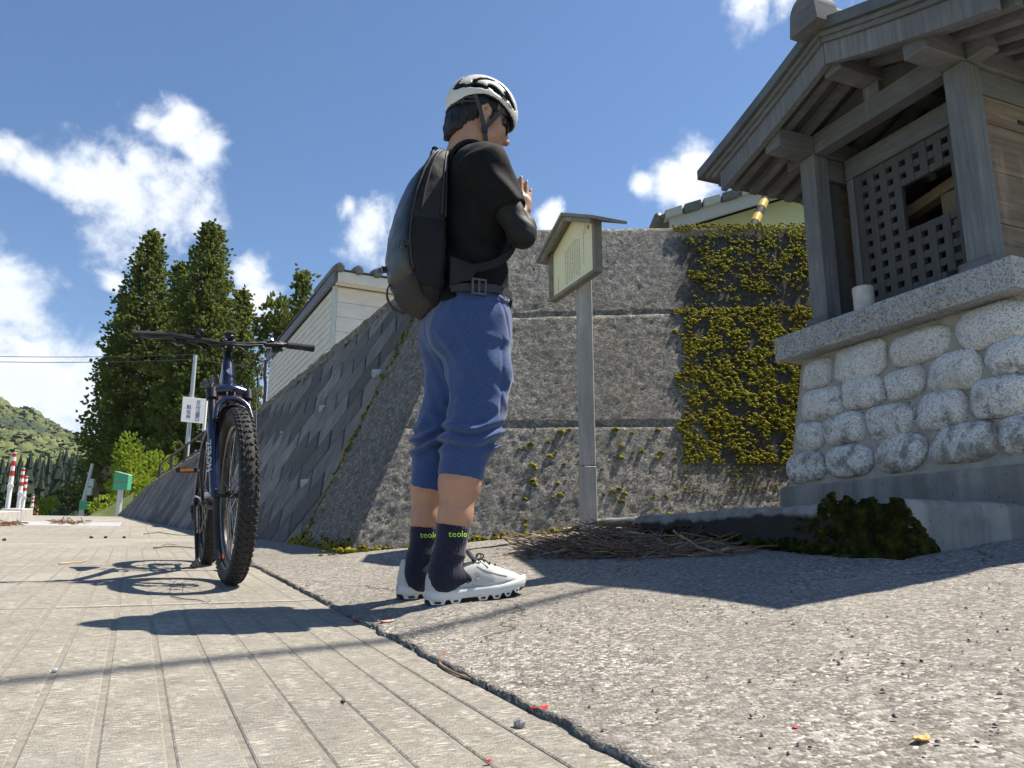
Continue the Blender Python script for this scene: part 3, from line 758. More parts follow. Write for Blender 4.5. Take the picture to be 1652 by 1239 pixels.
def shrine_all():
    # ---- plinth: wide low concrete step
    pl = thing('shrine_plinth', 'low wide concrete step under the shrine, dark and mossy along its front', 'plinth', tuple(S(-2.8, 3.0, .28)))
    s0, s1, n0, n1, zt = -4.18, -1.80, 2.045, 4.3, .462; ch = .022; V = []
    prof = [(0, -.25), (0, -ch), (ch, 0)]
    ring = []
    pts = [(s0, n0), (s1, n0), (s1, n1), (s0, n1)]
    def outline(ins):
        r = []
        cs = [(s0+ins, n0+ins), (s1-ins, n0+ins), (s1-ins, n1-ins), (s0+ins, n1-ins)]
        for i in range(4):
            a, b = cs[i], cs[(i+1) % 4]
            for k in range(40): t = k/40; r.append((a[0]+(b[0]-a[0])*t, a[1]+(b[1]-a[1])*t))
        return r
    # rounded near corner
    rings = [(0, -.30), (0, -ch*1.3), (ch*.35, -ch*.4), (ch*1.2, 0)]
    for ins, dz in rings:
        for (s, n) in outline(ins):
            q = .05; ds, dn = s - (s1-ins), n - (n0+ins)
            if ds > -q and dn < q:
                vx, vy = ds + q, dn - q; L = math.hypot(vx, vy)
                if L > q: s, n = (s1-ins) - q + vx*q/L, (n0+ins) + q + vy*q/L
            p = S(s, n, zt + dz); d = .006*nz(p.x, p.y, p.z, 6) + .002*nz(p.x, p.y, p.z, 30)
            V.append(p + Vector((0, 0, d if dz > -.2 else 0)) - SN*d*.6)
    m = 160; F = [(i*m+k, i*m+(k+1) % m, (i+1)*m+(k+1) % m, (i+1)*m+k) for i in range(3) for k in range(m)] + [tuple(3*m+k for k in range(m))]
    o = mesh_obj('step_body', V, F, M_PLIN, pl, smooth=True); fix_normals(o); shade_auto(o, 50)
    # ---- pedestal
    pd = thing('stone_pedestal', 'pedestal of rounded white granite cobbles in mortar carrying the shrine', 'pedestal', tuple(S(SCN, 3.2, zt)))
    mb = MB(); mb.box((-3.045, 2.690, zt-.02), (-1.715, 4.0, .600), S, .012); mb.build('footing', M_PLIN, pd)
    # mortar core, battered
    def core(z): t = (z-.60)/.64; return -3.015+.075*t, -1.745-.075*t, 2.735+.075*t, 3.95-.075*t
    V = []; zz = axis((.598, 1.24, .04))
    for z in zz:
        a, b, c, d = core(z); r = [(a, c), (b, c), (b, d), (a, d)]
        for i in range(4):
            p0, p1 = r[i], r[(i+1) % 4]
            for k in range(30):
                t = k/30; q = S(p0[0]+(p1[0]-p0[0])*t, p0[1]+(p1[1]-p0[1])*t, z)
                V.append(q - SN*(.006*nz(q.x, q.y, q.z, 22)) - SA*(.006*nz(q.x, q.y, q.z+4, 22)))
    m = 120; F = [(i*m+k, i*m+(k+1) % m, (i+1)*m+(k+1) % m, (i+1)*m+k) for i in range(len(zz)-1) for k in range(m)]
    o = mesh_obj('mortar_core', V, F, M_MORT, pd, smooth=True); fix_normals(o)
    cr = [(722,843,150,118),(890,820,172,128),(1083,790,192,140),(1328,752,248,158),(1548,716,156,160),
          (740,724,106,110),(870,695,146,122),(1048,665,182,142),(1250,625,192,148),(1470,573,232,155),
          (783,598,152,122),(945,557,160,128),(1105,520,152,124),(1297,477,204,152),(1500,420,170,140),
          (767,483,104,115),(930,437,202,148),(1162,377,224,142),(1440,298,275,165)]
    xd = SA; slope = math.atan(.075/.64); yd = (Vector((0, 0, math.cos(slope))) + SN*math.sin(slope))
    smax = {}
    for i, (x, y, w, h) in enumerate(cr):
        X, Y = 1000 + x/2.3835, 400 + y/2.3835; hw, hh = w/2.3835/2, h/2.3835/2
        s, z = on_front(X, Y, 2.735, .117, .60); sl, _ = on_front(X-hw, Y, 2.735, .117, .60); sr, _ = on_front(X+hw, Y, 2.735, .117, .60)
        _, zl = on_front(X, Y+hh, 2.735, .117, .60); _, zu = on_front(X, Y-hh, 2.735, .117, .60)
        n = 2.735 + .117*(z-.60) + .004
        sr = min(sr, -1.765); s = (sl+sr)/2
        cobble('cobble', S(s, n, z), xd, yd, (sr-sl)*1.02, (zu-zl)*1.03, .055, pd, 100+i)
        r = 0 if i < 5 else 1 if i < 10 else 2 if i < 15 else 3; smax[r] = max(smax.get(r, -9), sr)
    rs = random.Random(5)
    for r, (zc, hh) in enumerate(((.685, .15), (.845, .15), (1.0, .15), (1.155, .145))):
        sl = smax[r] + .012
        send = -1.745 - .117*(zc-.6)
        while sl < send - .06:
            w = min(rs.uniform(.16, .24), send - sl); s = sl + w/2; cobble('cobble', S(s, 2.739 + .117*(zc-.60), zc), xd, yd, w*.98, hh, .055, pd, 300+r*9+int(s*100)); sl += w + .012
        # right-hand side face
        n = 2.80
        while n < 3.80:
            w = rs.uniform(.15, .24); c = S(-1.749 - .117*(zc-.6), n + w/2, zc)
            cobble('cobble', c, SN, (Vector((0, 0, 1)) - SA*.117).normalized(), w*.97, hh, .055, pd, 500+r*20+int(n*90)); n += w + .012
    # ---- granite slab, rough-hewn edges
    def hewn(lo, hi, fs):
        (a0, b0, c0), (a1, b1, c1) = lo, hi; V = []; F = []
        def patch(fn, nu, nv):
            b = len(V)
            for i in range(nu+1):
                for j in range(nv+1): V.append(fn(i/nu, j/nv))
            for i in range(nu):
                for j in range(nv): F.append((b+i*(nv+1)+j, b+(i+1)*(nv+1)+j, b+(i+1)*(nv+1)+j+1, b+i*(nv+1)+j+1))
        def D(p, k=1.0): return .012*nz(p.x, p.y, p.z, 16, 4)*k + .008*nz(p.x, p.y, p.z, 48, 3)*k
        ed = lambda t: min(1, min(t, 1-t)*9)
        patch(lambda u, v: (lambda p: p - SN*((D(p)*ed(v)*1.4 + .008*ed(v))*ed(u*.5+.5)*min(1,u*40)))(S(a0+(a1-a0)*u, b0, c0+(c1-c0)*v)), 150, 16)
        patch(lambda u, v: (lambda p: p + SA*((D(p)*ed(v)*1.4 + .008*ed(v))*min(1,u*25)))(S(a1, b0+(b1-b0)*u, c0+(c1-c0)*v)), 90, 16)
        patch(lambda u, v: (lambda p: p - SA*(D(p)*ed(v)*1.2*min(1,u*25)))(S(a0, b0+(b1-b0)*u, c0+(c1-c0)*v)), 60, 12)
        patch(lambda u, v: S(a0+(a1-a0)*u, b0+(b1-b0)*v, c1), 4, 4); patch(lambda u, v: S(a0+(a1-a0)*u, b0+(b1-b0)*v, c0), 4, 4)
        patch(lambda u, v: S(a0+(a1-a0)*u, b1, c0+(c1-c0)*v), 2, 2)
        return V, F
    V, F = hewn((-3.006, 2.700, 1.236), (-1.752, 4.02, 1.356), None)
    sl = mesh_obj('capstone', V, F, M_SLAB, pd, smooth=True); shade_auto(sl, 40)
    # ---- the shrine itself
    sh = thing('wayside_shrine', 'small weathered grey wooden shrine with gabled roof and lattice door on a stone pedestal', 'shrine', tuple(S(SCN, 3.3, 1.356)))
    pw = .10; zc_, zp = 1.356, 2.302
    L0, L1, R0, R1 = -2.870, -2.770, -2.020, -1.920
    nf, nb = 2.830, 3.72
    for s_ in (L0, R0):
        for n_ in (nf, nb):
            MB().box((s_-.022, n_-.022, zc_), (s_+pw+.022, n_+pw+.022, 1.432), S, .004).build('pillar_base', M_SHH, sh)
            MB().box((s_, n_, 1.432), (s_+pw, n_+pw, zp), S, .006).build('pillar', M_SHW, sh)
    # purlins over the pillars and the ridge beam
    for s_ in (L0-.004, R0-.004): MB().box((s_, 2.612, zp), (s_+pw+.008, 4.04, 2.402), S, .004).build('purlin', M_SHH, sh)
    MB().box((SCN-.050, 2.612, 2.478), (SCN+.050, 4.04, 2.565), S, .004).build('ridge_beam', M_SHH, sh)
    MB().box((L1+.004, nf+.008, zp-.002), (R0-.004, nf+.088, 2.408), S, .003).build('front_beam', M_SHH, sh)
    MB().box((L1+.004, nb+.008, zp-.002), (R0-.004, nb+.088, 2.408), S, .003).build('back_beam', M_SHH, sh)
    for s_ in (L0+.012, R0+.012): MB().box((s_, nf+pw+.002, 2.18), (s_+.076, nb-.002, zp-.004), S, .003).build('side_beam', M_SHH, sh)
    # nose ends of the cross beam, left and right of the pillars
    for a, b in ((L0-.10, L0-.006), (R1+.006, R1+.10)): MB().box((a, nf+.012, zp-.006), (b, nf+.084, 2.385), S, .004).build('beam_nose', M_SHH, sh)
    MB().box((SCN-.045, nf+.014, 2.410), (SCN+.045, nf+.082, 2.477), S, .003).build('strut', M_SHW, sh)
    # gable infill (dark boards)
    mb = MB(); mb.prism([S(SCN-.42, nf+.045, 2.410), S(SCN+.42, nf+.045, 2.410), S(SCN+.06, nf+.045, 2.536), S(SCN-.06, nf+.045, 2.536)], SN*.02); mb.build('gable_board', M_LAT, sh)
    # lintel, jambs, sill
    nl = 3.045
    MB().box((L1+.003, nl-.01, 2.185), (R0-.003, nl+.05, zp-.005), S, .003).build('lintel', M_SHH, sh)
    MB().box((L1+.003, nl-.01, zc_+.002), (R0-.003, nl+.05, 1.415), S, .003).build('sill', M_SHH, sh)
    for a, b in ((L1+.003, L1+.045), (R0-.045, R0-.003)): MB().box((a, nl-.006, 1.417), (b, nl+.046, 2.183), S, .003).build('jamb', M_SHW, sh)
    for a in (L1-.055, R0+.030): MB().box((a, nf+pw+.003, zc_+.002), (a+.025, nl-.012, 2.175), S, .002).build('return_panel', M_LAT, sh)
    # lattice: frame plus crossing bars round a square window
    a0, a1, b0, b1 = L1+.048, R0-.048, 1.420, 2.180
    ncol, nrow = 8, 11; px = (a1-a0)/(ncol+.55); pz = (b1-b0)/(nrow+.55); hs = px*.46; hz = pz*.46
    door = bpy.data.objects.new('lattice_door', None); link(door, sh, tuple(S(SCN, nl, b0)))
    colx = [a0 + px*(.5+i) + px*.275 for i in range(ncol)]; rowz = [b0 + pz*(.5+j) + pz*.275 for j in range(nrow)]
    wa, wb = colx[3]-hs/2, colx[6]+hs/2; za, zb = rowz[5]-hz/2, rowz[8]+hz/2
    vb = [a0] + [c for c in colx] + [a1]
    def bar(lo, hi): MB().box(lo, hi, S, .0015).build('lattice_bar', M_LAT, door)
    for i in range(ncol+1):
        x0 = a0 if i == 0 else colx[i-1]+hs/2; x1 = a1 if i == ncol else colx[i]-hs/2
        if wa - .001 <= x0 and x1 <= wb + .001 and i not in (3, 7):
            bar((x0, nl, b0), (x1, nl+.024, za-.0005)); bar((x0, nl, zb+.0005), (x1, nl+.024, b1))
        else: bar((x0, nl, b0), (x1, nl+.024, b1))
    for j in range(nrow+1):
        z0 = b0 if j == 0 else rowz[j-1]+hz/2; z1 = b1 if j == nrow else rowz[j]-hz/2
        if za - .001 <= z0 and z1 <= zb + .001 and j not in (5, 9):
            bar((a0, nl+.003, z0), (wa-.0005, nl+.021, z1)); bar((wb+.0005, nl+.003, z0), (a1, nl+.021, z1))
        else: bar((a0, nl+.003, z0), (a1, nl+.021, z1))
    # inner room
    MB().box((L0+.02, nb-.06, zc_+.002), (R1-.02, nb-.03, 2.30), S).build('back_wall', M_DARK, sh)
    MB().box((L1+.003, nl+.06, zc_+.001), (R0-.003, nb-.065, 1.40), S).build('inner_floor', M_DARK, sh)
    # side walls of brown boards, stacked
    for sa, sb in ((L0+.018, L0+.043), (R1-.043, R1-.018)):
        zz = [1.362, 1.60, 1.83, 2.05, 2.178]
        for k in range(4): MB().box((sa+.002*(k % 2), nf+pw+.004, zz[k]), (sb+.002*(k % 2), nb-.004, zz[k+1]-.003), S, .002).build('side_board', M_BROWN, sh)
    MB().box((R1-.019, 3.15, 2.085), (R1-.010, 3.45, 2.103), S, .002).build('side_slot', M_DARK, sh)
    # roof: slope .35, light upward sweep at the eaves
    half = .80
    def zl(ds, extra=0.0): d = abs(ds); return 2.516 - .40*d + .062*d*d + extra
    nfr, nbk = 2.572, 4.08
    # rafters
    for sg in (-1, 1):
        for n_ in axis((2.66, 4.02, .125)):
            V = []
            ss = axis((.055, .815, .19))
            for d in ss:
                for zz_, nn in ((.045, 0), (.045, .045), (.088, .045), (.088, 0)): V.append(S(SCN+sg*d, n_+nn, zl(d)+zz_ - .012))
            F = [(i*4+k, i*4+(k+1) % 4, (i+1)*4+(k+1) % 4, (i+1)*4+k) for i in range(len(ss)-1) for k in range(4)] + [(0, 1, 2, 3), tuple((len(ss)-1)*4+k for k in range(4))]
            mb = MB(); mb.add(V, F); mb.build('rafter', M_SHH, sh)
    def sweep(name, prof, mat, s_a, s_b, n=22, parent=sh):
        """prof: (n, dz) closed section carried along the roof line"""
        V = []; m = len(prof)
        for i in range(n+1):
            d = s_a + (s_b-s_a)*i/n
            for nn, dz in prof: V.append(S(SCN+d, nn, zl(d)+dz))
        F = [(i*m+k, i*m+(k+1) % m, (i+1)*m+(k+1) % m, (i+1)*m+k) for i in range(n) for k in range(m)] + [tuple(range(m)), tuple(n*m+k for k in range(m))[::-1]]
        mb = MB(); mb.add(V, F); return mb.build(name, mat, parent)
    for sg in (-1, 1):
        for nf_, k in ((nfr, 1), (nbk, -1)):
            sweep('bargeboard', [(nf_, 0), (nf_+.034*k, 0), (nf_+.034*k, .105), (nf_, .105)], M_SHW, .002*sg, .795*sg)
            b2 = sweep('moulding', [(nf_-.014*k, .107), (nf_+.034*k, .107), (nf_+.034*k, .132), (nf_-.014*k, .132)], M_SHH, .002*sg, .845*sg)
            b3 = sweep('moulding', [(nf_-.028*k, .134), (nf_+.034*k, .134), (nf_+.034*k, .158), (nf_-.028*k, .158)], M_SHH, .002*sg, .885*sg)
        sweep('roof_deck', [(nfr+.036, .082), (nbk-.036, .082), (nbk-.036, .100), (nfr+.036, .100)], M_LAT, .002*sg, .86*sg)
        sweep('roof_slope', [(nfr-.05, .160), (nbk+.05, .160), (nbk+.05, .215), (nfr-.05, .215)], M_ROOF, .002*sg, .935*sg)
    # ridge cap: half-round with a flared end block
    zr = 2.730
    for nm, n_a, n_b, r, hgt in (('ridge_cap', nfr+.02, nbk-.02, .062, .055), ('ridge_end', nfr-.115, nfr+.018, .078, .075), ('ridge_end', nbk-.018, nbk+.115, .078, .075)):
        prof = [(-r*1.12, -.06), (-r*1.0, hgt*.45)] + [(r*math.cos(t)*1.0, hgt*.45 + r*math.sin(t)) for t in [PI - PI*k/12 for k in range(13)]][1:-1] + [(r*1.0, hgt*.45), (r*1.12, -.06)]
        mb = MB(); mb.prism([S(SCN+a, n_a, zr+b) for a, b in prof], SN*(n_b-n_a)); mb.build(nm, M_SHH, sh, auto=30)
    # things kept in and on the shrine
    p = on_front(1395, 497, 2.775); c = S(p[0], 2.775, zc_)
    cup = MB(); cup.lathe(c, (0, 0, 1), [(.043, 0), (.045, .004), (.0465, .118), (.042, .122), (.040, .110), (.037, .02)], 28)
    o = cup.build('offering_cup', M_CER, None, auto=40); tag(o, 'pale round ceramic cup standing on the granite ledge of the shrine', 'cup')
    b = S(*[(lambda q: q)(on_front(1535, 432, 2.80))[0], 2.80, zc_])
    mb = MB(); mb.lathe(b, (0, 0, 1), [(.018, 0), (.026, .010), (.030, .03), (.022, .045), (.016, .05), (.020, .058), (.014, .06)], 18)
    o = mb.build('incense_pot', simple('dark_bronze', (.05, .045, .05), .4, .6), None, auto=40); tag(o, 'tiny dark incense pot on the ledge before the lattice door', 'pot')
    pa = on_front(1498, 318, 3.20)
    mb = MB(); fr = lambda x, y, z: S(pa[0]+x+.0, 3.20+y, pa[1]+z+x*.18)
    mb.box((-.13, 0, -.028), (.17, .07, .028), fr, .004); mb.box((-.16, .01, -.020), (-.131, .06, .020), fr, .003)
    o = mb.build('wooden_bar', M_PLAQ, None); tag(o, 'pale wooden bar lying inside the shrine behind the lattice window', 'bar')
    mb = MB(); mb.box((pa[0]+.06, 3.20, 1.402), (pa[0]+.15, 3.27, pa[1]-.018), S, .004)
    o = mb.build('wooden_post', M_PLAQ, None); tag(o, 'short pale wooden post propping the bar inside the shrine', 'post')
    # moss on the plinth and at its foot
    mb = MB(); rs = random.Random(3)
    for i in range(2900):
        t = rs.random(); s_ = -1.79 - .25*abs(rs.gauss(0, .55)) if t < .66 else rs.uniform(-3.7, -1.9)
        big = t < .66
        z = rs.uniform(.27, .462 - .55*max(0, abs(s_+1.95)-.17) + .05*nz(s_, 0, 0, 9)) if big else ground_z(*S(s_, n0, 0).xy) + abs(rs.gauss(0, .02))
        if big and (s_ < -2.4 or nz(s_, z, 2, 8, 3) < -.95): continue
        clump(mb, S(s_, n0 - .004, z), -SN + Vector((0, 0, .5)), rs.uniform(.004, .012) if big else rs.uniform(.004, .011), rs, .5)
    for i in range(620):
        n_ = n0 - .01 + abs(rs.gauss(0, .085)); z = rs.uniform(.27, .46 - 1.1*max(0, n_-n0-.03)); clump(mb, S(s1+.003, n_, z), SA + Vector((0, 0, .5)), rs.uniform(.004, .011), rs, .5)
    for i in range(260):
        s_ = -1.9 - abs(rs.gauss(0, .3)); n_ = n0 - abs(rs.gauss(0, .014)); q = S(s_, n_, 0); clump(mb, Vector((q.x, q.y, ground_z(q.x, q.y)+.003)), (0, 0, 1), rs.uniform(.008, .02), rs, .5)
    o = mb.build('plinth_moss', M_MOSSD, None, smooth=True, kind='stuff'); tag(o, 'dark green moss cushion growing on the corner of the concrete step', 'moss')
shrine_all()

# ------------------------------------------------------------------ notice board
def notice_board():
    px, py = .415, 4.235; gz = ground_z(px, py)
    M_POST = mat_weathered('silvered_post_timber', (.30, .285, .265), (.42, .40, .375), (.54, .52, .49), (45, 45, 2.2))
    M_BRD = mat_weathered('board_frame_timber', (.20, .18, .15), (.28, .255, .215), (.36, .33, .28), (20, 20, 20))
    M_YEL = simple('cream_notice', (.88, .82, .50), .45, var=.04, scale=6)
    M_INK = simple('ink', (.10, .10, .09), .7); M_RED = simple('red_ink', (.62, .06, .03), .6)
    nb = thing('notice_board', 'wooden notice board with little gabled roof and cream panel on a tall grey post', 'notice board', (px, py, gz))
    B = Vector((px, py, 0)); fr = lambda s, n, z: B + SA*s + SN*n + Vector((0, 0, z))
    zb = hit(935, 466, fr(0, 0, 0), SN).z
    # the post is two lengths, scarfed near the foot
    MB().box((-.038, -.038, gz-.15), (.038, .038, gz+.37), fr, .006).build('post_foot', M_POST, nb)
    MB().box((-.036, -.036, gz+.372), (.036, .036, zb+.30), fr, .006).build('post', M_POST, nb)
    # panel (front at n=-.075); gable board outline
    w, hs, rise = .275, .30, .125; z0 = hit(915, 470, fr(0, -.07, 0), SN).z - .0
    def pent(n, k=0.0): return [fr(-w+k, n, z0+k), fr(w-k, n, z0+k), fr(w-k, n, z0+hs-k*.2), fr(0, n, z0+hs+rise-k*1.0), fr(-w+k, n, z0+hs-k*.2)]
    mb = MB(); mb.prism(pent(-.062), SN*.008); mb.build('back_board', M_BRD, nb)
    mb = MB(); mb.prism(pent(-.067, .012), SN*.004); pan = mb.build('cream_panel', M_YEL, nb)
    for a, b, c, d in ((-w, -w+.014, z0, z0+hs), (w-.014, w, z0, z0+hs)): MB().box((a, -.082, c+.016), (b, -.0685, d), fr).build('frame_strip', M_BRD, nb)
    MB().box((-w, -.086, z0-.004), (w, -.0685, z0+.014), fr).build('frame_strip', M_BRD, nb)
    MB().box((w+.002, -.085, z0-.002), (w+.018, -.038, z0+hs), fr).build('side_cheek', M_BRD, nb)
    MB().box((-w-.018, -.085, z0-.002), (-w-.002, -.038, z0+hs), fr).build('side_cheek', M_BRD, nb)
    MB().box((-w, -.0515, z0-.004), (w, -.038, z0+.012), fr).build('bottom_board', M_BRD, nb)
    th = math.atan2(rise, w); tx, tz = math.cos(th), math.sin(th)
    for sg in (-1, 1):
        ap = (0, z0+hs+rise+.006); Lr = .40; e = (sg*tx*Lr, ap[1] - tz*Lr)
        mb = MB(); mb.prism([fr(0, -.14, ap[1]), fr(e[0], -.14, e[1]), fr(e[0], -.14, e[1]+.018), fr(0, -.14, ap[1]+.020)], SN*.22); mb.build('roof_board', M_BRD, nb)
        e2 = (sg*tx*(Lr-.05), ap[1] - tz*(Lr-.05))
        mb = MB(); mb.prism([fr(0, -.125, ap[1]-.030), fr(e2[0], -.125, e2[1]-.030), fr(e2[0], -.125, e2[1]-.002), fr(0, -.125, ap[1]-.002)], SN*.018); mb.build('roof_batten', M_BRD, nb)
    # lettering: too fine to read, columns of small ink marks
    mb = MB(); rs = random.Random(2)
    cols = [(.135, .10, .30, 1), (.155, .27, .325, 0)] + [(.135 - .022*i - .03, .05 + .012*(i % 4 == 3) + .006*i*0, .285 - .002*abs(i-4)*3, 0) for i in range(1, 10)] + [(-.195, .045, .13, 0)]
    for c, za, zb_, bold in cols:
        z = zb_
        while z > za:
            g = rs.uniform(.006, .009)*(1.2 if bold else 1)
            for k in range(2):
                dx = rs.uniform(-.0025, .0025); ww = rs.uniform(.0015, .004); q = z - g*rs.uniform(.1, .7)
                mb.box((c+dx-ww, -.0680, z0+q-.0011), (c+dx+ww, -.0672, z0+q+.0011), fr)
            mb.box((c-.0008, -.0680, z0+z-g*.8), (c+.0008, -.0672, z0+z-g*.1), fr)
            z -= g*1.35
    mb.build('small_lettering', M_INK, pan, kind='stuff')
    mb = MB(); mb.box((.186, -.0680, z0+.282), (.198, -.0672, z0+.308), fr); mb.box((.176, -.0682, z0+.290), (.206, -.0673, z0+.296), fr); mb.build('red_mark', M_RED, pan)
notice_board()
# ------------------------------------------------------------------ signed-distance modelling (numpy)
def surface_nets(lo, hi, h, field):
    lo = np.array(lo, float); hi = np.array(hi, float); n = np.ceil((hi-lo)/h).astype(int)+1
    G = [lo[i] + h*np.arange(n[i]) for i in range(3)]
    D = field(G, h)
    S_ = D < 0
    c = np.zeros(tuple(n-1), np.int8)
    for i in (0, 1):
        for j in (0, 1):
            for k in (0, 1): c += S_[i:n[0]-1+i, j:n[1]-1+j, k:n[2]-1+k]
    act = np.argwhere((c > 0) & (c < 8)); idx = -np.ones(tuple(n-1), np.int64); idx[tuple(act.T)] = np.arange(len(act))
    val = {}
    for i in (0, 1):
        for j in (0, 1):
            for k in (0, 1): val[i, j, k] = D[act[:, 0]+i, act[:, 1]+j, act[:, 2]+k]
    P = np.zeros((len(act), 3)); W_ = np.zeros(len(act))
    for ax in range(3):
        for a in (0, 1):
            for b in (0, 1):
                o = [a, b]; o.insert(ax, 0); p = tuple(o); o[ax] = 1; q = tuple(o)
                d0, d1 = val[p], val[q]; m = (d0 < 0) != (d1 < 0); t = np.where(m, d0/np.where(m, d0-d1, 1), 0)
                pt = np.tile(np.array(p, float), (len(act), 1)); pt[:, ax] += t
                P[m] += pt[m]; W_[m] += 1
    V = lo + h*(act + P/W_[:, None]); F = []
    for ax in range(3):
        b, c_ = (ax+1) % 3, (ax+2) % 3
        s0 = [slice(None)]*3; s1 = [slice(None)]*3; s0[ax] = slice(0, n[ax]-1); s1[ax] = slice(1, n[ax])
        e = S_[tuple(s0)] != S_[tuple(s1)]; E_ = np.argwhere(e)
        E_ = E_[(E_[:, b] > 0) & (E_[:, c_] > 0) & (E_[:, b] < n[b]-1) & (E_[:, c_] < n[c_]-1)]
        ins = S_[tuple(E_.T)]
        def cell(db, dc):
            q = E_.copy(); q[:, b] += db; q[:, c_] += dc; return idx[tuple(q.T)]
        Q = np.stack([cell(-1, -1), cell(0, -1), cell(0, 0), cell(-1, 0)], 1)
        Q[~ins] = Q[~ins][:, ::-1]; F.append(Q)
    F = np.concatenate(F); return V, F[(F >= 0).all(1)]
def relax(V, F, it=2, lam=.5):
    e = np.concatenate([F[:, [0, 1]], F[:, [1, 2]], F[:, [2, 3]], F[:, [3, 0]]]); e = np.concatenate([e, e[:, ::-1]])
    for _ in range(it):
        A = np.zeros_like(V); np.add.at(A, e[:, 0], V[e[:, 1]]); c = np.bincount(e[:, 0], minlength=len(V))[:, None]
        V = V + lam*(A/np.maximum(c, 1) - V)
    return V
class SDF:
    """smooth union of primitives in local (f, r, z); each primitive only touches its own box of the grid"""
    def __init__(s): s.p = []
    def cap(s, a, b, ra, rb, k=.02, flat=False):
        a = np.array(a, float); b = np.array(b, float); R_ = max(ra, rb)
        lo = np.minimum(a, b)-R_; hi = np.maximum(a, b)+R_; L = b-a; LL = L@L or 1e-9
        def fn(x, y, z):
            t = ((x-a[0])*L[0] + (y-a[1])*L[1] + (z-a[2])*L[2])/LL; tc = np.clip(t, 0, 1)
            d = np.sqrt((x-a[0]-tc*L[0])**2 + (y-a[1]-tc*L[1])**2 + (z-a[2]-tc*L[2])**2) - (ra+(rb-ra)*tc)
            if flat: d = np.maximum(d, np.maximum(t-1, -t)*math.sqrt(LL))
            return d
        s.p.append((lo, hi, fn, k, 0)); return s
    def chain(s, pts, k=.02):
        for (a, ra), (b, rb) in zip(pts, pts[1:]): s.cap(a, b, ra, rb, k)
        return s
    def ell(s, c, r, k=.02, rot=None, sub=0):
        c = np.array(c, float); r = np.array(r, float); M = np.array(rot) if rot is not None else np.eye(3); m = r.max()
        def fn(x, y, z):
            p = [x-c[0], y-c[1], z-c[2]]; q = [M[i][0]*p[0]+M[i][1]*p[1]+M[i][2]*p[2] for i in range(3)]
            k0 = np.sqrt(sum((q[i]/r[i])**2 for i in range(3))); k1 = np.sqrt(sum((q[i]/r[i]**2)**2 for i in range(3)))
            return k0*(k0-1)/np.maximum(k1, 1e-9)
        s.p.append((c-m, c+m, fn, k, sub)); return s
    def sect(s, rows, k=.03, e=2.3, caps=True):
        """rows: (z, cf, cr, hf, hr)"""
        R_ = np.array(sorted(rows), float); lo = np.array([(R_[:, 1]-R_[:, 3]).min(), (R_[:, 2]-R_[:, 4]).min(), R_[0, 0]]); hi = np.array([(R_[:, 1]+R_[:, 3]).max(), (R_[:, 2]+R_[:, 4]).max(), R_[-1, 0]])
        def fn(x, y, z):
            zc = np.clip(z, R_[0, 0], R_[-1, 0]); g = [np.interp(zc, R_[:, 0], R_[:, i]) for i in (1, 2, 3, 4)]
            k0 = (np.abs((x-g[0])/g[2])**e + np.abs((y-g[1])/g[3])**e)**(1/e); d = (k0-1)*np.minimum(g[2], g[3])
            return np.maximum(d, np.maximum(z-R_[-1, 0], R_[0, 0]-z)) if caps else d
        s.p.append((lo, hi, fn, k, 0)); return s
    def fun(s, lo, hi, fn, k=.01, sub=0): s.p.append((np.array(lo), np.array(hi), fn, k, sub)); return s
    def mesh(s, h, disp=None, smooth=2, pad=.03):
        adds = [p for p in s.p if not p[4]]
        lo = np.min([p[0] for p in adds], 0)-pad; hi = np.max([p[1] for p in adds], 0)+pad
        def field(G, h):
            D = np.full([len(g) for g in G], .08, np.float32)
            for l, u, fn, k, sub in s.p:
                sl = [slice(max(0, int((l[i]-.05-G[i][0])/h)), max(0, min(len(G[i]), int((u[i]+.05-G[i][0])/h)+2))) for i in range(3)]
                if any(q.start >= q.stop for q in sl): continue
                x = G[0][sl[0]][:, None, None]; y = G[1][sl[1]][None, :, None]; z = G[2][sl[2]][None, None, :]
                d = fn(x, y, z); d = np.broadcast_to(d, D[tuple(sl)].shape); c = D[tuple(sl)]
                if sub:
                    d = -d; hh = np.clip(.5-.5*(c-d)/k, 0, 1); D[tuple(sl)] = c*(1-hh) + d*hh + k*hh*(1-hh)
                else:
                    hh = np.clip(.5+.5*(c-d)/k, 0, 1); D[tuple(sl)] = c*(1-hh) + d*hh - k*hh*(1-hh)
            if disp is not None: D = D + disp(G[0][:, None, None], G[1][None, :, None], G[2][None, None, :])
            return D
        V, F = surface_nets(lo, hi, h, field)
        if smooth: V = relax(V, F, smooth)
        return V, F
# ------------------------------------------------------------------ the cyclist
PO = Vector((-.150, 2.461, 0)); PO.z = ground_z(PO.x, PO.y)
PF, PR = SN, SA                                                      # faces the shrine; his right is towards the road side
def PL(f, r, z): return PO + PF*f + PR*r + Vector((0, 0, z))
def pw(V):
    V = np.asarray(V); return np.array(PO)[None, :] + V[:, :1]*np.array(PF)[None, :] + V[:, 1:2]*np.array(PR)[None, :] + V[:, 2:3]*np.array([0, 0, 1.])
def sdf_obj(name, V, F, mat, parent=None, origin=None): 
    Wd = pw(V); F = F[:, ::-1]                                        # (f, r, z) is left-handed
    return mesh_obj(name, Wd, F, mat, parent, smooth=True, origin=origin)
M_SKIN = simple('skin', (.46, .255, .165), .55, var=.10, scale=30, bmp=.12, bscale=300, bdist=.001)
for n_ in [MATS['skin'].node_tree]:
    b_ = [q for q in n_.nodes if q.type == 'BSDF_PRINCIPLED'][0]; b_.inputs['Subsurface Weight'].default_value = .08; b_.inputs['Subsurface Radius'].default_value = (.02, .008, .004)
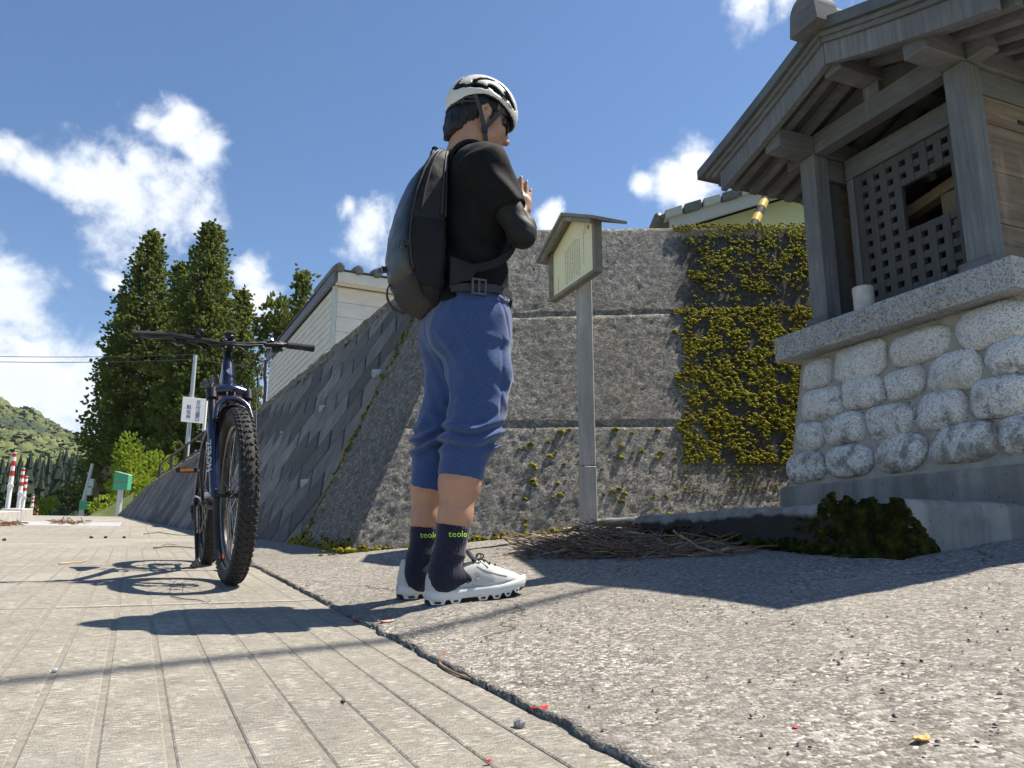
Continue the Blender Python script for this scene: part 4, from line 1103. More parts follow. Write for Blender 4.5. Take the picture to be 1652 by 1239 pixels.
M_HAIR = simple('black_hair', (.012, .011, .012), .45, var=.3, scale=60, stretch=(6, 6, 1), bmp=.6, bscale=160, bdist=.004)
def mat_cloth(name, c0, c1, scale, stretch, weave=900, rough=.85, sheen=.25, b=.25):
    m, T = newmat(name); p = T.vmath('MULTIPLY', T.pos, stretch)
    col = T.ramp(T.noise(p, scale, 4, .75), [(.34, c0), (.66, c1)]); T.l.new(col, T.b.inputs['Base Color']); T.b.inputs['Roughness'].default_value = rough
    T.b.inputs['Sheen Weight'].default_value = sheen; T.b.inputs['Sheen Roughness'].default_value = .5; T.b.inputs['Specular IOR Level'].default_value = .25
    n1 = bump(T, T.noise(T.pos, weave, 2, .6), b, .0015); T.l.new(bump(T, T.noise(T.pos, 26, 3, .5), .25, .008, n1), T.b.inputs['Normal']); return m
M_TEE = mat_cloth('black_jersey', (.0035, .0038, .0048), (.007, .0075, .009), 30, (1, 1, 1), sheen=.02)
M_SLV = mat_cloth('dark_arm_sleeve', (.010, .010, .011), (.017, .017, .018), 40, (1, 1, 1), rough=.6, sheen=.05)
M_TRO = mat_cloth('blue_melange_cloth', (.015, .036, .122), (.058, .108, .270), 150, (1, 1, 5), weave=700)
M_SOCK = mat_cloth('navy_sock', (.010, .012, .028), (.018, .020, .042), 50, (1, 1, 1))
M_LIME = simple('lime_thread', (.45, .75, .08), .7)
M_SHOE = simple('off_white_mesh', (.53, .52, .475), .65, var=.06, scale=18, bmp=.25, bscale=420, bdist=.001)
M_SOLEW = simple('white_foam', (.70, .70, .68), .6, var=.06, scale=25)
M_RUB = simple('black_rubber', (.012, .012, .012), .75, bmp=.2, bscale=200)
M_GREY = simple('grey_trim', (.30, .30, .30), .6); M_LACE = simple('black_lace', (.02, .02, .02), .8)
M_REDM = simple('red_mark', (.60, .03, .03), .5)
def rotf(a):                                                          # pitch forward by a about the r axis
    c, s = math.cos(a), math.sin(a); return np.array([[c, 0, s], [0, 1, 0], [-s, 0, c]])
HT = R(12); H0 = np.array([.026, 0, 1.612]); HM = rotf(HT)
def hd(f, r, z): return tuple(H0 + HM @ np.array([f, r, z], float))
def person_all():
    # ---- body
    B = SDF()
    legs = {1: [((-.085, .072, .085), .036), ((-.072, .076, .14), .034), ((-.058, .082, .25), .047), ((-.046, .085, .35), .060), ((-.028, .088, .44), .056), ((-.008, .092, .52), .052), ((.004, .088, .70), .062), ((0, .082, .88), .078)],
            -1: [((-.112, -.120, .085), .036), ((-.098, -.118, .14), .034), ((-.093, -.112, .25), .044), ((-.088, -.108, .34), .053), ((-.076, -.102, .44), .052), ((-.060, -.096, .53), .048), ((-.012, -.086, .70), .060), ((0, -.078, .88), .075)]}
    for sg in (1, -1):
        B.chain(legs[sg], .03)
        a = legs[sg][0][0]; B.cap((a[0]-.005, a[1], .065), (a[0]+.12, a[1]+.018*sg, .062), .026, .022, .01)
    B.sect([(.86, -.015, 0, .10, .13), (1.0, -.01, 0, .09, .14), (1.2, 0, 0, .095, .16), (1.36, -.01, 0, .08, .16), (1.42, -.015, 0, .05, .09)], .05)
    B.cap((-.040, 0, 1.38), hd(-.022, 0, -.02), .066, .058, .03)
    E1 = hd
    B.ell(hd(.005, 0, .058), (.098, .077, .098), .02, HM.T)
    B.ell(hd(.052, 0, -.012), (.056, .060, .080), .03, HM.T)
    B.ell(hd(.084, 0, -.083), (.026, .030, .022), .025, HM.T)
    for sg in (1, -1):
        B.ell(hd(.018, .050*sg, -.055), (.034, .018, .030), .03, HM.T)
        B.ell(hd(.066, .044*sg, -.010), (.026, .020, .022), .02, HM.T)     # cheek
        B.ell(hd(.092, .033*sg, .022), (.012, .015, .009), .006, HM.T)     # eye lids
        # ear: rim, bowl, lobe
        pts = [(.012, .072, -.020), (-.008, .080, .004), (-.012, .084, .024), (.002, .083, .037), (.016, .079, .030), (.020, .074, .014)]
        B.chain([(hd(f, r*sg, z), .0062) for f, r, z in pts], .004)
        B.ell(hd(.006, .074*sg, .006), (.015, .007, .022), .006, HM.T); B.ell(hd(.010, .073*sg, -.024), (.008, .006, .010), .006, HM.T)
    B.ell(hd(.092, 0, .043), (.014, .050, .010), .012, HM.T)
    B.chain([(hd(.098, 0, .024), .008), (hd(.112, 0, .002), .0095), (hd(.120, 0, -.016), .0125)], .008)
    for sg in (1, -1): B.ell(hd(.110, .011*sg, -.020), (.010, .008, .007), .004, HM.T)
    B.ell(hd(.100, 0, -.044), (.010, .024, .006), .006, HM.T); B.ell(hd(.098, 0, -.054), (.010, .020, .006), .006, HM.T)
    sh, el, wr = {}, {}, {}
    for sg in (1, -1):
        sh[sg] = np.array([-.012, .172*sg, 1.375]); el[sg] = np.array([.106, .222*sg, 1.128]); wr[sg] = np.array([.183, .042*sg, 1.272])
        B.chain([(sh[sg], .055), (sh[sg]*.4+el[sg]*.6, .043), (el[sg], .036), (el[sg]*.6+wr[sg]*.4, .037), (wr[sg], .026)], .02)
        # praying hand: palms pressed together, fingers up
        r0 = .0155*sg
        B.cap(wr[sg], (.190, r0*1.15, 1.318), .024, .017, .012)
        for a, b in (((.176, 1.318), (.176, 1.362)), ((.190, 1.315), (.192, 1.366)), ((.203, 1.316), (.209, 1.362)), ((.213, 1.318), (.220, 1.350))):
            B.cap((a[0], r0, a[1]), (b[0], r0, b[1]), .0150, .0125, .008)
        for base, mid, tip, rr in (((.175, 1.362), (.172, 1.398), (.170, 1.432), .0086), ((.192, 1.366), (.192, 1.406), (.193, 1.444), .0088), ((.209, 1.362), (.213, 1.398), (.215, 1.431), .0084), ((.220, 1.350), (.227, 1.378), (.231, 1.402), .0076)):
            q = .0105*sg
            B.cap((base[0], r0, base[1]), (mid[0], q, mid[1]), rr*1.12, rr, .0025); B.cap((mid[0], q, mid[1]), (tip[0], q*.9, tip[1]), rr, rr*.82, .0025)
        B.cap((.174, r0*1.1, 1.312), (.150, r0*1.0, 1.345), .0135, .0105, .006); B.cap((.150, r0*1.0, 1.345), (.146, r0*.8, 1.376), .0100, .0080, .003)
    V, F = B.mesh(.0046, smooth=1)
    man = sdf_obj('person', V, F, M_SKIN, origin=PL(0, 0, 0))
    tag(man, 'person in bike helmet, black tee and blue cropped trousers praying towards the shrine', 'person')
    # ---- hair at the back and sides below the helmet
    Hh = SDF(); Hh.ell(hd(-.006, 0, .052), (.101, .083, .098), .02, HM.T)
    Hh.ell(hd(-.060, 0, -.015), (.052, .060, .052), .03, HM.T); Hh.cap(hd(-.075, .025, -.05), hd(-.090, .0, -.085), .030, .010, .02); Hh.cap(hd(-.075, -.025, -.05), hd(-.086, -.01, -.085), .030, .010, .02)
    for sg in (1, -1): Hh.cap(hd(.022, .070*sg, .03), hd(.030, .068*sg, -.012), .012, .006, .01)
    Hh.fun((.02, -.2, 1.3), (.3, .2, 1.9), lambda x, y, z: -( (x-hd(.045, 0, 0)[0])*math.cos(HT) - (z-H0[2])*math.sin(HT) ) + 0*y, .01, 1)
    for sg in (1, -1): Hh.ell(hd(.004, .085*sg, -.002), (.026, .03, .040), .01, HM.T, 1)
    def hdisp(x, y, z): return .0028*np.sin(260*y + 60*z + 9*np.sin(40*x)) * np.sin(170*x + 35*z) + .0018*np.sin(410*x+330*y)
    V, F = Hh.mesh(.0042, hdisp, 0); sdf_obj('hair', V, F, M_HAIR, man)
    # ---- t-shirt
    T_ = SDF()
    T_.sect([(.918, -.010, 0, .130, .172), (1.0, -.004, 0, .120, .164), (1.10, .006, 0, .112, .164), (1.22, .008, 0, .118, .186), (1.32, .002, 0, .112, .190), (1.39, -.010, 0, .092, .168), (1.44, -.022, 0, .066, .105), (1.475, -.030, 0, .070, .078)], .05, 2.4)
    for sg in (1, -1):
        e = sh[sg]*.34 + el[sg]*.66
        T_.cap((-.012, .140*sg, 1.378), sh[sg]+np.array([0, .004*sg, -.005]), .078, .073, .05); T_.cap(sh[sg], e, .073, .062, .035, True)
    T_.fun((-.3, -.3, 1.40), (.3, .3, 1.6), lambda x, y, z: np.sqrt((x+.022)**2 + (y*.95)**2)-.068 + 0*z + np.maximum(1.43-z, 0)*2, .006, 1)
    def tdisp(x, y, z):
        a = .0075*np.sin(46*(z + .55*x - .35*y) + 2.2*np.sin(17*x+11*y))*np.exp(-((z-1.05)/.14)**2)
        b = .0065*np.sin(58*(x*.8 + z*.75) + 2*np.sin(14*y))*np.exp(-((z-1.27)/.09)**2)*np.clip((np.abs(y)-.10)/.08, 0, 1)
        return a + b + .0022*np.sin(33*x+20*z)*np.sin(27*y-12*z)
    V, F = T_.mesh(.0055, tdisp, 1); tee = sdf_obj('t_shirt', V, F, M_TEE, man)
    for sg in (1, -1):
        A_ = SDF(); e = sh[sg]*.45 + el[sg]*.55
        A_.cap(e, el[sg], .049, .042, .02); A_.cap(el[sg], el[sg]*.6+wr[sg]*.4, .042, .0425, .02); A_.cap(el[sg]*.6+wr[sg]*.4, wr[sg], .0425, .031, .02, True)
        V, F = A_.mesh(.005, lambda x, y, z: .0016*np.sin(120*z+40*x)*np.exp(-((z-1.15)/.05)**2), 1); sdf_obj('arm_sleeve', V, F, M_SLV, man)
    # ---- cropped trousers
    Q = SDF()
    Q.sect([(.80, -.010, 0, .112, .150), (.86, -.012, 0, .128, .168), (.92, -.010, 0, .122, .166), (.965, -.010, 0, .116, .160)], .05, 2.3)
    Q.ell((-.074, .07, .815), (.072, .080, .082), .05); Q.ell((-.066, -.066, .815), (.070, .080, .080), .05)
    Q.chain([((.002, .082, .86), .118), ((.014, .088, .70), .099), ((.008, .090, .58), .085), ((-.012, .090, .50), .081), ((-.030, .088, .455), .076)], .035)
    Q.chain([((.004, -.078, .86), .114), ((-.012, -.086, .70), .093), ((-.042, -.094, .58), .079), ((-.064, -.098, .50), .076), ((-.074, -.102, .45), .071)], .035)
    Q.cap((-.030, .088, .460), (-.046, .086, .362), .074, .069, .012, True); Q.cap((-.074, -.102, .455), (-.088, -.106, .335), .066, .060, .012, True)
    def qdisp(x, y, z):
        g = np.exp(-((z-.485)/.045)**2); th = .5*np.sin(22*x+9*y)
        a = .0135*g*np.sin(150*(z - .18*x + .05*y) + 2.4*np.sin(24*x+13*y))
        rg = lambda ph: np.abs(np.sin(ph))**.7 - .6
        b = .0085*np.exp(-((z-.65)/.10)**2)*rg(26*(z*.9 - x*1.2) + 1.6*np.sin(15*y+8*x)) + .004*np.exp(-((z-.60)/.06)**2)*rg(55*(z + x*.4) + 2*np.sin(20*y))
        c = .0080*np.exp(-((z-.775)/.05)**2)*rg(34*(z*.9 + x*.55 + y*.35) + 1.6*np.sin(16*x+9*y)) + .004*np.exp(-((z-.92)/.03)**2)*rg(70*x + 50*y)
        seam = .004*np.exp(-((x-.055)/.005)**2)*(y > .1)*(z > .55)*(z < .80) + .005*np.exp(-((x-.045-(.93-z)*.35)/.005)**2)*(y > .08)*(z > .80)*(z < .93)
        wn = np.clip((z-.40)/.05, 0, 1)
        return a*wn + b + c + .0026*wn*np.sin(75*x+33*z+3*np.sin(31*y))*np.sin(60*y+20*z) + seam
    V, F = Q.mesh(.0052, qdisp, 1); tro = sdf_obj('cropped_trousers', V, F, M_TRO, man)
    # ---- socks
    for sg in (1, -1):
        L = legs[sg]; a, b, c = np.array(L[0][0]), np.array(L[1][0]), np.array(L[2][0]); top = b + (c-b)*.72
        K = SDF(); K.cap((a[0], a[1], .055), a + np.array([.002, 0, .01]), .046, .044, .01); K.cap(a, b, .0475, .0435, .02); K.cap(b, top, .0445, .0525 if sg > 0 else .0485, .02, True)
        K.cap((a[0], a[1], .07), (a[0]+.10, a[1]+.015*sg, .055), .036, .03, .02)
        def kd(x, y, z, a=a): return .0011*np.cos(34*np.arctan2(y-a[1], x-a[0]-.01)) + .0022*np.sin(95*z+12*x)*np.exp(-((z-.13)/.035)**2)
        V, F = K.mesh(.0038, kd, 0); so_ = sdf_obj('sock', V, F, M_SOCK, man)
        # knitted word, wrapped round the sock
        cu = bpy.data.curves.new('w', 'FONT'); cu.body = 'teolo'; cu.size = .036; cu.align_x = 'CENTER'; cu.align_y = 'CENTER'; cu.resolution_u = 2; cu.extrude = .0006
        tmp = bpy.data.objects.new('w', cu); COL.objects.link(tmp); bpy.context.view_layer.update()
        me = bpy.data.meshes.new_from_object(tmp.evaluated_get(bpy.context.evaluated_depsgraph_get())); bpy.data.objects.remove(tmp, do_unlink=True)
        ax = b + (top-b)*.66; rad = (.0535 if sg > 0 else .0500); VV = []
        for v in me.vertices:
            an = 1.52 - v.co.x*.80/rad; r_ = rad + .0006 + v.co.z; VV.append(PL(ax[0] + r_*math.cos(an), ax[1] + r_*math.sin(an), ax[2] + v.co.y*.72))
        mesh_obj('knitted_word', VV, [tuple(p.vertices) for p in me.polygons], M_LIME, so_)
    # ---- shoes
    for sg, heel, yaw in ((1, (-.140, .058), R(9)), (-1, (-.176, -.128), R(-6))):
        ca, sa = math.cos(yaw), math.sin(yaw); slope = .105
        gz0 = ground_z(*PL(heel[0]+.12, heel[1], 0).xy) - PO.z
        def loc(x, y, z, ca=ca, sa=sa, heel=heel, gz0=gz0): return PL(heel[0] + x*ca - y*sa, heel[1] + x*sa + y*ca, gz0 + z*1.22 + (x-.14)*slope)
        xs = np.array([0, .012, .04, .08, .12, .16, .20, .24, .27, .29, .302]); wd = np.array([.012, .027, .036, .0365, .036, .041, .047, .0465, .040, .028, .012])
        ht = np.array([.066, .106, .108, .088, .096, .099, .084, .070, .060, .049, .036]); top_open = 0
        S_ = SDF()
        def up(x, y, z):
            w = np.interp(x, xs, wd); h_ = np.interp(x, xs, ht); zc = np.clip((z-.026)/(h_-.026), 0, 1.3)
            k = (np.abs(y/w)**2.4 + zc**2.6)**(1/2.4); d = (k-1)*.03; return np.maximum(np.maximum(d, .022-z), np.maximum(-x, x-.302))
        S_.fun((0, -.06, .02), (.305, .06, .125), up, .004)
        S_.fun((.03, -.05, .06), (.12, .05, .16), lambda x, y, z: np.sqrt(((x-.068)/1.35)**2 + (y*1.15)**2) - .0285 + 0*z + np.maximum(.074-z, 0)*1.5, .006, 1)
        V, F = S_.mesh(.0036, None, 1); Wd = [loc(*v) for v in V]
        shoe = mesh_obj('shoe', Wd, F[:, ::-1], M_SHOE, man, smooth=True)
        # foam midsole, pods, rubber
        def outline(k, dw): return [(x, s_*(np.interp(x, xs, wd)*1.0+dw)) for s_, rng in ((1, np.linspace(.0, .303, 26)), (-1, np.linspace(.303, 0, 26))) for x in rng]
        mb = MB(); n = 52; V = []
        lift = lambda x: .016*max(0, (x-.20)/.10)**2 + .006*max(0, (.03-x)/.03)
        for z, dw in ((.014, .001), (.017, .004), (.027, .005), (.034, .0035), (.037, -.001)):
            V += [loc(x, y, z + lift(x)*(1 if z < .03 else .8)) for x, y in outline(0, dw)]
        F = [(i*n+k, i*n+(k+1) % n, (i+1)*n+(k+1) % n, (i+1)*n+k) for i in range(4) for k in range(n)] + [tuple(range(n)), tuple(4*n+k for k in range(n))[::-1]]
        mb.add(V, F); sole = mb.build('midsole', M_SOLEW, shoe, auto=50)
        pods = [(.008, .058), (.068, .104), (.150, .184), (.192, .222), (.229, .254), (.260, .280)]
        rb = MB(); hl = MB(); pb = MB()
        for x0, x1 in pods:
            for sd_ in (-1, 1):
                def Y(x, k=1.0): return sd_*(np.interp(x, xs, wd)*k + .0035)
                i0, i1 = x0+.007, x1-.007
                V = [loc(x, y, z + lift(x)) for (x, z) in ((x0, .015), (x1, .015), (i1, .004), (i0, .004)) for y in (Y(x), Y(x, .25))]
                pb.add(V, [(0, 2, 4, 6), (1, 7, 5, 3), (0, 1, 3, 2), (2, 3, 5, 4), (4, 5, 7, 6), (6, 7, 1, 0)])
                m_ = (x0+x1)/2; q = (x1-x0)*.22
                V = [loc(x, Y(x)*1.004 + sd_*.0006, z + lift(x)) for x, z in ((m_-q, .0118), (m_+q, .0118), (m_+q*.7, .0072), (m_-q*.7, .0072))]
                hl.add(V, [(0, 1, 2, 3)])
                V = [loc(x, y, z + lift(x)) for (x, z) in ((i0, .0045), (i1, .0045), (i1, -.001), (i0, -.001)) for y in (Y(x, .97), Y(x, .2))]
                rb.add(V, [(0, 2, 4, 6), (1, 7, 5, 3), (0, 1, 3, 2), (2, 3, 5, 4), (4, 5, 7, 6), (6, 7, 1, 0)])
        V = [loc(x, y*.80, z + lift(x)) for z in (.005, .0148) for x, y in outline(0, 0)]
        rb.add(V, [(k, (k+1) % n, n+(k+1) % n, n+k) for k in range(n)] + [tuple(range(n))])
        pb.build('sole_pods', M_SOLEW, shoe, kind='stuff'); hl.build('pod_slots', M_RUB, shoe); rb.build('outsole', M_RUB, shoe)
        # tongue, laces, trims
        mb = MB(); mb.strap([loc(.150, 0, .097), loc(.135, 0, .112), loc(.122, 0, .128)], PR, .038, .005); mb.build('tongue', M_GREY, shoe)
        mb = MB()
        for k in range(5):
            x = .140 + .017*k; w = .020; z = float(np.interp(x, xs, ht)) + .003
            mb.tube(bez([loc(x, -w, z-.010), loc(x+.004, 0, z+.001), loc(x, w, z-.010)], 4), .0019, 6)
        for s2 in (1, -1): mb.tube(bez([loc(.152, 0, .102), loc(.158, .012*s2, .114), loc(.172, .020*s2, .110), loc(.165, .010*s2, .100), loc(.150, 0, .101)], 4), .0021, 6)
        mb.tube(bez([loc(.152, 0, .102), loc(.175, .02, .098), loc(.188, .030, .085)], 4), .0020, 6)
        mb.build('laces', M_LACE, shoe, smooth=True)
        mb = MB(); 
        o_side = 1
        yy = float(np.interp(.032, xs, wd))
        V = [loc(.036, yy*1.0-.002, .070), loc(.042, yy*1.0-.002, .070), loc(.042, yy*1.0-.003, .076), loc(.036, yy*1.0-.003, .076)]
        mb.prism(V, PR*.0035); mb.build('red_tag', M_REDM, shoe)
        # stitched overlays and collar lining
        def side(x, z, s2, k=1.015):
            w = float(np.interp(x, xs, wd)); h_ = float(np.interp(x, xs, ht)); zc = min(.995, max(0, (z-.026)/(h_-.026))); return loc(x, s2*w*(1-zc**2.6)**(1/2.4)*k, z)
        mb = MB()
        for s2 in (1, -1):
            for ln_ in ([(.012, .050), (.05, .046), (.09, .040), (.14, .038), (.19, .040), (.24, .044), (.275, .044)], [(.075, .078), (.095, .066), (.115, .056), (.135, .044), (.145, .038)], [(.150, .085), (.168, .076), (.190, .068), (.215, .060), (.24, .054)], [(.03, .092), (.045, .070), (.06, .052)]):
                mb.tube(bez([side(x, z, s2) for x, z in ln_], 4), .0011, 5, False)
        mb.build('overlay_seams', M_GREY, shoe, smooth=True, kind='stuff')
        mb = MB(); mb.tube(bez([loc(.068 + .040*math.cos(t), .0255*math.sin(t), .094 + .010*math.cos(2*t) - .004*math.cos(t)) for t in np.linspace(0, 2*PI, 15)], 3), .0042, 8); mb.build('collar', M_GREY, shoe, smooth=True)
        mb = MB()
        y_ = float(np.interp(.150, xs, wd))
        for zc, a0, a1 in ((.066, 0, 2*PI), (.050, 0, PI)):
            pts = [loc(.150 + .0055*math.cos(t), y_*(.93 if zc > .06 else 1.0) - .001 + .001, zc + .0055*math.sin(t)) for t in np.linspace(a0, a1, 16)]
            mb.tube(pts, .0011, 5, False)
        mb.build('shoe_emblem', M_GREY, shoe)
    return man
MAN = person_all()
# ------------------------------------------------------------------ helmet, glasses, backpack
def helmet():
    M_HW = simple('white_helmet_shell', (.66, .65, .61), .38, var=.03, scale=12, coat=.3); M_LIN = simple('dark_helmet_inside', (.02, .02, .022), .85)
    M_STR = simple('grey_strap', (.045, .046, .050), .75, bmp=.3, bscale=500); M_PRINT = simple('helmet_print', (.16, .16, .16), .5)
    he = thing('bicycle_helmet', 'off-white vented bicycle helmet with grey chin straps worn by the person', 'helmet', tuple(PL(*hd(0, 0, .06))))
    hc = hd(.006, 0, .070)
    def under(x, y, z):                                               # everything below the rim line (head-local)
        dx, dz = x-H0[0], z-H0[2]; f = dx*math.cos(HT) - dz*math.sin(HT); q = dx*math.sin(HT) + dz*math.cos(HT)
        rim = np.interp(f, [-.15, -.115, -.07, -.02, .03, .08, .12, .16], [.014, .012, .048, .068, .068, .054, .044, .040])
        return (q - rim) + 0*y
    OR = (.134, .099, .122); O = SDF(); O.ell(hc, OR, .01, HM.T)
    O.ell(hc, (.114, .082, .102), .006, HM.T, 1)
    O.fun((-.3, -.3, 1.3), (.4, .3, 2), under, .004, 1)
    # long vents in rows
    for r, vents in ((.0, ((.085, .145, .058), (-.005, .182, .052), (-.092, .150, .044))), (.037, ((.078, .128, .062), (-.012, .170, .056), (-.092, .140, .046))), (.072, ((.058, .110, .052), (-.028, .140, .050), (-.090, .118, .030)))):
        for sg in ((1, -1) if r else (1,)):
            for f, z, L in vents:
                th = math.atan2((f-.01)*.75, .125); d = np.array([math.cos(th), 0, -math.sin(th)])
                def sh_(ff): return np.array([ff, r*sg*1.0, .070 + .113*math.sqrt(max(.02, 1 - ((ff-.006)/.126)**2 - (r/.093)**2))])
                P_ = [hd(*sh_(f + L*k)) for k in (-.62, -.2, .2, .62)]
                for a, b in zip(P_, P_[1:]): O.cap(a, b, .0088, .0088, .003, False); O.p[-1] = (*O.p[-1][:4], 1)
    for sg in (1, -1):                                                # wide openings
        for (f, r, z), rad, tl in (((-.056, .090, .094), (.032, .030, .0125), -.22), ((.008, .092, .106), (.024, .030, .0125), .12), ((.080, .074, .096), (.040, .030, .0105), .50), ((-.108, .058, .084), (.026, .032, .0125), -.4), ((.100, .026, .118), (.030, .009, .03), .6)):
            O.ell(hd(f, r*sg, z), rad, .003, (HM @ rotf(tl)).T, 1)
    for sg in (1, -1):                                                # low side vents
        for f, z, L in ((.040, .092, .046), (-.045, .098, .050)):
            a, b = hd(f-L*.5, .090*sg, z+.006), hd(f+L*.5, .090*sg, z-.004); O.cap(a, b, .0120, .0090, .004); O.p[-1] = (*O.p[-1][:4], 1)
    V, F = O.mesh(.0032, None, 1); Q_ = (V - np.array(hc)) @ HM; k0 = np.sqrt(((Q_/np.array(OR))**2).sum(1))
    fm = [1 if k0[f].mean() < .968 else 0 for f in F]; mesh_obj('shell', pw(V), F[:, ::-1], None, he, smooth=True, mats=[M_HW, M_LIN], fm=fm)  # faces below the outer skin get the dark colour, so vents read as openings
    N = SDF(); N.ell(hc, (.111, .0815, .0985), .01, HM.T); N.ell(hc, (.104, .0785, .092), .01, HM.T, 1)
    N.fun((-.3, -.3, 1.3), (.4, .3, 2), lambda x, y, z: under(x, y, z-.004), .004, 1)
    V, F = N.mesh(.004, None, 1); sdf_obj('liner', V, F, M_LIN, he)
    # rear cradle
    mb = MB()
    for z0, z1 in ((.030, .010), (.044, .034)):
        pts = [PL(*hd(-.006 - .108*math.cos(t), .092*math.sin(t), z1 + (z0-z1)*abs(math.sin(t)))) for t in np.linspace(-1.2, 1.2, 15)]
        mb.tube(pts, .0034, 6)
    for t in (-.8, -.3, .3, .8): mb.tube([PL(*hd(-.006 - .108*math.cos(t), .092*math.sin(t), .014)), PL(*hd(-.006 - .108*math.cos(t), .092*math.sin(t), .040))], .003, 6)
    mb.build('cradle', M_STR, he)
    for sg in (1, -1):
        J = hd(.012, .081*sg, -.052)
        for a in ((hd(-.050, .090*sg, .052)), (hd(.062, .082*sg, .050))):
            m_ = tuple((np.array(a)+np.array(J))/2 + np.array([0, .006*sg, 0]))
            mb = MB(); mb.strap([PL(*p) for p in bez([Vector(a), Vector(m_), Vector(J)], 4)], PF, .015, .0025); mb.build('strap', M_STR, he)
        mb = MB(); mb.box((-.011, -.004, -.014), (.011, .004, .010), lambda x, y, z: PL(J[0]+x, J[1]+y, J[2]+z), .002); mb.build('slider', simple('slider_plastic', (.02, .02, .022), .5), he)
        pts = [Vector(J), Vector(hd(.030, .066*sg, -.085)), Vector(hd(.050, .030*sg, -.112)), Vector(hd(.054, 0, -.118))]
        mb = MB(); mb.strap([PL(*p) for p in bez(pts, 4)], PF, .015, .0025); mb.build('strap', M_STR, he)
    # small lettering along the right rim
    c = hd(.068, .0880, .076); M = frame_m(PL(*c), (PF*math.cos(HT+.38) + PR*(-.30) - Vector((0, 0, math.sin(HT+.38)))), Vector((0, 0, 1)) + PF*.3)
    text_mesh('mont-bell', .0135, M_PRINT, 'lettering', he, M, .0015)
    g = thing('sunglasses', 'dark wraparound sunglasses on the praying person', 'sunglasses', tuple(PL(*hd(.09, 0, .02))))
    mb = MB(); V = []; n = 24
    for i in range(n+1):
        t = -1.15 + 2.3*i/n
        for z, k in ((.040, 1.0), (.022, 1.02), (.002, .985)):
            zz = z if abs(t) > .12 or z > .01 else .014
            V.append(PL(*hd(.046 + .070*math.cos(t)*k, .076*math.sin(t)*k, zz)))
    mb.add(V, grid_faces(n+1, 3)); o = mb.build('lens', simple('dark_lens', (.006, .007, .009), .12, spec=.6), g, smooth=True)
    md = o.modifiers.new('t', 'SOLIDIFY'); md.thickness = .002
    for sg in (1, -1):
        mb = MB(); mb.tube([PL(*hd(.074, .071*sg, .036)), PL(*hd(.045, .079*sg, .036)), PL(*hd(.004, .083*sg, .034)), PL(*hd(-.014, .082*sg, .018))], .0038, 6); mb.build('temple_arm', M_RUB, g)
helmet()
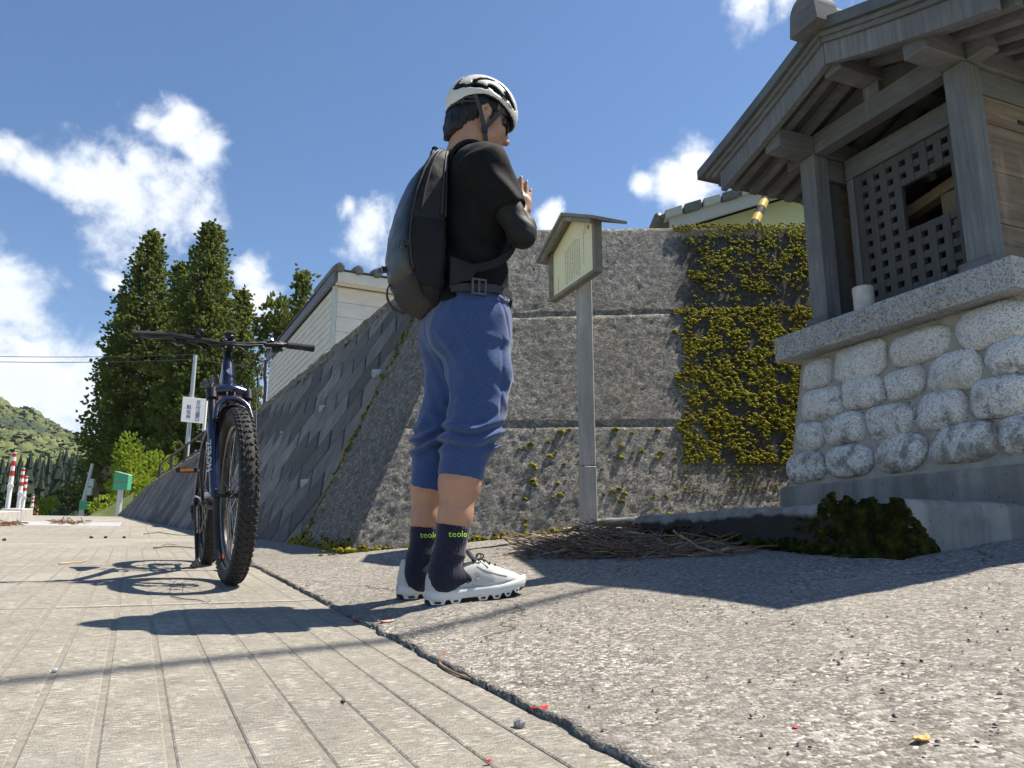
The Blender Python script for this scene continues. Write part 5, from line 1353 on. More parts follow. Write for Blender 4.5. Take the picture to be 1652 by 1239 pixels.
def backpack():
    M_NY = mat_cloth('black_nylon', (.004, .0045, .006), (.008, .0085, .010), 60, (1, 1, 1), weave=1200, rough=.55, sheen=.05, b=.35)
    M_NY2 = mat_cloth('charcoal_nylon', (.011, .0105, .012), (.020, .019, .021), 60, (1, 1, 1), weave=1200, rough=.6, sheen=.05, b=.35)
    M_TEAL = simple('coated_dark_panel', (.007, .010, .012), .42, var=.2, scale=9, bmp=.25, bscale=30, bdist=.006)
    M_PL = simple('grey_buckle', (.075, .077, .082), .45); M_TAPE = simple('webbing', (.022, .022, .025), .6, bmp=.4, bscale=600)
    bp = thing('backpack', 'black nylon backpack with buckles worn on the back of the praying person', 'backpack', tuple(PL(-.17, 0, .905)))
    zs = [.902, .925, .97, 1.03, 1.10, 1.18, 1.26, 1.34, 1.40, 1.435, 1.452]
    fo = [-.150, -.192, -.222, -.244, -.254, -.248, -.232, -.205, -.172, -.142, -.118]; hw = [.085, .112, .126, .134, .138, .138, .136, .130, .120, .102, .075]
    fi = [-.118]*2 + [-.108]*7 + [-.100, -.098]
    def sec(z, t, out=0.0, k=1.0):
        a = np.interp(z, zs, fo) - out; b = np.interp(z, zs, fi); w = np.interp(z, zs, hw)*k
        c = (a+b)/2; h_ = (b-a)/2; e = .44; s_ = math.sin(t); q = math.cos(t)
        return c + h_*math.copysign(abs(q)**e, q), w*math.copysign(abs(s_)**e, s_)
    n = 48; zz = axis((.902, 1.452, .011)); V = []
    for z in zz:
        for k in range(n):
            t = 2*PI*k/n; f, r = sec(z, t); d = .0040*nz(f*2.2, r*2.2, z*.55, 16, 3) + .0045*nz(f, r, z, 9, 2); f2, r2 = f*(1+d*2), r*(1+d*4); V.append(PL(f + (f+.17)*d*6, r + r*d*6, z))
    F = [(i*n+k, i*n+(k+1) % n, (i+1)*n+(k+1) % n, (i+1)*n+k) for i in range(len(zz)-1) for k in range(n)] + [tuple(range(n)), tuple((len(zz)-1)*n+k for k in range(n))]
    o = mesh_obj('main_body', V, F, M_NY2, bp, smooth=True); fix_normals(o)
    def shell(name, z0, z1, t0, t1, out, mat, nn=26):
        """raised panel following the bag: t measured from the wearer side"""
        zs_ = axis((z0, z1, .012)); V = []; m = nn+1
        for i, z in enumerate(zs_):
            e1 = min(1, i/2.0, (len(zs_)-1-i)/2.0)
            for k in range(m):
                t = t0 + (t1-t0)*k/nn; e2 = min(1, k/2.0, (nn-k)/2.0); f, r = sec(z, t, 0)
                cx = (np.interp(z, zs, fo)+np.interp(z, zs, fi))/2; dx, dy = f-cx, r; L = math.hypot(dx, dy) or 1
                oo = out*min(e1, e2)**.5 - .002 + .0025*nz(f, r, z, 30, 2)
                V.append(PL(f + dx/L*oo, r + dy/L*oo, z))
        o = mesh_obj(name, V, grid_faces(len(zs_), m), mat, bp, smooth=True); fix_normals(o); return o
    shell('outer_panel', .985, 1.385, PI*.70, PI*1.30, .014, M_TEAL); shell('lower_panel', .915, .995, PI*.62, PI*1.38, .012, M_NY2)
    for sg in (0, 1):
        a, b = (.28*PI, .66*PI) if sg == 0 else (1.34*PI, 1.72*PI)
        shell('side_pocket', .945, 1.175, a, b, .010, M_NY)
    # zips
    for t, r_ in ((.66, .0050), (.715, .0040), (.40, .0048), (.28, .0042), (.53, .0038)):
        for s_ in (1, -1):
            pts = []
            for z in axis((1.0 if t > .6 else 1.19, 1.445, .02)):
                f, r = sec(z, s_*PI*t, .004, 1.02); pts.append(PL(f, r, z))
            mb = MB(); mb.tube(pts, r_, 6); mb.build('zip', M_TAPE, bp, smooth=True)
    # grab handle
    mb = MB(); mb.strap([PL(*p) for p in bez([Vector((-.128, -.018, 1.438)), Vector((-.134, -.016, 1.475)), Vector((-.128, 0, 1.492)), Vector((-.116, .016, 1.475)), Vector((-.104, .018, 1.440))], 5)], PR, .016, .004); mb.build('grab_handle', M_TAPE, bp)
    # shoulder straps
    for sg in (1, -1):
        pts = [Vector(p) for p in ((-.098, .060*sg, 1.405), (-.085, .085*sg, 1.452), (-.030, .100*sg, 1.478), (.045, .108*sg, 1.445), (.098, .118*sg, 1.36), (.118, .130*sg, 1.25), (.108, .158*sg, 1.13), (.04, .190*sg, 1.04), (-.06, .180*sg, 1.00), (-.10, .140*sg, .99))]
        w = [.05]*9 + [.055]*9*3 + [.03]*200
        q = bez(pts, 5); mb = MB(); mb.strap([PL(*p) for p in q], [PR*(1 if i < 24 else .2) + Vector((0, 0, 0 if i < 24 else .9)) + PF*.05 for i in range(len(q))], [.052 if i < 26 else .026 for i in range(len(q))], .010 if True else 0); mb.build('shoulder_strap', M_NY, bp, auto=50)
        # hip fin and belt
        mb = MB(); P = [PL(-.110, .150*sg, 1.045), PL(-.030, .186*sg, 1.010), PL(-.055, .186*sg, .965), PL(-.110, .150*sg, .955)]
        mb.prism(P, PR*.010*sg); mb.build('hip_fin', M_NY2, bp)
        pts = [Vector(p) for p in ((-.105, .150*sg, .945), (-.06, .185*sg, .942), (.02, .196*sg, .945), (.09, .160*sg, .945), (.128, .07*sg, .945), (.134, 0, .945))]
        mb = MB(); mb.strap([PL(*p) for p in bez(pts, 5)], Vector((0, 0, 1)), .025, .004); mb.build('hip_belt', M_TAPE, bp)
        # ladder-lock buckle on the belt
        mb = MB(); fr = lambda x, y, z: PL(-.030+x, (.194+y)*sg, .944+z)
        for a, b in (((-.024, 0, -.020), (-.018, .008, .020)), ((.018, 0, -.020), (.024, .008, .020)), ((-.003, 0, -.020), (.003, .008, .020)), ((-.024, 0, .020), (.024, .008, .026)), ((-.024, 0, -.026), (.024, .008, -.020))): mb.box(a, b, fr, .001)
        mb.build('buckle', M_PL, bp)
        # compression strap with clip on the side of the outer panel
        f, r = sec(1.075, PI*.70*1, .012); pz = 1.075
        mb = MB(); 
        for ang in (0,): mb.strap([PL(*(lambda q: (q[0], q[1]*sg, z_))(sec(z_, PI*t_, .022))) for z_, t_ in ((1.075, .80), (1.078, .72), (1.08, .62), (1.085, .50), (1.09, .40))], Vector((0, 0, 1)), .016, .003)
        mb.build('compression_strap', M_TAPE, bp)
        q = sec(1.077, PI*.70, .026); fr = lambda x, y, z: PL(q[0]-x*.75, (q[1]+x*.6+y)*sg, 1.077+z)
        mb = MB(); mb.box((-.020, -.004, -.012), (.004, .006, .012), fr, .002); mb.box((.006, -.003, -.009), (.022, .005, .009), fr, .002); mb.box((.003, -.003, -.014), (.008, .005, -.008), fr); mb.box((.003, -.003, .008), (.008, .005, .014), fr); mb.build('clip', M_PL, bp)
    # dangling strap ends at the lower outer edge
    mb = MB(); mb.strap([PL(*p) for p in bez([Vector((-.236, -.085, 1.03)), Vector((-.250, -.09, 1.00)), Vector((-.250, -.088, .965)), Vector((-.232, -.08, .93)), Vector((-.195, -.07, .912))], 5)], PR, .016, .004); mb.build('strap_end', M_TAPE, bp)
backpack()
# ------------------------------------------------------------------ mountain bike
def bike():
    M_FR = simple('navy_frame_paint', (.010, .014, .045), .22, .2, var=.1, coat=.8); M_BLK = simple('matte_black_alloy', (.014, .014, .015), .4, .3, var=.15)
    M_TY = simple('tyre_rubber', (.022, .022, .022), .8, bmp=.3, bscale=180); M_RIM = simple('black_rim', (.020, .020, .021), .3, .4, coat=.3)
    M_STEEL = simple('bright_steel', (.55, .55, .56), .25, 1.0, var=.1); M_CHAIN = simple('chain_steel', (.10, .10, .10), .4, .9)
    M_GRIP = simple('rubber_grip', (.018, .018, .018), .85, bmp=.7, bscale=420, bdist=.003); M_SADD = simple('saddle_vinyl', (.022, .024, .028), .5, bmp=.15, bscale=300)
    M_WREF = simple('clear_reflector', (.72, .72, .70), .15, var=.1, scale=120); M_OREF = simple('orange_reflector', (.75, .22, .02), .25); M_DEC = simple('white_decal', (.62, .62, .62), .4)
    M_ORG = simple('orange_decal', (.85, .10, .03), .5)
    rd = Vector((.4368, -.8996, -.05)).normalized(); front = Vector((-1.119, 3.177, 0)); front.z = z_road(to_al(front.x, front.y)[0])
    ld = Vector((.8996, .4368, 0)); up0 = ld.cross(-rd).normalized(); up0 = up0 if up0.z > 0 else -up0
    ln = R(-3.6); up = (up0*math.cos(ln) + ld*math.sin(ln)); lt = (ld*math.cos(ln) - up0*math.sin(ln))
    WB_, RW = 1.17, .354; rear = front - rd*WB_
    def B(x, y, z): return rear + rd*x + lt*y + up*z
    HA = R(67); axd = Vector((-math.cos(HA), 0, math.sin(HA))); A0 = Vector((WB_ - .045*math.sin(HA), 0, RW - .045*math.cos(HA)))
    SR = Matrix.Rotation(R(3.2), 3, axd)
    def ST(x, y, z): return B(*(A0 + SR @ (Vector((x, y, z)) - A0)))
    bk = thing('mountain_bike', 'navy hardtail mountain bike with knobbly tyres parked on its kickstand on the paving', 'bicycle', tuple(rear + rd*.6))
    def AXP(s): return A0 + axd*s                                     # point on the steering axis
    def wheel(T_, cx, name, nsp, disc_side, seed):
        w = bpy.data.objects.new(name, None); link(w, bk, tuple(T_(cx, 0, RW)))
        c = T_(cx, 0, RW); ax = (T_(cx, 1, RW) - c).normalized()
        rr = .036; Rt = RW - rr
        prof = [(rr*math.cos(t)*1.0, rr*1.02*math.sin(t)) for t in np.linspace(-2.45, 2.45, 19)]
        mb = MB(); mb.ring(c, ax, Rt, prof, 88); ty = mb.build('tyre', M_TY, w, smooth=True)
        # knobs: staggered centre blocks and shoulder blocks
        mb = MB(); x0 = ax.orthogonal().normalized(); y0 = ax.cross(x0); N = 72
        for i in range(N):
            for row, (offs, wd, ln_, hh) in enumerate(((( .0085, -.0085), .013, .0105, .0055), ((.0255, -.0255), .012, .013, .0065), ((.0355, -.0355), .010, .012, .0055))):
                an = 2*PI*(i + (.5 if row == 1 else 0))/N
                if row == 0 and i % 2: offs = (.0, )
                for o_ in offs:
                    ph = o_/rr; pr = math.cos(ph) if abs(ph) < 1.3 else .27
                    d = x0*math.cos(an) + y0*math.sin(an); tg = ax.cross(d)
                    nrm = (d*math.cos(ph) + ax*math.sin(ph)).normalized(); sd_ = tg.cross(nrm).normalized(); p = c + d*(Rt + rr*math.cos(ph)) + ax*(rr*math.sin(ph))
                    V = []
                    for h_, k in ((-.002, 1.1), (hh, .8)):
                        for a, b in ((-1, -1), (1, -1), (1, 1), (-1, 1)): V.append(p + nrm*h_ + tg*(ln_/2*a*k) + sd_*(wd/2*b*k))
                    mb.add(V, [(4, 5, 6, 7), (0, 1, 5, 4), (1, 2, 6, 5), (2, 3, 7, 6), (3, 0, 4, 7)])
        kn = mb.build('tread_knobs', M_TY, ty, kind='stuff')
        mb = MB(); mb.ring(c, ax, .292, [(.006, -.017), (.006, .017), (-.004, .0165), (-.020, .010), (-.024, 0), (-.020, -.010), (-.004, -.0165)], 80); rim = mb.build('rim', M_RIM, w, auto=40)
        mb = MB(); mb.lathe(c - ax*.062, ax, [(.009, 0), (.011, .01), (.013, .03), (.030, .036), (.030, .041), (.016, .048), (.016, .078), (.030, .084), (.030, .089), (.014, .095), (.011, .115), (.009, .124)], 20); hub = mb.build('hub', M_BLK, w, auto=40)
        for i in range(nsp):
            sg = 1 if i % 2 else -1; a1 = 2*PI*i/nsp; a0 = a1 + (.75 if (i//2) % 2 else -.75)
            p0 = c + (x0*math.cos(a0) + y0*math.sin(a0))*.027 + ax*(.021*sg); p1 = c + (x0*math.cos(a1) + y0*math.sin(a1))*.270 + ax*(.003*sg)
            mb = MB(); mb.tube([p0, p1], .0012, 5, False); mb.build('spoke', M_STEEL if i % 3 else M_BLK, w)
        # brake disc on the bike's left
        q = ax*(.036*disc_side)
        mb = MB(); mb.ring(c + q, ax, .080, [(-.010, -.001), (.010, -.001), (.010, .001), (-.010, .001)], 48)
        for i in range(6):
            a = 2*PI*i/6; mb.strap([c + q + (x0*math.cos(a) + y0*math.sin(a))*.020, c + q + (x0*math.cos(a+.35) + y0*math.sin(a+.35))*.073], ax.cross(x0*math.cos(a) + y0*math.sin(a)), .008, .0018)
        mb.build('brake_disc', M_STEEL, w)
        return w, c, ax, x0, y0
    wf, cf, axf, xf, yf = wheel(ST, WB_, 'front_wheel', 28, 1, 1); wr_, cr_, axr, xr, yr = wheel(B, 0, 'rear_wheel', 28, 1, 2)
    # wheel reflector and rim decals
    d1 = (ST(WB_+.14, 0, RW+.02) - cf).normalized(); mb = MB(); tg = axf.cross(d1)
    pts = [cf + d1*.150 + tg*(.030*t) for t in np.linspace(-1, 1, 9)]
    mb.strap(pts, d1, [.010, .020, .026, .028, .028, .028, .026, .020, .010], .012); mb.build('reflector', M_WREF, wf)
    for t0 in (-.35,): 
        dn = (ST(WB_-.12, 0, RW-.26) - cf).normalized(); tg = axf.cross(dn); mb = MB(); mb.strap([cf + dn*.281 - axf*.0165 + tg*(.018*t) for t in np.linspace(-1, 1, 5)], dn, .011, .001); mb.build('rim_decal', M_ORG, wf)
    # ---- fork (steers)
    fk = bpy.data.objects.new('fork', None); link(fk, bk, tuple(ST(*AXP(.5))))
    sp = .074
    for sg in (-1, 1):
        bt = Vector((WB_ + .0, sg*sp, RW)); tp = AXP(.490) + Vector((.030, sg*sp, 0)) - Vector((0, 0, 0)); dr = (tp-bt).normalized()
        mb = MB(); mb.tube([ST(*(bt - dr*.012)), ST(*(bt + dr*.03)), ST(*(bt + dr*.31)), ST(*(bt + dr*.335))], [.016, .0215, .0235, .0245], 18); lg = mb.build('lower_leg', M_FR, fk, auto=35)
        mb = MB(); mb.tube([ST(*(bt + dr*.33)), ST(*tp)], .0165, 16); mb.build('stanchion', M_BLK, fk, auto=35)
        mb = MB(); mb.tube([ST(*(tp - dr*.025)), ST(*(tp + dr*.022)), ST(*(tp + dr*.028))], [.0245, .0255, .020], 18); mb.build('fork_cap', M_BLK, fk, auto=35)
        if sg < 0:
            o_ = ST(*(bt + dr*.175 + Vector((.014, -.0195, 0)))); nr = (rd*.58 - lt*.81).normalized(); xx = -(ST(*tp) - ST(*bt)).normalized(); yy = nr.cross(xx)
            text_mesh('ZERON', .043, M_DEC, 'fork_lettering', lg, frame_m(o_ + nr*.0035, xx, yy), .0008)
        mb = MB(); mb.box((-.016, -.008, -.020), (.018, .008, .026), lambda x, y, z: ST(bt.x+x, bt.y+y, bt.z+z), .004); mb.build('dropout', M_BLK, fk)
    mb = MB(); mb.tube([ST(WB_, -sp-.030, RW), ST(WB_, sp+.025, RW)], .0075, 12); mb.build('axle', M_STEEL, fk, auto=35)
    mb = MB(); mb.tube([ST(WB_, -sp-.040, RW), ST(WB_, -sp-.024, RW)], .012, 12); mb.build('axle_nut', M_STEEL, fk, auto=35)
    cpt = AXP(.500)
    mb = MB(); mb.tube([ST(*(cpt + Vector((.024, y, .012 - 2.2*y*y)))) for y in np.linspace(-sp, sp, 9)], [.022, .023, .026, .029, .031, .029, .026, .023, .022], 14, True, None, 1.25); mb.build('crown', M_FR, fk, auto=40)
    mb = MB(); nn = (ST(*(cpt + Vector((.06, 0, -.012)))) - ST(*cpt)).normalized(); mb.ring(ST(*(cpt + Vector((.052, 0, -.004)))), nn, .016, [(-.002, -.003), (.003, -.003), (.003, .004), (-.002, .004)], 24); mb.build('crown_hole', M_STEEL, fk)
    mb = MB(); ap = AXP(.40) + Vector((-.005, 0, 0)); mb.tube([ST(*p) for p in bez([Vector((WB_-.075, -sp, .665)), Vector((WB_-.115, -sp*.75, .735)), Vector((WB_-.125, 0, .762)), Vector((WB_-.115, sp*.75, .735)), Vector((WB_-.075, sp, .665))], 5)], .0125, 10); mb.build('fork_arch', M_FR, fk, auto=40)
    # small mudguard strapped behind the crown
    mb = MB(); V = []
    for i, t in enumerate(np.linspace(1.75, 2.9, 12)):
        for k in np.linspace(-1, 1, 9):
            r_ = RW + .030 - .018*k*k; V.append(ST(WB_ + r_*math.cos(t), .052*k, RW + r_*math.sin(t)))
    mb.add(V, grid_faces(12, 9)); o = mb.build('mudguard', M_BLK, fk, smooth=True); md = o.modifiers.new('s', 'SOLIDIFY'); md.thickness = .003
    # ---- frame
    fr = bpy.data.objects.new('frame', None); link(fr, bk, tuple(B(.44, 0, .31)))
    ht0, ht1 = AXP(.522), AXP(.668)
    mb = MB(); mb.tube([B(*(ht0 + (ht1-ht0)*t)) for t in (0, .04, .25, .55, .92, 1)], [.030, .0315, .030, .0265, .0255, .024], 20); ht = mb.build('head_tube', M_FR, fr, auto=35)
    bdg = B(*((ht0*.45+ht1*.55) + Vector((.0265, 0, .010)))); nr = (rd*math.sin(HA) + up*math.cos(HA)).normalized()
    mb = MB(); xx = lt; yy = nr.cross(xx)
    mb.prism([bdg + xx*a + yy*b for a, b in ((0, .018), (.012, 0), (0, -.018), (-.012, 0))], nr*.0022); mb.build('head_badge', M_STEEL, ht)
    bb = Vector((.440, 0, .315)); sc = Vector((.305, 0, .735))
    mb = MB(); mb.tube([B(*p) for p in bez([ht0 + Vector((-.012, 0, .025)), Vector((.78, 0, .63)), Vector((.60, 0, .455)), bb + Vector((.02, 0, .02))], 5)], .034, 18); mb.build('down_tube', M_FR, fr, auto=40)
    mb = MB(); mb.tube([B(*p) for p in bez([ht1 + Vector((-.010, 0, -.02)), Vector((.60, 0, .815)), sc + Vector((0, 0, -.02))], 5)], .0235, 16); mb.build('top_tube', M_FR, fr, auto=40)
    mb = MB(); mb.tube([B(*bb), B(.275, 0, .800)], .0185, 16); mb.build('seat_tube', M_FR, fr, auto=40)
    mb = MB(); mb.tube([B(bb.x, -.040, bb.z), B(bb.x, .040, bb.z)], .026, 18); mb.build('bottom_bracket', M_FR, fr, auto=40)
    for sg in (-1, 1):
        mb = MB(); mb.tube([B(*p) for p in bez([bb + Vector((-.03, .025*sg, 0)), Vector((.30, .052*sg, .335)), Vector((.12, .062*sg, .352)), Vector((0, .066*sg, RW))], 5)], .0115, 12); mb.build('chainstay', M_FR, fr, auto=40)
        mb = MB(); mb.tube([B(*p) for p in bez([sc + Vector((-.005, .018*sg, -.01)), Vector((.20, .050*sg, .62)), Vector((.06, .064*sg, .43)), Vector((0, .066*sg, RW))], 5)], .0095, 12); mb.build('seatstay', M_FR, fr, auto=40)
    mb = MB(); mb.tube([B(0, -.080, RW), B(0, .080, RW)], .0075, 10); mb.build('rear_axle', M_STEEL, fr)
    # ---- saddle and post
    mb = MB(); mb.tube([B(.278, 0, .79), B(.240, 0, .915)], .0145, 14); mb.build('seat_post', M_BLK, bk, auto=40)
    V = []; n = 20; xs_ = np.linspace(-.135, .145, 16)
    for x in xs_:
        t = (x+.135)/.28; w = float(np.interp(t, [0, .06, .25, .45, .7, .93, 1], [.035, .066, .070, .045, .024, .018, .006])); hgt = .024 - .008*t; zt_ = .945 + .012*(1-t)**2 + .006*t
        for k in range(n):
            a = 2*PI*k/n; V.append(B(.235 + x, w*math.cos(a), zt_ + hgt*(math.sin(a) if math.sin(a) > 0 else math.sin(a)*.9) - .020*abs(math.cos(a))**3))
    F = [(i*n+k, i*n+(k+1) % n, (i+1)*n+(k+1) % n, (i+1)*n+k) for i in range(15) for k in range(n)] + [tuple(range(n)), tuple(15*n+k for k in range(n))]
    o = mesh_obj('saddle', V, F, M_SADD, bk, smooth=True); fix_normals(o)
    mb = MB()
    for sg in (-1, 1): mb.tube([B(*p) for p in bez([Vector((.12, .03*sg, .935)), Vector((.19, .022*sg, .912)), Vector((.27, .022*sg, .912)), Vector((.35, .012*sg, .935))], 4)], .0035, 6)
    mb.build('saddle_rail', M_STEEL, bk, kind='stuff')
    # ---- stem, bar, controls (steer)
    bc = AXP(.748) + Vector((.046, 0, .004)); sb = AXP(.70)
    mb = MB(); mb.tube([ST(*AXP(.669)), ST(*AXP(.752))], .0175, 16); mb.build('steerer_spacers', M_BLK, bk, auto=40)
    mb = MB(); mb.tube([ST(*AXP(.730)), ST(*(bc - Vector((.012, 0, .002))))], [.022, .020], 14); mb.tube([ST(*(bc + Vector((0, -.026, 0)))), ST(*(bc + Vector((0, .026, 0))))], .023, 16); stem = mb.build('stem', M_BLK, bk, auto=40)
    for y in (-.017, .017):
        for z in (-.017, .017):
            mb = MB(); p = bc + Vector((.022, y, z)); mb.lathe(ST(*p), ST(*(p + Vector((1, 0, 0)))) - ST(*p), [(.0045, 0), (.0045, .004), (.0025, .0045)], 10); mb.build('stem_bolt', M_STEEL, stem)
    hb = [(-.390, -.038, .020), (-.30, -.030, .022), (-.20, -.018, .023), (-.125, -.004, .014), (-.06, 0, .001), (0, 0, 0), (.06, 0, .001), (.125, -.004, .014), (.20, -.018, .023), (.30, -.030, .022), (.390, -.038, .020)]
    HB = lambda y, dx=0, dz=0: ST(bc.x + float(np.interp(y, [h[0] for h in hb], [h[1] for h in hb])) + dx, y, bc.z + float(np.interp(y, [h[0] for h in hb], [h[2] for h in hb])) + dz)
    mb = MB(); q = bez([ST(bc.x+h[1], h[0], bc.z+h[2]) for h in hb], 5); mb.tube(q, [.0112 if abs(i-len(q)/2) > 8 else .0150 for i in range(len(q))], 14); mb.build('handlebar', M_BLK, bk, auto=40)
    for sg in (-1, 1):
        mb = MB(); mb.tube([HB(sg*y) for y in (.262, .266, .30, .35, .386, .392)], [.0165, .0160, .0158, .0160, .0172, .0172], 16); mb.build('grip', M_GRIP, bk, auto=40)
        lv = bpy.data.objects.new('brake_lever', None); link(lv, bk, tuple(HB(sg*.235)))
        mb = MB(); mb.tube([HB(sg*.222), HB(sg*.240)], .0160, 14); mb.build('clamp', M_BLK, lv, auto=40)
        mb = MB(); mb.tube([HB(sg*.150, .038, -.012), HB(sg*.20, .040, -.012), HB(sg*.236, .036, -.010)], [.009, .012, .011], 12); mb.build('master_cylinder', M_BLK, lv, auto=40)
        mb = MB(); mb.strap([HB(sg*.228, .044, -.012), HB(sg*.270, .060, -.020), HB(sg*.320, .062, -.022), HB(sg*.348, .058, -.018), HB(sg*.362, .066, -.016)], Vector((0, 0, 1)), .011, .007); mb.build('blade', M_BLK, lv, auto=50)
        shf = MB(); shf.box((-.022, -.020, -.020), (.022, .020, .008), lambda x, y, z: HB(sg*(.205+y), .015+x, -.022+z), .006); shf.box((.020, -.008, -.026), (.045, .022, -.016), lambda x, y, z: HB(sg*(.215+y), .0+x, -.012+z), .003); shf.build('shifter', M_BLK, bk)
    mb = MB(); mb.box((-.020, -.020, 0), (.032, .020, .024), lambda x, y, z: ST(bc.x-.012+x, y, bc.z+.020+z), .006); mb.lathe(ST(bc.x-.006, 0, bc.z+.042), up, [(.024, 0), (.026, .003), (.026, .009), (.022, .012)], 20); mb.build('display', M_BLK, bk, auto=40)
    mb = MB(); cb = HB(-.120, 0, .012); mb.lathe(cb, up, [(.004, 0), (.004, .012), (.018, .016), (.019, .022), (.014, .032), (.004, .036)], 18); mb.build('bell', M_BLK, bk, auto=40)
    mb = MB(); cb = HB(.185, .004, .010); mb.lathe(cb, up, [(.016, 0), (.018, .005), (.014, .012), (.004, .015)], 16); mb.build('button_cap', M_STEEL, bk, auto=40)
    # ---- cables and hoses
    cab = [[HB(.150, .040, -.012), ST(bc.x+.060, .06, bc.z-.010), ST(bc.x+.075, -.02, bc.z-.015), ST(bc.x+.05, -.10, bc.z-.035), B(.86, -.055, .93), B(.84, -.03, .84)],
           [HB(-.150, .040, -.012), ST(bc.x+.055, -.05, bc.z-.004), ST(bc.x+.085, .04, bc.z-.03), ST(bc.x+.080, .10, bc.z-.10), ST(bc.x+.085, .115, bc.z-.19), ST(WB_-.14, .100, .72), ST(WB_-.06, .092, .58), ST(WB_-.03, .095, .45)],
           [HB(-.195, .040, -.026), ST(bc.x+.07, -.12, bc.z-.045), ST(bc.x+.03, -.10, bc.z-.14), B(.84, -.060, .82), B(.80, -.045, .74)],
           [HB(.195, .040, -.026), ST(bc.x+.06, .13, bc.z-.03), ST(bc.x+.02, .09, bc.z-.12), B(.85, .05, .84), B(.80, .04, .76)]]
    for c_ in cab: mb = MB(); mb.tube(bez(c_, 7), .0026, 7); mb.build('cable', M_BLK, bk, smooth=True)
    # ---- drivetrain (right-hand side)
    y0_ = -.048
    cs = bpy.data.objects.new('crankset', None); link(cs, bk, tuple(B(*bb)))
    mb = MB(); N = 34; cc = B(bb.x, y0_, bb.z); ax = lt; x0 = rd; y0v = up
    V = []
    for zz_ in (-.0015, .0015):
        for i in range(N*2): r_ = .072 if i % 2 else .0665; a = PI*i/N; V.append(cc + (x0*math.cos(a) + y0v*math.sin(a))*r_ + ax*zz_)
        for i in range(N*2): a = PI*i/N; V.append(cc + (x0*math.cos(a) + y0v*math.sin(a))*.052 + ax*zz_)
    m = N*2; F = []
    for i in range(m):
        j = (i+1) % m; F += [(i, j, m+j, m+i), (2*m+i, 3*m+i, 3*m+j, 2*m+j), (i, 2*m+i, 2*m+j, j), (m+i, m+j, 3*m+j, 3*m+i)]
    mb.add(V, F); mb.build('chainring', M_CHAIN, cs)
    ca = R(97)                                                        # right crank points up
    for sg, an in ((-1, ca), (1, ca+PI)):
        dv = Vector((math.cos(an), 0, math.sin(an))); p0 = bb + Vector((0, .062*sg, 0)); p1 = p0 + dv*.170 + Vector((0, .012*sg, 0))
        mb = MB(); mb.strap([B(*p0), B(*(p0 + dv*.08 + Vector((0, .005*sg, 0)))), B(*p1), B(*(p1 + dv*.012))], rd if abs(dv.z) > .7 else up, [.034, .024, .024, .016], .014); mb.build('crank_arm', M_STEEL if False else M_BLK, cs, auto=60)
        pc = p1 + Vector((0, .065*sg, 0)); pd_ = bpy.data.objects.new('pedal', None); link(pd_, bk, tuple(B(*pc)))
        mb = MB(); mb.tube([B(*(p1 + Vector((0, .006*sg, 0)))), B(*(pc + Vector((0, .045*sg, 0))))], .0065, 10); mb.build('spindle', M_STEEL, pd_)
        for dx in (-.040, .040): mb = MB(); mb.box((pc.x+dx-.009, pc.y-.048, pc.z-.011), (pc.x+dx+.009, pc.y+.048, pc.z+.011), B, .003); mb.build('cage', M_BLK, pd_)
        for dy in (-.044, 0, .044): mb = MB(); mb.box((pc.x-.031, pc.y+dy-.006, pc.z-.009), (pc.x+.031, pc.y+dy+.006, pc.z+.009), B, .002); mb.build('cage_bridge', M_BLK, pd_)
        mb = MB(); mb.box((pc.x+.0491, pc.y-.030, pc.z-.007), (pc.x+.052, pc.y+.030, pc.z+.007), B); mb.build('pedal_reflector', M_OREF if sg < 0 else M_WREF, pd_)
    # cassette, chain, derailleur
    mb = MB()
    for k, r_ in enumerate((.085, .072, .062, .053, .045, .038, .031, .026)): mb.ring(B(0, -.022-.0045*k, RW), lt, r_, [(-.012, -.0009), (0, -.0009), (0, .0009), (-.012, .0009)], 36)
    mb.build('cassette', M_CHAIN, wr_, kind='stuff')
    yk = -.044
    P0 = [Vector((bb.x + .070*math.cos(a), y0_, bb.z + .070*math.sin(a))) for a in np.linspace(PI*.52, -PI*.52, 14)]
    jw1, jw2 = Vector((.025, yk, .255)), Vector((.045, yk, .185))
    chn = P0 + [jw2 + Vector((.02, 0, -.018)), jw2 + Vector((-.016, 0, -.012)), jw1 + Vector((.014, 0, .0))] + [Vector((.045*math.cos(a), yk, RW + .045*math.sin(a))) for a in np.linspace(-1.1, -PI-.6, 2)][:0] + [Vector((-.045*math.cos(a), yk, RW - .045*math.sin(a))) for a in np.linspace(.9, -1.5, 9)] + [P0[0]]
    mb = MB(); mb.strap([B(*p) for p in chn], lt, .0065, .009); mb.build('chain', M_CHAIN, bk)
    de = bpy.data.objects.new('derailleur', None); link(de, bk, tuple(B(.02, -.06, .28)))
    mb = MB(); mb.box((-.010, -.095, .268), (.032, -.058, .315), B, .008); mb.box((.0, -.090, .235), (.055, -.060, .275), B, .008); mb.build('body', M_BLK, de)
    mb = MB(); mb.prism([B(.012, -.062, .262), B(.040, -.062, .262), B(.066, -.062, .172), B(.030, -.062, .166)], lt*.004); mb.build('cage_plate', M_STEEL, de)
    for j in (jw1, jw2): mb = MB(); mb.lathe(B(j.x, j.y-.003, j.z), lt, [(.016, 0), (.016, .006)], 16); mb.build('jockey_wheel', M_BLK, de)
    # kickstand
    ft = Vector(hit(318, 917, (0, 0, 0), (.4368*.05, -.8996*.05, 1))); kx, ky = (ft-rear).dot(rd), (ft-rear).dot(lt); ft.z = ground_z(ft.x, ft.y)
    ks = bpy.data.objects.new('kickstand', None); link(ks, bk, tuple(ft))
    k0 = B(.150, -.076, .335); dk = (ft - k0).normalized()
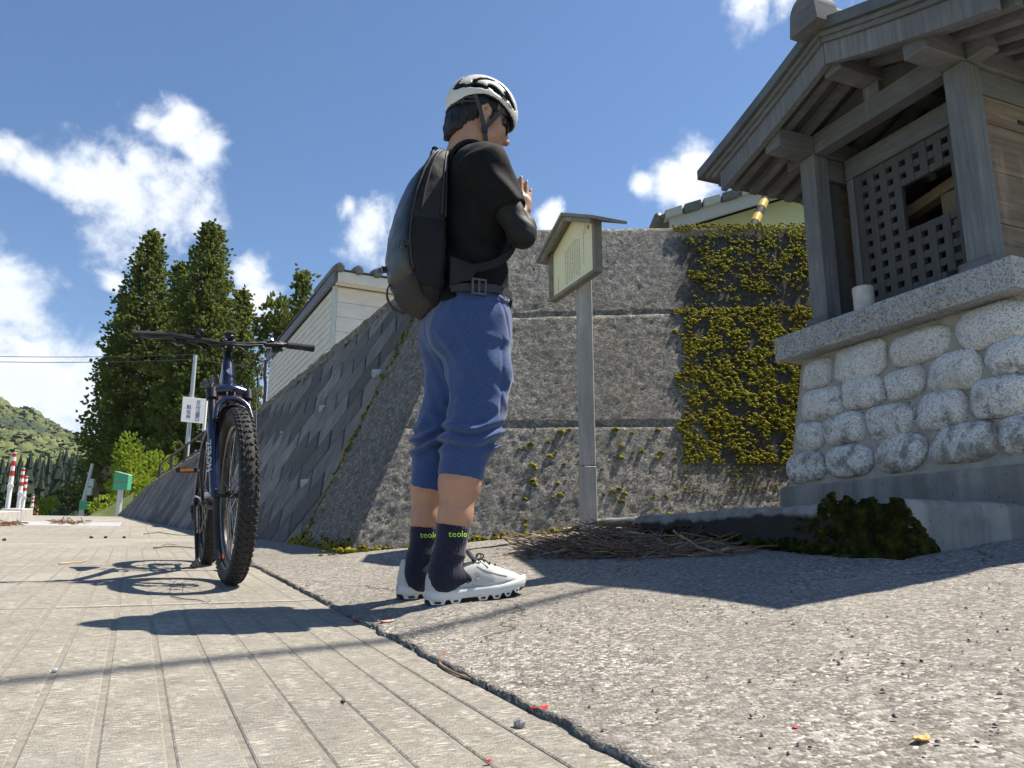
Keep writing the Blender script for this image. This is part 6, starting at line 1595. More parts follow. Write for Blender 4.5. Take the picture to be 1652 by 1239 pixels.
    mb = MB(); mb.tube([k0, k0 + (ft-k0)*.5, ft + Vector((0, 0, .012))], [.0115, .0105, .009], 12); mb.build('stand_leg', M_BLK, ks, auto=40)
    mb = MB(); mb.tube([ft + Vector((0, 0, .022)) - dk*.02, ft + Vector((-.02, -.008, .006))], [.011, .016], 10); mb.build('stand_foot', M_RUB, ks, auto=40)
    mb = MB(); mb.box((.120, -.088, .322), (.180, -.062, .352), B, .004); mb.build('stand_bracket', M_BLK, ks)
bike()
# ------------------------------------------------------------------ background
def mat_leaf(name, stops, trans=.0):
    m, T = newmat(name); p = T.pos
    n = T.math('ADD', T.math('MULTIPLY', T.noise(p, .9, 3, .6), .55), T.math('MULTIPLY', T.noise(p, 9, 3, .7), .5))
    T.l.new(T.ramp(n, stops), T.b.inputs['Base Color']); T.b.inputs['Roughness'].default_value = .75; T.b.inputs['Specular IOR Level'].default_value = .25
    if trans:
        tr = T.add('ShaderNodeBsdfTranslucent'); T.l.new(T.ramp(n, [(a, tuple(min(1, x*1.3) for x in c)) for a, c in stops]), tr.inputs[0])
        mx = T.add('ShaderNodeMixShader'); mx.inputs[0].default_value = trans; T.l.new(T.b.outputs[0], mx.inputs[1]); T.l.new(tr.outputs[0], mx.inputs[2])
        T.l.new(mx.outputs[0], [q for q in T.n if q.type == 'OUTPUT_MATERIAL'][0].inputs[0])
    return m
M_SUGI = mat_leaf('cedar_foliage', [(.34, (.060, .082, .024)), (.52, (.145, .178, .046)), (.70, (.26, .280, .075))], .38)
M_YOUNG = mat_leaf('young_leaves', [(.34, (.16, .22, .025)), (.55, (.30, .38, .045)), (.75, (.42, .47, .07))], .35)
M_DKLEAF = mat_leaf('dark_leaves', [(.34, (.025, .035, .012)), (.6, (.06, .075, .022)), (.8, (.11, .12, .035))], .15)
M_BARK = simple('bark', (.10, .075, .055), .9, var=.35, scale=8, stretch=(6, 6, .6), bmp=.5, bscale=20, bdist=.03)
M_POLE = simple('galvanised_pole', (.50, .51, .52), .45, .4, var=.1); M_WHITE = simple('white_paint', (.78, .78, .77), .45, var=.05)
M_REDP = simple('red_paint', (.52, .025, .02), .45, var=.08); M_CONC = simple('kerb_concrete', (.40, .39, .36), .9, var=.2, scale=6, bmp=.4, bscale=80)
M_WIRE = simple('wire', (.03, .03, .032), .6)
def spray(V, F, c, size, rs, out):
    """a tuft of foliage: three crossed ragged blades pointing outwards"""
    out = out.normalized(); s1 = out.orthogonal().normalized(); a0 = rs.uniform(0, PI)
    for k in range(3):
        a = a0 + k*PI/3; s_ = (s1*math.cos(a) + out.cross(s1)*math.sin(a)); b = len(V); L = size*rs.uniform(.7, 1.25); w = size*rs.uniform(.30, .5)
        V += [c - out*L*.35, c + s_*w - out*L*.05, c + s_*w*.62 + out*L*.45, c + out*L*.75, c - s_*w*.55 + out*L*.40, c - s_*w - out*L*.08]
        F += [(b, b+1, b+2), (b, b+2, b+3), (b, b+3, b+4), (b, b+4, b+5)]
def cedar(name, label, base, top, r0, seed, group, n_br=300, size=.22, mat=None, sharp=1.0, parent_cat='tree', slim=1.0):
    rs = random.Random(seed); base = Vector(base); top = Vector(top); H = top.z - base.z
    t = thing(name, label, parent_cat, tuple(base), group)
    mb = MB(); ax = [base + (top-base)*k/8 + Vector((rs.uniform(-.06, .06), rs.uniform(-.06, .06), 0)) for k in range(8)] + [top - Vector((0, 0, H*.03))]
    mb.tube([base - Vector((0, 0, 1.0))] + ax, [.034*H*.62] + [.021*H*(1 - k/8.4) + .02 for k in range(9)], 9); mb.build('trunk', M_BARK, t, smooth=True)
    V = []; F = []; lm = MB()
    for i in range(n_br):
        q = ((i+.5)/n_br)**.82; h = .10 + .90*q; prof = (1 - ((h-.10)/.90)**2.5*.97)*(.82 + .18*min(1, (h-.10)*9))
        an = i*2.399 + rs.uniform(-.4, .4); R_ = r0*prof*rs.uniform(.74, 1.06)*slim + .12
        p0 = base + (top-base)*h; d = Vector((math.cos(an), math.sin(an), 0)); droop = -.22 + .55*h + rs.uniform(-.12, .12)
        L = R_
        tip = p0 + d*L + Vector((0, 0, L*droop))
        if i % 3 == 0 and h < .85: lm.tube([p0, p0 + (tip-p0)*.5 + Vector((0, 0, -.08*L)), tip], [.05, .03, .012], 5)
        nclump = max(2, int(L*1.05/size*.62))
        for k in range(nclump):
            u = .30 + .72*(k+rs.random())/nclump; c = p0 + d*(L*u) + Vector((0, 0, L*droop*u)) + Vector((rs.gauss(0, .13), rs.gauss(0, .13), rs.gauss(0, .10)))*L*.55
            for _ in range(7):
                e = c + Vector((rs.gauss(0, 1), rs.gauss(0, 1), rs.gauss(0, .8)))*size*.85
                spray(V, F, e, size*rs.uniform(.75, 1.2), rs, d*.8 + Vector((rs.gauss(0, .5), rs.gauss(0, .5), .35 + rs.gauss(0, .4))))
    for k in range(26): spray(V, F, top - Vector((rs.gauss(0, .10), rs.gauss(0, .10), rs.random()*H*.07)), size*.8, rs, Vector((rs.gauss(0, .5), rs.gauss(0, .5), 1)))
    lm.build('limbs', M_BARK, t, smooth=True)
    mesh_obj('crown', V, F, mat or M_SUGI, t, kind=None)
    return t
def bushy(name, label, base, blobs, seed, mat, size, n, group=None, cat='tree'):
    rs = random.Random(seed); base = Vector(base); t = thing(name, label, cat, tuple(base), group); V = []; F = []; mb = MB()
    for c, r in blobs:
        c = Vector(c); mb.tube(bez([base - Vector((0, 0, .3)), base.lerp(c, .5) + Vector((rs.uniform(-.2, .2), 0, -.1)), c + Vector((0, 0, r[2]*.4))], 4), [.10*max(.4, r[2]/2)*(1-k/10)+.01 for k in range(9)], 7)
        for _ in range(int(n*r[0]*r[2])):
            d = Vector((rs.gauss(0, 1), rs.gauss(0, 1), rs.gauss(0, 1))).normalized(); k = rs.random()**.45; p = c + Vector((d.x*r[0], d.y*r[1], d.z*r[2]))*k
            if noise.noise(p*1.4) < -.22: continue
            spray(V, F, p, size*rs.uniform(.6, 1.2), rs, d + Vector((0, 0, .4)))
    mb.build('trunk', M_BARK, t, smooth=True); mesh_obj('crown', V, F, mat, t); return t
def on_road(u, v): return Vector(hit(u, v, (0, 0, 0), (.4368*.05, -.8996*.05, 1)))
def background_all():
    # ---- cedars
    for i, (u, v, t, r0, bz, lab, seed) in enumerate(((247, 378, 48, 2.5, 1.4, 'tall cedar with a broad dense crown, leftmost of the pair behind the police box sign', 21), (338, 366, 46, 2.6, 1.4, 'tallest dark cedar with a pointed twin top behind the handlebar', 22),
                                           (392, 472, 53, 2.3, 1.6, 'shorter cedar tucked behind the tallest cedar beside the white shed', 23))):
        top = far(u, v, t); cedar('cedar_tree', lab, (top.x, top.y, bz), top, r0, seed, 'cedars behind the block wall')
    top = far(352, 372, 46.6); cedar('cedar_tree', 'slim cedar leaning close against the tallest cedar behind the bicycle', (top.x, top.y+.6, 1.4), top, 1.9, 29, 'cedars behind the block wall', 170)
    top = far(292, 428, 49.5); cedar('cedar_tree', 'cedar filling the gap between the broad cedar and the tallest one', (top.x, top.y, 1.3), top, 2.0, 33, 'cedars behind the block wall', 190)
    top = far(205, 478, 50); cedar('cedar_tree', 'lower cedar at the outer edge of the cedar stand', (top.x, top.y, 1.3), top, 1.7, 31, 'cedars behind the block wall', 190)
    top = far(490, 440, 44); cedar('cedar_tree', 'thin sparse cedar spire rising just behind the white shed', (top.x, top.y, 1.6), top, 1.05, 25, 'cedars behind the block wall', 120, .24, slim=.95)
    c = far(445, 525, 46); bushy('broadleaf_tree', 'rounded dark green tree between the cedars and the white shed', (c.x, c.y, 1.5), [((c.x, c.y, c.z), (1.3, 1.3, 2.0)), ((c.x+.9, c.y+.5, c.z-1.5), (1.4, 1.3, 1.8))], 8, M_SUGI, .28, 330)
    # ---- young bright trees and the darker round one
    c = far(205, 762, 31); bushy('young_tree', 'small bright yellow-green young tree with upright feathery top beside the block wall', (c.x, c.y, .9), [((c.x, c.y, c.z+.35), (.62, .62, 1.35)), ((c.x+.2, c.y, c.z-.45), (.95, .8, .85))], 41, M_YOUNG, .13, 900)
    c = far(252, 765, 33); bushy('young_tree', 'rounded bright green young tree right behind the handrail on the wall', (c.x, c.y, 1.0), [((c.x, c.y, c.z+.1), (1.0, .9, .95)), ((c.x-.5, c.y, c.z-.6), (.9, .8, .7))], 42, M_YOUNG, .14, 800)
    c = far(125, 800, 58); bushy('round_tree', 'dark rounded tree at the road bend before the conifer wood', (c.x, c.y, .4), [((c.x, c.y, c.z), (1.55, 1.4, 1.05)), ((c.x+.9, c.y, c.z-.5), (1.2, 1.1, .8))], 43, M_DKLEAF, .22, 420)
    for k, (u, v, t, r) in enumerate(((20, 812, 42, .9), (70, 815, 46, .8), (48, 822, 44, .6), (180, 818, 36, .8))):
        c = far(u, v, t); bushy('shrub', ('low olive shrub behind the first striped pole', 'pale green shrub beside the far striped poles', 'small shrub at the foot of the far poles', 'tangled green shrub on the bank under the green signboard')[k], (c.x, c.y, c.z-r*.8), [((c.x, c.y, c.z), (r*1.3, r, r*.75))], 60+k, M_YOUNG if k != 0 else M_DKLEAF, .16, 520, None, 'shrub')
    # ---- white shed with lap boards
    M_SID = simple('cream_siding', (.70, .655, .60), .7, var=.08, scale=3, stretch=(1, 1, 3), bmp=.15, bscale=60); M_VERGE = simple('purple_grey_fascia', (.115, .105, .135), .5); M_TILE = simple('grey_roof_tile', (.10, .105, .10), .5, var=.3, scale=6)
    U = Vector((-.454, .891, 0)); Vv = Vector((.891, .454, 0)); C0 = Vector((-2.82, 11.6, 0)); zb, zt = 1.7, 4.38
    sh = thing('white_shed', 'cream lap-boarded shed with tiled roof standing above the block wall', 'shed', (C0.x, C0.y, zb))
    fu = lambda a, b, z: C0 + U*a + Vv*b + Vector((0, 0, z))
    MB().box((.03, .03, zb), (5.75, 4.5, zt), fu).build('core', M_SID, sh)
    z = zb; k = 0; nb = 22; hgt = (zt-.02-zb)/nb
    for k in range(nb):
        z = zb + hgt*k
        mb = MB(); mb.prism([fu(.06, 0, z), fu(.06, .03, z), fu(.06, .03, z+hgt-.004), fu(.06, .016, z+hgt-.004)], U*5.68); mb.build('lap_board', M_SID, sh)
    for k in range(0, nb, 2):
        z = zb + hgt*k; mb = MB(); mb.prism([fu(0.004, .06, z), fu(.03, .06, z), fu(.03, .06, z+2*hgt-.005), fu(.010, .06, z+2*hgt-.005)], Vv*4.4); mb.build('lap_board', M_SID, sh)
    MB().box((-.008, -.012, zb), (.055, .055, zt-.01), fu, .004).build('corner_post', simple('pale_corner_trim', (.50, .53, .52), .6), sh)
    MB().box((-.20, -.05, zt), (5.9, .0, zt+.16), fu, .006).build('verge_fascia', M_VERGE, sh)
    MB().box((-.22, .005, zt+.002), (-.17, 4.6, zt+.17), fu, .006).build('eave_fascia', M_SID, sh)
    MB().box((-.16, .01, zt+.001), (0, 4.5, zt+.02), fu).build('soffit', M_SID, sh)
    mb = MB(); mb.prism([fu(-.24, -.06, zt+.185), fu(6.0, -.06, zt+.185+.02), fu(6.0, -.06, zt+.22), fu(-.24, -.06, zt+.20)], Vv*4.8); mb.build('roof', M_TILE, sh)
    for k in range(14):
        b = .02 + k*.30; mb = MB(); mb.tube([fu(-.27, b, zt+.215), fu(-.1, b, zt+.235), fu(1.2, b, zt+.25)], [.075, .085, .085], 12); mb.build('ridge_tile', M_TILE, sh, auto=40)
        mb = MB(); mb.tube([fu(-.28, b, zt+.215), fu(-.272, b, zt+.215)], [.055, .075], 12); mb.build('tile_face', M_TILE, sh)
    mb = MB(); mb.tube([fu(5.86, -.06, zt+.05), fu(5.86, -.06, zt-.35), fu(5.80, -.04, zt-.5), fu(5.80, -.03, zb)], .035, 8); mb.build('downpipe', simple('brown_pipe', (.16, .05, .04), .5), sh)
    # ---- green house behind the main wall
    M_GRN = simple('pale_green_wall', (.50, .53, .36), .8, var=.06, scale=3); M_GFAS = simple('grey_fascia', (.36, .38, .39), .6, var=.08)
    Yh = 11.5; e0 = hit(1070, 350, (0, Yh, 0), (0, 1, 0)); e1 = hit(1190, 314, (0, Yh, 0), (0, 1, 0)); sl = (e1.z-e0.z)/(e1.x-e0.x)
    hs = thing('green_house', 'pale green house with grey tiled gable roof behind the mossy wall', 'house', (e0.x+4, Yh+3, 2.4)); Wd = 4.6
    G = lambda x, y, z: Vector((e0.x + x, Yh + y, e0.z + z))
    mb = MB(); mb.prism([G(.45, .45, -1.6), G(2*Wd-.45, .45, -1.6), G(2*Wd-.45, .45, .45*sl-.16), G(Wd, .45, Wd*sl-.16), G(.45, .45, .45*sl-.16)], Vector((0, 8, 0))); mb.build('wall', M_GRN, hs)
    for sg in (0, 1):
        X = (lambda x: x) if sg == 0 else (lambda x: 2*Wd - x)
        mb = MB(); mb.prism([G(X(.10), 0, .10*sl-.26), G(X(Wd), 0, Wd*sl-.26), G(X(Wd), 0, Wd*sl-.03), G(X(.10), 0, .10*sl-.03)], Vector((0, .06, 0))); mb.build('bargeboard', M_GFAS, hs)
        mb = MB(); mb.prism([G(X(-.05), -.05, -.05*sl-.03), G(X(Wd), -.05, Wd*sl-.03), G(X(Wd), -.05, Wd*sl+.03), G(X(-.05), -.05, -.05*sl+.03)], Vector((0, 8.9, 0))); mb.build('roof', M_TILE, hs)
        for k in range(15):
            x = .02 + k*.31; fr = lambda a, b, c: G(X(x + a), b, (x+a)*sl + .035 + c)
            mb = MB(); mb.box((0, -.10, -.10), (.27, .12, .045), fr, .012); mb.build('verge_tile', M_TILE if k % 2 else M_GFAS, hs)
    mb = MB(); mb.tube([G(-.08, -.02, 0), G(-.08, 8, 0)], .07, 10); mb.build('eave_roll', M_TILE, hs, smooth=True)
    # ---- guy wire with striped sleeve
    g0 = hit(1212, 372, (0, 6.6, 0), (0, 1, 0)); g1 = far(1395, -40, 10.5)
    gw = thing('guy_wire', 'utility guy wire with yellow and black striped sleeve rising behind the shrine roof', 'guy wire', tuple(g0))
    mb = MB(); mb.tube([g0, g1], .006, 6); mb.build('wire', M_WIRE, gw)
    d = (g1-g0).normalized(); M_Y = simple('yellow_plastic', (.72, .46, .05), .5)
    for k in range(10):
        mb = MB(); a = g0 + d*(.02 + k*.115); mb.tube([a, a + d*.112], .042, 14); mb.build('sleeve_band', M_Y if k % 2 else M_RUB, gw, auto=40)
    # ---- police-box sign on its pole
    t = 17.5; p0 = far(299.5, 752, t); p1 = far(314.3, 573, t*1.0); p1.x, p1.y = p0.x, p0.y; zt_ = hit(314.3, 573, (p0.x, p0.y, 0), (p0.x, p0.y, 0)).z
    sg_ = thing('police_box_sign', 'white sign board with blue Japanese characters on a tall grey pole', 'sign', (p0.x, p0.y, p0.z-.4))
    mb = MB(); mb.tube([(p0.x, p0.y, p0.z-.6), (p0.x, p0.y, zt_)], [.055, .042], 14); mb.build('pole', M_POLE, sg_, auto=40)
    sc_ = hit(310, 662.5, (p0.x, p0.y, 0), (p0.x, p0.y, 0)); dirv = Vector((p0.x, p0.y, 0)).normalized(); rt = Vector((dirv.y, -dirv.x, 0)); rt = (Matrix.Rotation(R(14), 3, 'Z') @ rt); nn = rt.cross(Vector((0, 0, 1)))
    fr = lambda x, y, z: sc_ + rt*x + nn*(y + .075) + Vector((0, 0, z)); k = t/1241*1.0
    mb = MB(); mb.box((-17*k*1.03, -.012, -20.5*k), (17*k*1.03, .012, 20.5*k), fr, .004); bd = mb.build('board', M_WHITE, sg_)
    for z in (-.15, .15): mb = MB(); mb.box((-.07, -.075, z-.02), (.07, -.012, z+.02), fr); mb.build('bracket', M_POLE, sg_)
    M_BLU = simple('sign_blue', (.05, .10, .36), .6)
    for col, xx, y0_, st in (('立山公園口', 7.6*k, 14.0*k, 7.1*k), ('駐在所', -6.6*k, 4.4*k, 8.2*k)):
        for j, chx in enumerate(col):
            M = frame_m(fr(xx, .0135, y0_ - j*st), rt, Vector((0, 0, 1))); text_mesh(chx, 7.0*k*1.04, M_BLU, 'character', bd, M, .002)
    # slim ladder-rung pole next to it
    q0 = far(327, 715, 21); sp_ = thing('rung_pole', 'slim white pole with step rungs beside the police box sign', 'pole', (q0.x, q0.y, 1.5)); zt2 = far(331, 640, 21).z
    mb = MB(); mb.tube([(q0.x, q0.y, 1.3), (q0.x, q0.y, zt2)], .045, 10); mb.build('pole', M_WHITE, sp_, auto=40)
    for j in range(4): mb = MB(); mb.tube([(q0.x-.16, q0.y, zt2-.2-.33*j), (q0.x, q0.y, zt2-.2-.33*j)], .012, 6); mb.build('rung', M_POLE, sp_)
    # ---- overhead wires
    a = Vector((p0.x, p0.y, zt_-.10)); 
    for j, (va, dz) in enumerate(((560, 0), (556, .12))):
        b = far(-330, va, 26); pts = [a.lerp(b, s) - Vector((0, 0, 1.0*s*(1-s))) + Vector((0, 0, dz)) for s in np.linspace(0, 1, 14)]
        mb = MB(); mb.tube(pts, .009, 5); o = mb.build('overhead_wire', M_WIRE, None); tag(o, ('lower thin overhead wire running from the sign pole across the sky', 'upper thin overhead wire running from the sign pole across the sky')[j], 'wire', 'overhead wires')
    b = far(900, 640, 30); pts = [a.lerp(b, s) - Vector((0, 0, .6*s*(1-s))) for s in np.linspace(0, 1, 14)]
    mb = MB(); mb.tube(pts, .009, 5); o = mb.build('overhead_wire', M_WIRE, None); tag(o, 'thin overhead wire passing behind the white shed', 'wire', 'overhead wires')
    # ---- parapet and snow poles on the valley side
    pr = thing('parapet', 'low concrete parapet at the valley edge of the road', 'parapet', tuple(on_road(-10, 843)))
    A_ = on_road(-120, 858); B_ = on_road(30, 842)
    dv = (B_-A_).normalized(); n_ = Vector((-dv.y, dv.x, 0)).normalized(); L = (B_-A_).length
    for k in range(5):
        s0, s1 = L*k/5, L*(k+1)/5 - .012; mb = MB(); fr = lambda x, y, z: A_ + dv*x + n_*y + Vector((0, 0, z)); mb.box((s0, -.02, -.15), (s1, .28, .165), fr, .012); mb.build('parapet_block', M_CONC, pr)
    A2 = on_road(34, 839.5); B2 = on_road(52, 836.5); mb = MB(); dv2 = (B2-A2).normalized(); n2 = Vector((-dv2.y, dv2.x, 0)).normalized(); mb.box((0, 0, -.15), ((B2-A2).length, .3, .18), lambda x, y, z: A2 + dv2*x + n2*y + Vector((0, 0, z)), .012)
    o = mb.build('parapet_end', M_CONC, None); tag(o, 'short separate length of parapet beyond the first one', 'parapet')
    poles = [(21, 730, 11, 826, 13.5, 3.1), (37, 755, 28, 829, 17.5, 2.7), (41.5, 768, 35, 829, 20, 2.4), (53.5, 798, 49.5, 833, 36, 2.0)]
    for k, (u1, v1, u0, v0, t, wpx) in enumerate(poles):
        b = far(u0, v0, t); zt3 = hit(u1, v1, (b.x, b.y, 0), (b.x, b.y, 0)).z; r = wpx/1241*t
        sp2 = thing('snow_pole', ('tall red and white striped snow pole with a round reflector by the parapet', 'striped snow pole just beyond the first parapet, wider of the middle pair', 'striped snow pole slimmer than its close neighbour past the parapet', 'distant striped snow pole at the road crest')[k], 'pole', tuple(b), 'snow poles along the valley edge')
        H = zt3 - b.z; seg = [(0, .60, M_WHITE), (.60, .69, M_REDP), (.69, .77, M_WHITE), (.77, .855, M_REDP), (.855, .925, M_WHITE), (.925, .985, M_REDP), (.985, 1.0, M_WHITE)]
        for j, (a, c, m_) in enumerate(seg):
            mb = MB(); mb.tube([(b.x, b.y, b.z + H*a - (.6 if j == 0 else 0)), (b.x, b.y, b.z + H*c)], r*(1.12 if j == 0 else 1), 14); mb.build('shaft' if j == 0 else 'stripe', m_, sp2, auto=40)
        dn = Vector((-b.x, -b.y, 0)).normalized(); mb = MB(); mb.lathe(Vector((b.x, b.y, b.z + H*.43)) + dn*r*1.1, dn, [(r*1.5, 0), (r*1.5, .02), (r*1.2, .03)], 20); mb.build('reflector', simple('reflector_disc', (.62, .63, .65), .35), sp2, auto=40)
    for k, (u, v) in enumerate(((55, 813), (57, 818), (59, 823))):
        b = far(u, 834, 34); tz = far(u, v-6, 34).z; wp = thing('warning_post', ('tallest of the orange and black banded posts at the road crest', 'middle-height orange and black banded post at the road crest', 'shortest of the orange and black banded posts at the road crest')[k], 'post', tuple(b), 'banded posts at the crest')
        for j in range(5):
            z0 = b.z + (tz-b.z)*j/5; mb = MB(); mb.tube([(b.x, b.y, z0), (b.x, b.y, b.z + (tz-b.z)*(j+1)/5)], .045, 8); mb.build('band', simple('orange_band', (.60, .26, .08), .6) if j % 2 else M_RUB, wp)
    # ---- green signboards
    M_GSG = simple('green_sign_paint', (.06, .34, .20), .45, var=.06, scale=3); M_OTX = simple('orange_lettering', (.42, .24, .06), .6)
    for k, (u0, u1, v0, v1, up_, t, txt) in enumerate(((182, 207, 763, 790, 818, 22, True), (127, 140, 808, 822, 832, 40, False))):
        c = far((u0+u1)/2, (v0+v1)/2, t); w, h = (u1-u0)/1241*t, (v1-v0)/1241*t; b = far((u0+u1)/2-1, up_, t)
        gs = thing('green_signboard', 'green box signboard with an orange line of lettering on a grey post' if txt else 'small plain green signboard by the far utility pole', 'sign', (c.x, c.y, b.z-.2))
        mb = MB(); mb.tube([(c.x-.02, c.y+.1, b.z-.4), (c.x-.02, c.y+.1, c.z)], .075, 12); mb.build('post', M_POLE, gs, auto=40)
        F1 = Vector((.95, -.10, 0)).normalized(); fr = lambda x, y, z: c + F1*x + Vector((.1, .95, 0))*y + Vector((0, 0, z))
        mb = MB(); mb.prism([fr(-w/2, 0, -h/2), fr(w/2, 0, -h/2), fr(w/2, 0, h*.34), fr(-w/2*.92, 0, h*.56)], Vector((.02, .18, 0))); bd = mb.build('box', M_GSG, gs)
        mb = MB(); mb.prism([fr(-w/2*.94, -.008, h*.575), fr(w/2*1.02, -.008, h*.35), fr(w/2*1.02, -.008, h*.40), fr(-w/2*.94, -.008, h*.625)], Vector((.02, .20, 0))); mb.build('lid', simple('pale_green_edge', (.35, .62, .45), .5), gs)
        if txt:
            mb = MB(); rs = random.Random(4)
            for j in range(11):
                x = -w*.36 + w*.72*j/10
                for q in range(3): mb.box((x-.010, -.006, -.02+rs.uniform(-.018, .018)-.003), (x+.010, -.003, -.02+rs.uniform(-.018, .018)+.004), fr)
                mb.box((x-.003, -.006, -.04), (x+.003, -.003, 0), fr)
            mb.build('lettering', M_OTX, bd, kind='stuff')
    # ---- utility pole far down the road
    b = far(127.5, 833, 42); zt4 = hit(140, 748, (b.x, b.y, 0), (b.x, b.y, 0)).z; up_ = thing('utility_pole', 'leaning grey utility pole with equipment boxes far down the road', 'pole', tuple(b))
    tp = Vector((far(140, 748, 42).x, b.y, zt4)); mb = MB(); mb.tube([b - Vector((0, 0, .5)), tp], [.14, .09], 12); mb.build('shaft', M_POLE, up_, auto=40)
    for z in (.48, .62): mb = MB(); q = b.lerp(tp, z); mb.box((q.x+.10, q.y-.12, q.z-.25), (q.x+.38, q.y+.12, q.z+.25), None, .02); mb.build('equipment_box', M_POLE, up_)
    # ---- brown house
    M_BRF = simple('brown_roof', (.34, .22, .19), .8, var=.15, scale=2); M_BRW = simple('brown_wall', (.26, .16, .13), .85, var=.15, scale=2)
    c = far(170, 792, 44); bh = thing('brown_house', 'small brown house with pinkish brown pitched roof down the road', 'house', (c.x, c.y, c.z-1.2)); k = 44/1241
    fr = lambda x, y, z: Vector((c.x, c.y, c.z)) + Vector((.86, .5, 0))*x + Vector((-.5, .86, 0))*y + Vector((0, 0, z))
    mb = MB(); mb.prism([fr(-.55, 0, -1.6), fr(.55, 0, -1.6), fr(.55, 0, .55), fr(0, 0, 1.35), fr(-.55, 0, .55)], Vector((.9, .5, 0))*2.2); mb.build('wall', M_BRW, bh)
    for sg in (-1, 1): mb = MB(); mb.prism([fr(0, -.25, 1.45), fr(sg*.82, -.25, .25), fr(sg*.82, -.25, .35), fr(0, -.25, 1.57)], Vector((.9, .5, 0))*2.7); mb.build('roof', M_BRF, bh)
    mb = MB(); mb.box((-.30, -.012, -.9), (.20, 0, -.05), fr); mb.build('doorway', M_DARK, bh)
    # ---- grassy bank where the block wall ends
    V = []; n = 26
    for i in range(n):
        for j in range(12):
            u = 96 + (212-96)*i/(n-1); s = j/11; b = far(u, 834, 25 + 3*s); ridge = max(0, (u-110)/100)**1.3*1.0
            V.append((b.x, b.y, b.z - .25 + math.sin(PI*min(1, s*1.3)*.5)*ridge*1.1 + .12*nz(b.x, b.y, 0, 1.4)))
    mesh_obj('grass_bank', V, grid_faces(n, 12), M_GRASS, smooth=True, kind='structure')
    # ---- mountain and conifer wood
    def mat_mountain():
        m, T = newmat('mountain_forest'); p = T.pos
        v = T.voro(p, .055, 'F1', 1); s = T.add('ShaderNodeSeparateColor'); T.l.new(v, s.inputs[0])
        col = T.ramp(s.outputs[0], [(0, (.072, .095, .034)), (.5, (.098, .122, .042)), (1, (.135, .155, .052))])
        big = T.noise(p, .0035, 4, .55); col = T.mix(T.mapr(big, .53, .57, 0, .85), col, (.025, .045, .025))
        T.l.new(col, T.b.inputs['Base Color']); T.b.inputs['Roughness'].default_value = 1
        T.l.new(bump(T, T.voro(p, .055, 'F1', 0), -1.0, 8.0), T.b.inputs['Normal']); return m
    ridge = [(-700, 520), (-400, 565), (-200, 590), (-60, 622), (0, 640), (45, 663), (90, 690), (135, 712), (180, 735), (260, 765), (380, 795), (560, 815), (900, 835)]
    us = list(range(-700, 900, 14)); ds = [380 + 30*i for i in range(24)] + [1100 + 60*i for i in range(9)]; V = []
    for u in us:
        v = float(np.interp(u, [r[0] for r in ridge], [r[1] for r in ridge])); d = ray(u, v); hd_ = Vector((d.x, d.y, 0)); el = d.z/hd_.length; hd_.normalize()
        for q in ds:
            s = min(1, (q-380)/560); top = 940*el; base = 12
            z = base + (top-base)*(s**.85) if q <= 940 else top - (q-940)*.25
            p = hd_*q; z += (22*nz(p.x, p.y, 0, .006, 4) + 5*nz(p.x, p.y, 3, .05, 3))*min(1, s*2)*(1 if q < 940 else .5) - 10*s
            V.append((p.x, p.y, max(z, -6)))
    MM = mat_mountain(); mesh_obj('mountain', V, grid_faces(len(us), len(ds)), MM, smooth=True, kind='structure')
    # its broadleaf canopy, one mass of crowns
    rs = random.Random(78); mb = MB(); nd = len(ds)
    for i in range(13000):
        a = rs.uniform(2, 78) if i % 4 == 0 else rs.uniform(36, 78); q = rs.random()*18.5; i0, j0 = int(a), int(q); fa, fq = a-i0, q-j0
        p = Vector(V[i0*nd+j0])*(1-fa)*(1-fq) + Vector(V[(i0+1)*nd+j0])*fa*(1-fq) + Vector(V[i0*nd+j0+1])*(1-fa)*fq + Vector(V[(i0+1)*nd+j0+1])*fa*fq
        clump(mb, p, Vector((rs.gauss(0, .2), rs.gauss(0, .2), 1)), rs.uniform(3, 6.5), rs, 1.1, 6)
    o = mb.build('mountain_canopy', MM, None, smooth=True, kind='stuff'); tag(o, 'fresh green broadleaf forest covering the mountain side', 'forest')
    rs = random.Random(77); V = []; F = []; M_CON = mat_leaf('distant_conifer', [(.34, (.016, .028, .016)), (.6, (.030, .048, .024)), (.8, (.055, .075, .034))])
    def conifer(p, H, r):
        lv = 5; n = 7; b = len(V)
        for i in range(lv):
            z0 = H*(.12 + .80*i/lv); rr = r*(1-i/lv*.86); ph = rs.random()*6
            for k in range(n): a = 2*PI*k/n + ph; q = rr*rs.uniform(.65, 1.15); V.append(p + Vector((q*math.cos(a), q*math.sin(a), z0 - H*.03*rs.random())))
            V.append(p + Vector((0, 0, z0 + H*.30*(1 - .35*i/lv)))); o = b + i*(n+1)
            for k in range(n): F.append((o+k, o+(k+1) % n, o+n))
    for i in range(2300):
        u = rs.uniform(-420, 420); q = 175 + 200*rs.random()**.8; d = ray(u, 800); hd_ = Vector((d.x, d.y, 0)).normalized(); p = hd_*q
        zb_ = 3.2 + (q-175)*.075 + 1.5*nz(p.x, p.y, 0, .02); p.z = zb_; H = rs.uniform(11, 16.5)*(1 + .25*nz(p.x, p.y, 5, .03)); conifer(p, H, H*.135)
    o = mesh_obj('conifer_wood', V, F, M_CON, None, kind='stuff'); tag(o, 'dark conifer wood covering the foot of the mountain', 'wood')
    V = []; ds = (120, 160, 200, 260, 320, 400); us = list(range(-800, 900, 40))
    for u in us:
        d = ray(u, 800); hd_ = Vector((d.x, d.y, 0)).normalized()
        for q in ds: p = hd_*q; V.append((p.x, p.y, -3 if q < 130 else 2.4 + (q-175)*.075))
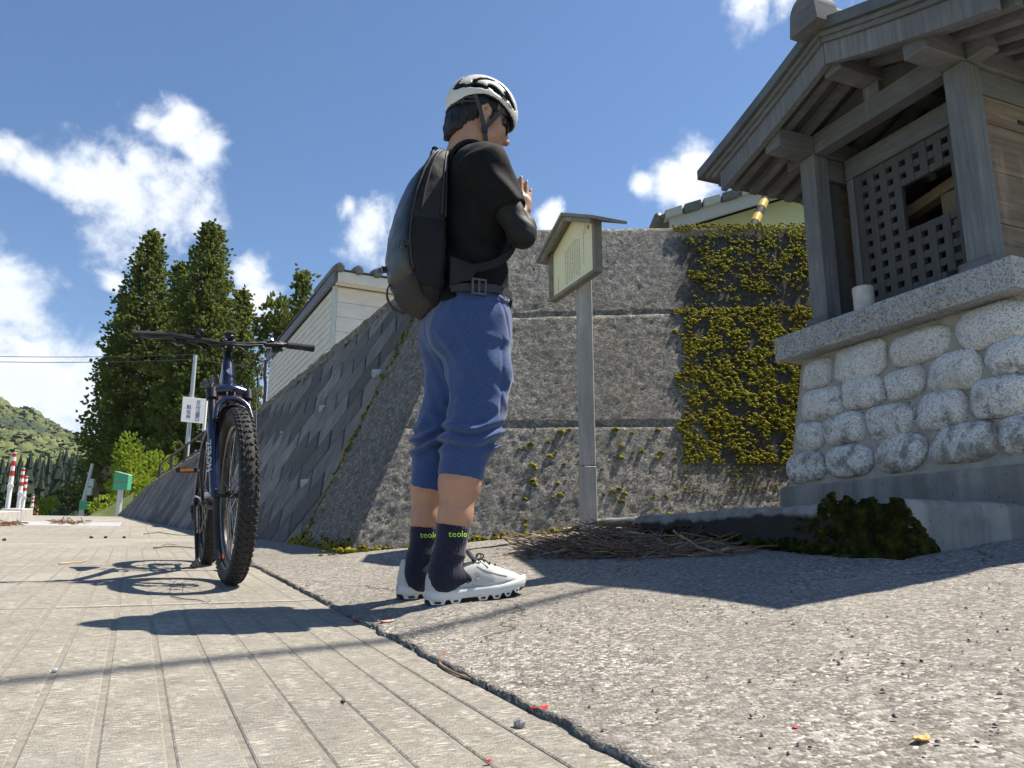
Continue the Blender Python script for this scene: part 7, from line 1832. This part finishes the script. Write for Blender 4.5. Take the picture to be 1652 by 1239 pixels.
    mesh_obj('foothill', V, grid_faces(len(us), len(ds)), M_CON, smooth=True, kind='structure')
background_all()
# ------------------------------------------------------------------ litter on the ground
def litter():
    M_TW = simple('dry_twig', (.20, .135, .085), .85, var=.45, scale=40); M_TW2 = simple('grey_twig', (.16, .135, .115), .9, var=.4, scale=30); M_TW3 = simple('russet_needles', (.17, .085, .048), .9, var=.4, scale=50)
    M_STRAW = simple('pale_straw', (.46, .34, .20), .8, var=.3, scale=40)
    rs = random.Random(9); mbs = [MB(), MB(), MB(), MB()]
    def gpt(u, v):
        d = ray(u, v); t = 1.0
        for _ in range(60):
            p = CAM + d*t; g = ground_z(p.x, p.y); e = p.z - g
            t += e/max(.02, -(d.z) + .13) * .7
            if abs(e) < 1e-4: break
        p = CAM + d*t; p.z = ground_z(p.x, p.y); return p
    for i in range(620):
        u = rs.gauss(985, 85); 
        if i % 3 == 0: u = rs.uniform(840, 1190)
        if not 815 < u < 1200: continue
        lim = 905 - .02*abs(u-960); v = lim - abs(rs.gauss(0, 15)); p = gpt(u, max(862, v))
        hh = (.085*math.exp(-((u-965)/70)**2) + .03) * math.exp(-((v-884)/20)**2); p.z += rs.random()*hh + .004
        L = rs.uniform(.05, .30); an = rs.gauss(0, .95) + (PI if rs.random() < .5 else 0); dr = Vector((math.cos(an), math.sin(an)*.8, rs.gauss(0, .16))); bd = Vector((rs.gauss(0, .6), rs.gauss(0, .6), rs.gauss(0, .3)))
        pts = []
        for s in (0, .33, .66, 1):
            q = p + dr*(L*(s-.5)) + bd*(L*(s-.5)**2); q.z = max(q.z, ground_z(q.x, q.y) + .003); pts.append(q)
        r = rs.uniform(.0016, .0044); k = rs.choices((0, 1, 2, 3), (5, 5, 3, 1))[0]; mbs[k].tube(pts, [r, r, r*.8, r*.5], 4)
        if rs.random() < .4:
            e = pts[2]; mbs[k].tube([e, e + (dr + Vector((rs.gauss(0, .6), rs.gauss(0, .6), .25)))*L*.3], [r*.6, r*.3], 4)
    all_ = MB()
    for k, m in enumerate(mbs): all_.cm = k; all_.add(m.v, m.f)
    o = all_.build('twig_pile', [M_TW, M_TW2, M_TW3, M_STRAW], None, kind='stuff'); tag(o, 'heap of dry cedar twigs raked against the foot of the notice board', 'twig pile')
    def stick(px, r, mat, label, name='twig', group=None, fork=None):
        P = [gpt(u, v) + Vector((0, 0, r)) for u, v in px]; mb = MB(); q = bez(P, 5); mb.tube(q, [r*(1-.6*i/len(q)) for i in range(len(q))], 7)
        if fork: q = bez([gpt(u, v) + Vector((0, 0, r)) for u, v in fork], 4); mb.tube(q, [r*.6*(1-.6*i/len(q)) for i in range(len(q))], 6)
        o = mb.build(name, mat, None, smooth=True); tag(o, label, 'twig', group)
    stick([(720, 1056), (711, 1066), (711, 1076), (735, 1090), (770, 1103), (806, 1112)], .0042, M_TW, 'curved brown twig lying along the crack at the edge of the asphalt', fork=[(740, 1092), (780, 1102), (815, 1118)])
    stick([(275, 962), (295, 967), (320, 969), (334, 973), (340, 968)], .0022, M_TW2, 'thin grey twig on the paving beside the bicycle shadow')
    stick([(95, 911), (115, 909), (130, 908), (141, 904)], .0045, M_STRAW, 'pale straight stick lying on the grooved paving')
    stick([(248, 885), (270, 883), (300, 884), (323, 887)], .006, M_TW, 'brown branch on the paving behind the bicycle wheels', fork=[(258, 884), (268, 879), (285, 880)])
    stick([(232, 862), (255, 860), (290, 864), (322, 865)], .005, M_TW2, 'long grey branch on the paving near the foot of the block wall', fork=[(246, 861), (256, 858), (262, 859)])
    stick([(1000, 862), (985, 872), (975, 884)], .004, M_STRAW, 'pale bleached stick standing out of the twig heap')
    stick([(836, 912), (860, 909), (890, 903)], .0028, M_STRAW, 'straight pale straw beside the twig heap')
    # dry fronds further up the road
    for k, (u, v, n, w) in enumerate(((110, 844, 70, 26), (12, 847, 60, 22))):
        mb = MB()
        for i in range(n):
            p = gpt(u + rs.gauss(0, w*.45), v + rs.gauss(0, 1.1)); p.z += rs.random()*.03; d = Vector((rs.gauss(0, 1), rs.gauss(0, 1), rs.gauss(0, .2))).normalized(); mb.tube([p, p + d*.07, p + d*.12 + Vector((0, 0, -.005))], [.006, .007, .002], 4)
        o = mb.build('dry_fronds', M_TW3, None, kind='stuff'); tag(o, ('clump of russet dry cedar fronds on the pale road patch', 'russet dry fronds heaped against the parapet')[k], 'frond')
    # petals, leaf, pebble, seed
    M_RP = simple('red_petal', (.62, .02, .035), .45, var=.15, scale=60); M_PP = simple('pink_petal', (.74, .38, .32), .5, var=.12, scale=60); M_OL = simple('orange_leaf', (.72, .36, .10), .6, var=.2, scale=80)
    def petal(u, v, r, mat, name, label, cat, curl=.35, squash=.7, an=0.3):
        c = gpt(u, v) + Vector((0, 0, .003)); V = [c + Vector((0, 0, .0))]; F = []; n = 18; rg = 3
        for j in range(1, rg+1):
            for k in range(n):
                a = 2*PI*k/n; q = r*j/rg*(1 + .12*math.sin(2*a+1) + .05*math.sin(5*a)); x, y = q*math.cos(a), q*squash*math.sin(a)
                V.append(c + Vector((x*math.cos(an)-y*math.sin(an), x*math.sin(an)+y*math.cos(an), curl*q*q/r + .0008*math.sin(7*a))))
        for k in range(n): F.append((0, 1+k, 1+(k+1) % n))
        for j in range(rg-1):
            for k in range(n): F.append((1+j*n+k, 1+(j+1)*n+k, 1+(j+1)*n+(k+1) % n, 1+j*n+(k+1) % n))
        o = mesh_obj(name, V, F, mat, None, smooth=True); md = o.modifiers.new('s', 'SOLIDIFY'); md.thickness = .0009; tag(o, label, cat)
    petal(870, 1149, .0135, M_RP, 'flower_petal', 'bright red petal on the crack, largest of the fallen petals', 'petal')
    petal(575, 1004, .0125, M_RP, 'flower_petal', 'small red petal at the crack behind the heel of the person', 'petal')
    petal(622, 1007, .020, M_PP, 'flower_petal', 'pale pink petal on the asphalt near the shoes', 'petal')
    petal(1487, 1199, .012, M_OL, 'fallen_leaf', 'small orange leaf fragment on the bright asphalt', 'leaf')
    petal(1283, 1178, .004, M_RP, 'flower_petal', 'tiny reddish petal scrap on the asphalt', 'petal')
    petal(788, 1231, .004, M_RP, 'flower_petal', 'tiny red petal scrap on the grooved paving', 'petal')
    def stone(u, v, r, mat, label, seed, sq=.7):
        c = gpt(u, v) + Vector((0, 0, r*sq*.6)); q = random.Random(seed); V = []; n, m = 9, 6
        for j in range(m+1):
            ph = -PI/2 + PI*j/m
            for k in range(n): a = 2*PI*k/n; kk = r*(1 + q.uniform(-.18, .18)); V.append(c + Vector((kk*math.cos(ph)*math.cos(a), kk*math.cos(ph)*math.sin(a), kk*sq*math.sin(ph))))
        o = mesh_obj('pebble', V, [(j*n+k, j*n+(k+1) % n, (j+1)*n+(k+1) % n, (j+1)*n+k) for j in range(m) for k in range(n)], mat, None); tag(o, label, 'pebble')
    M_PB = simple('grey_pebble', (.24, .235, .225), .8, var=.2, scale=90); M_DK = simple('dark_seed', (.03, .025, .02), .7); M_WP = simple('white_pebble', (.62, .61, .58), .8)
    stone(838, 1174, .0095, M_PB, 'angular grey pebble on the paving beside the red petal', 1, .8); stone(553, 1134, .0042, M_DK, 'tiny dark seed on a groove of the paving', 2); stone(88, 1083, .0055, M_WP, 'small white pebble on the grooved paving', 3)
    for k, (u, v) in enumerate(((7, 872), (170, 868), (200, 868), (147, 868))): stone(u, v, .016, M_DK, ('dark stone lying alone on the smooth paving band', 'dark stone on the paving band, larger of a pair', 'dark stone beside the larger one of the pair', 'small dark stone on the paving band near the pair')[k], 10+k)
    # loose chippings along the broken asphalt edge and on the apron
    mb = MB()
    for i in range(2600):
        if i < 700: a = rs.uniform(.2, 6); l = .585 + abs(rs.gauss(0, .012)); x, y = al(a, l)
        else: a = -.2 + 2.8*rs.random()**1.3; l = rs.uniform(.62, 2.6); x, y = al(a, l)
        r = .0009 + .0030*rs.random()**2.2; clump(mb, (x, y, ground_z(x, y) + (.006 if l > .59 else .0)), Vector((rs.gauss(0, .3), rs.gauss(0, .3), 1)), r, rs, 1.0, 5)
    o = mb.build('loose_chippings', simple('chippings', (.22, .21, .195), .85, var=.55, scale=160), None, kind='stuff'); tag(o, 'loose stone chippings along the broken asphalt edge', 'chippings')
    # overhead cable whose thin shadow crosses the paving
    A_ = gpt(0, 1100); B_ = gpt(560, 1040); k = 9.5; d = (B_-A_); P = [A_ - d*4 + SUN*k, A_ + SUN*k, B_ + SUN*k, B_ + d*3 + SUN*k]
    mb = MB(); mb.tube(P, .030, 6); o = mb.build('overhead_cable', M_WIRE, None); tag(o, 'overhead cable crossing high above the road, throwing a thin shadow on the paving', 'cable')
litter()
# ------------------------------------------------------------------ air
def haze():
    mb = MB(); mb.box((-2100, -2100, -6.5), (2100, 2100, 330)); m = bpy.data.materials.new('haze'); m.use_nodes = True; T = NT(m.node_tree); T.n.clear()
    o_ = T.add('ShaderNodeOutputMaterial'); v = T.add('ShaderNodeVolumePrincipled'); v.inputs['Color'].default_value = (.80, .89, 1, 1); v.inputs['Density'].default_value = .00008; v.inputs['Anisotropy'].default_value = .3
    T.l.new(v.outputs[0], o_.inputs['Volume']); o = mb.build('haze', m, None, kind='stuff'); tag(o, 'thin bluish summer haze filling the valley air', 'haze')
haze()
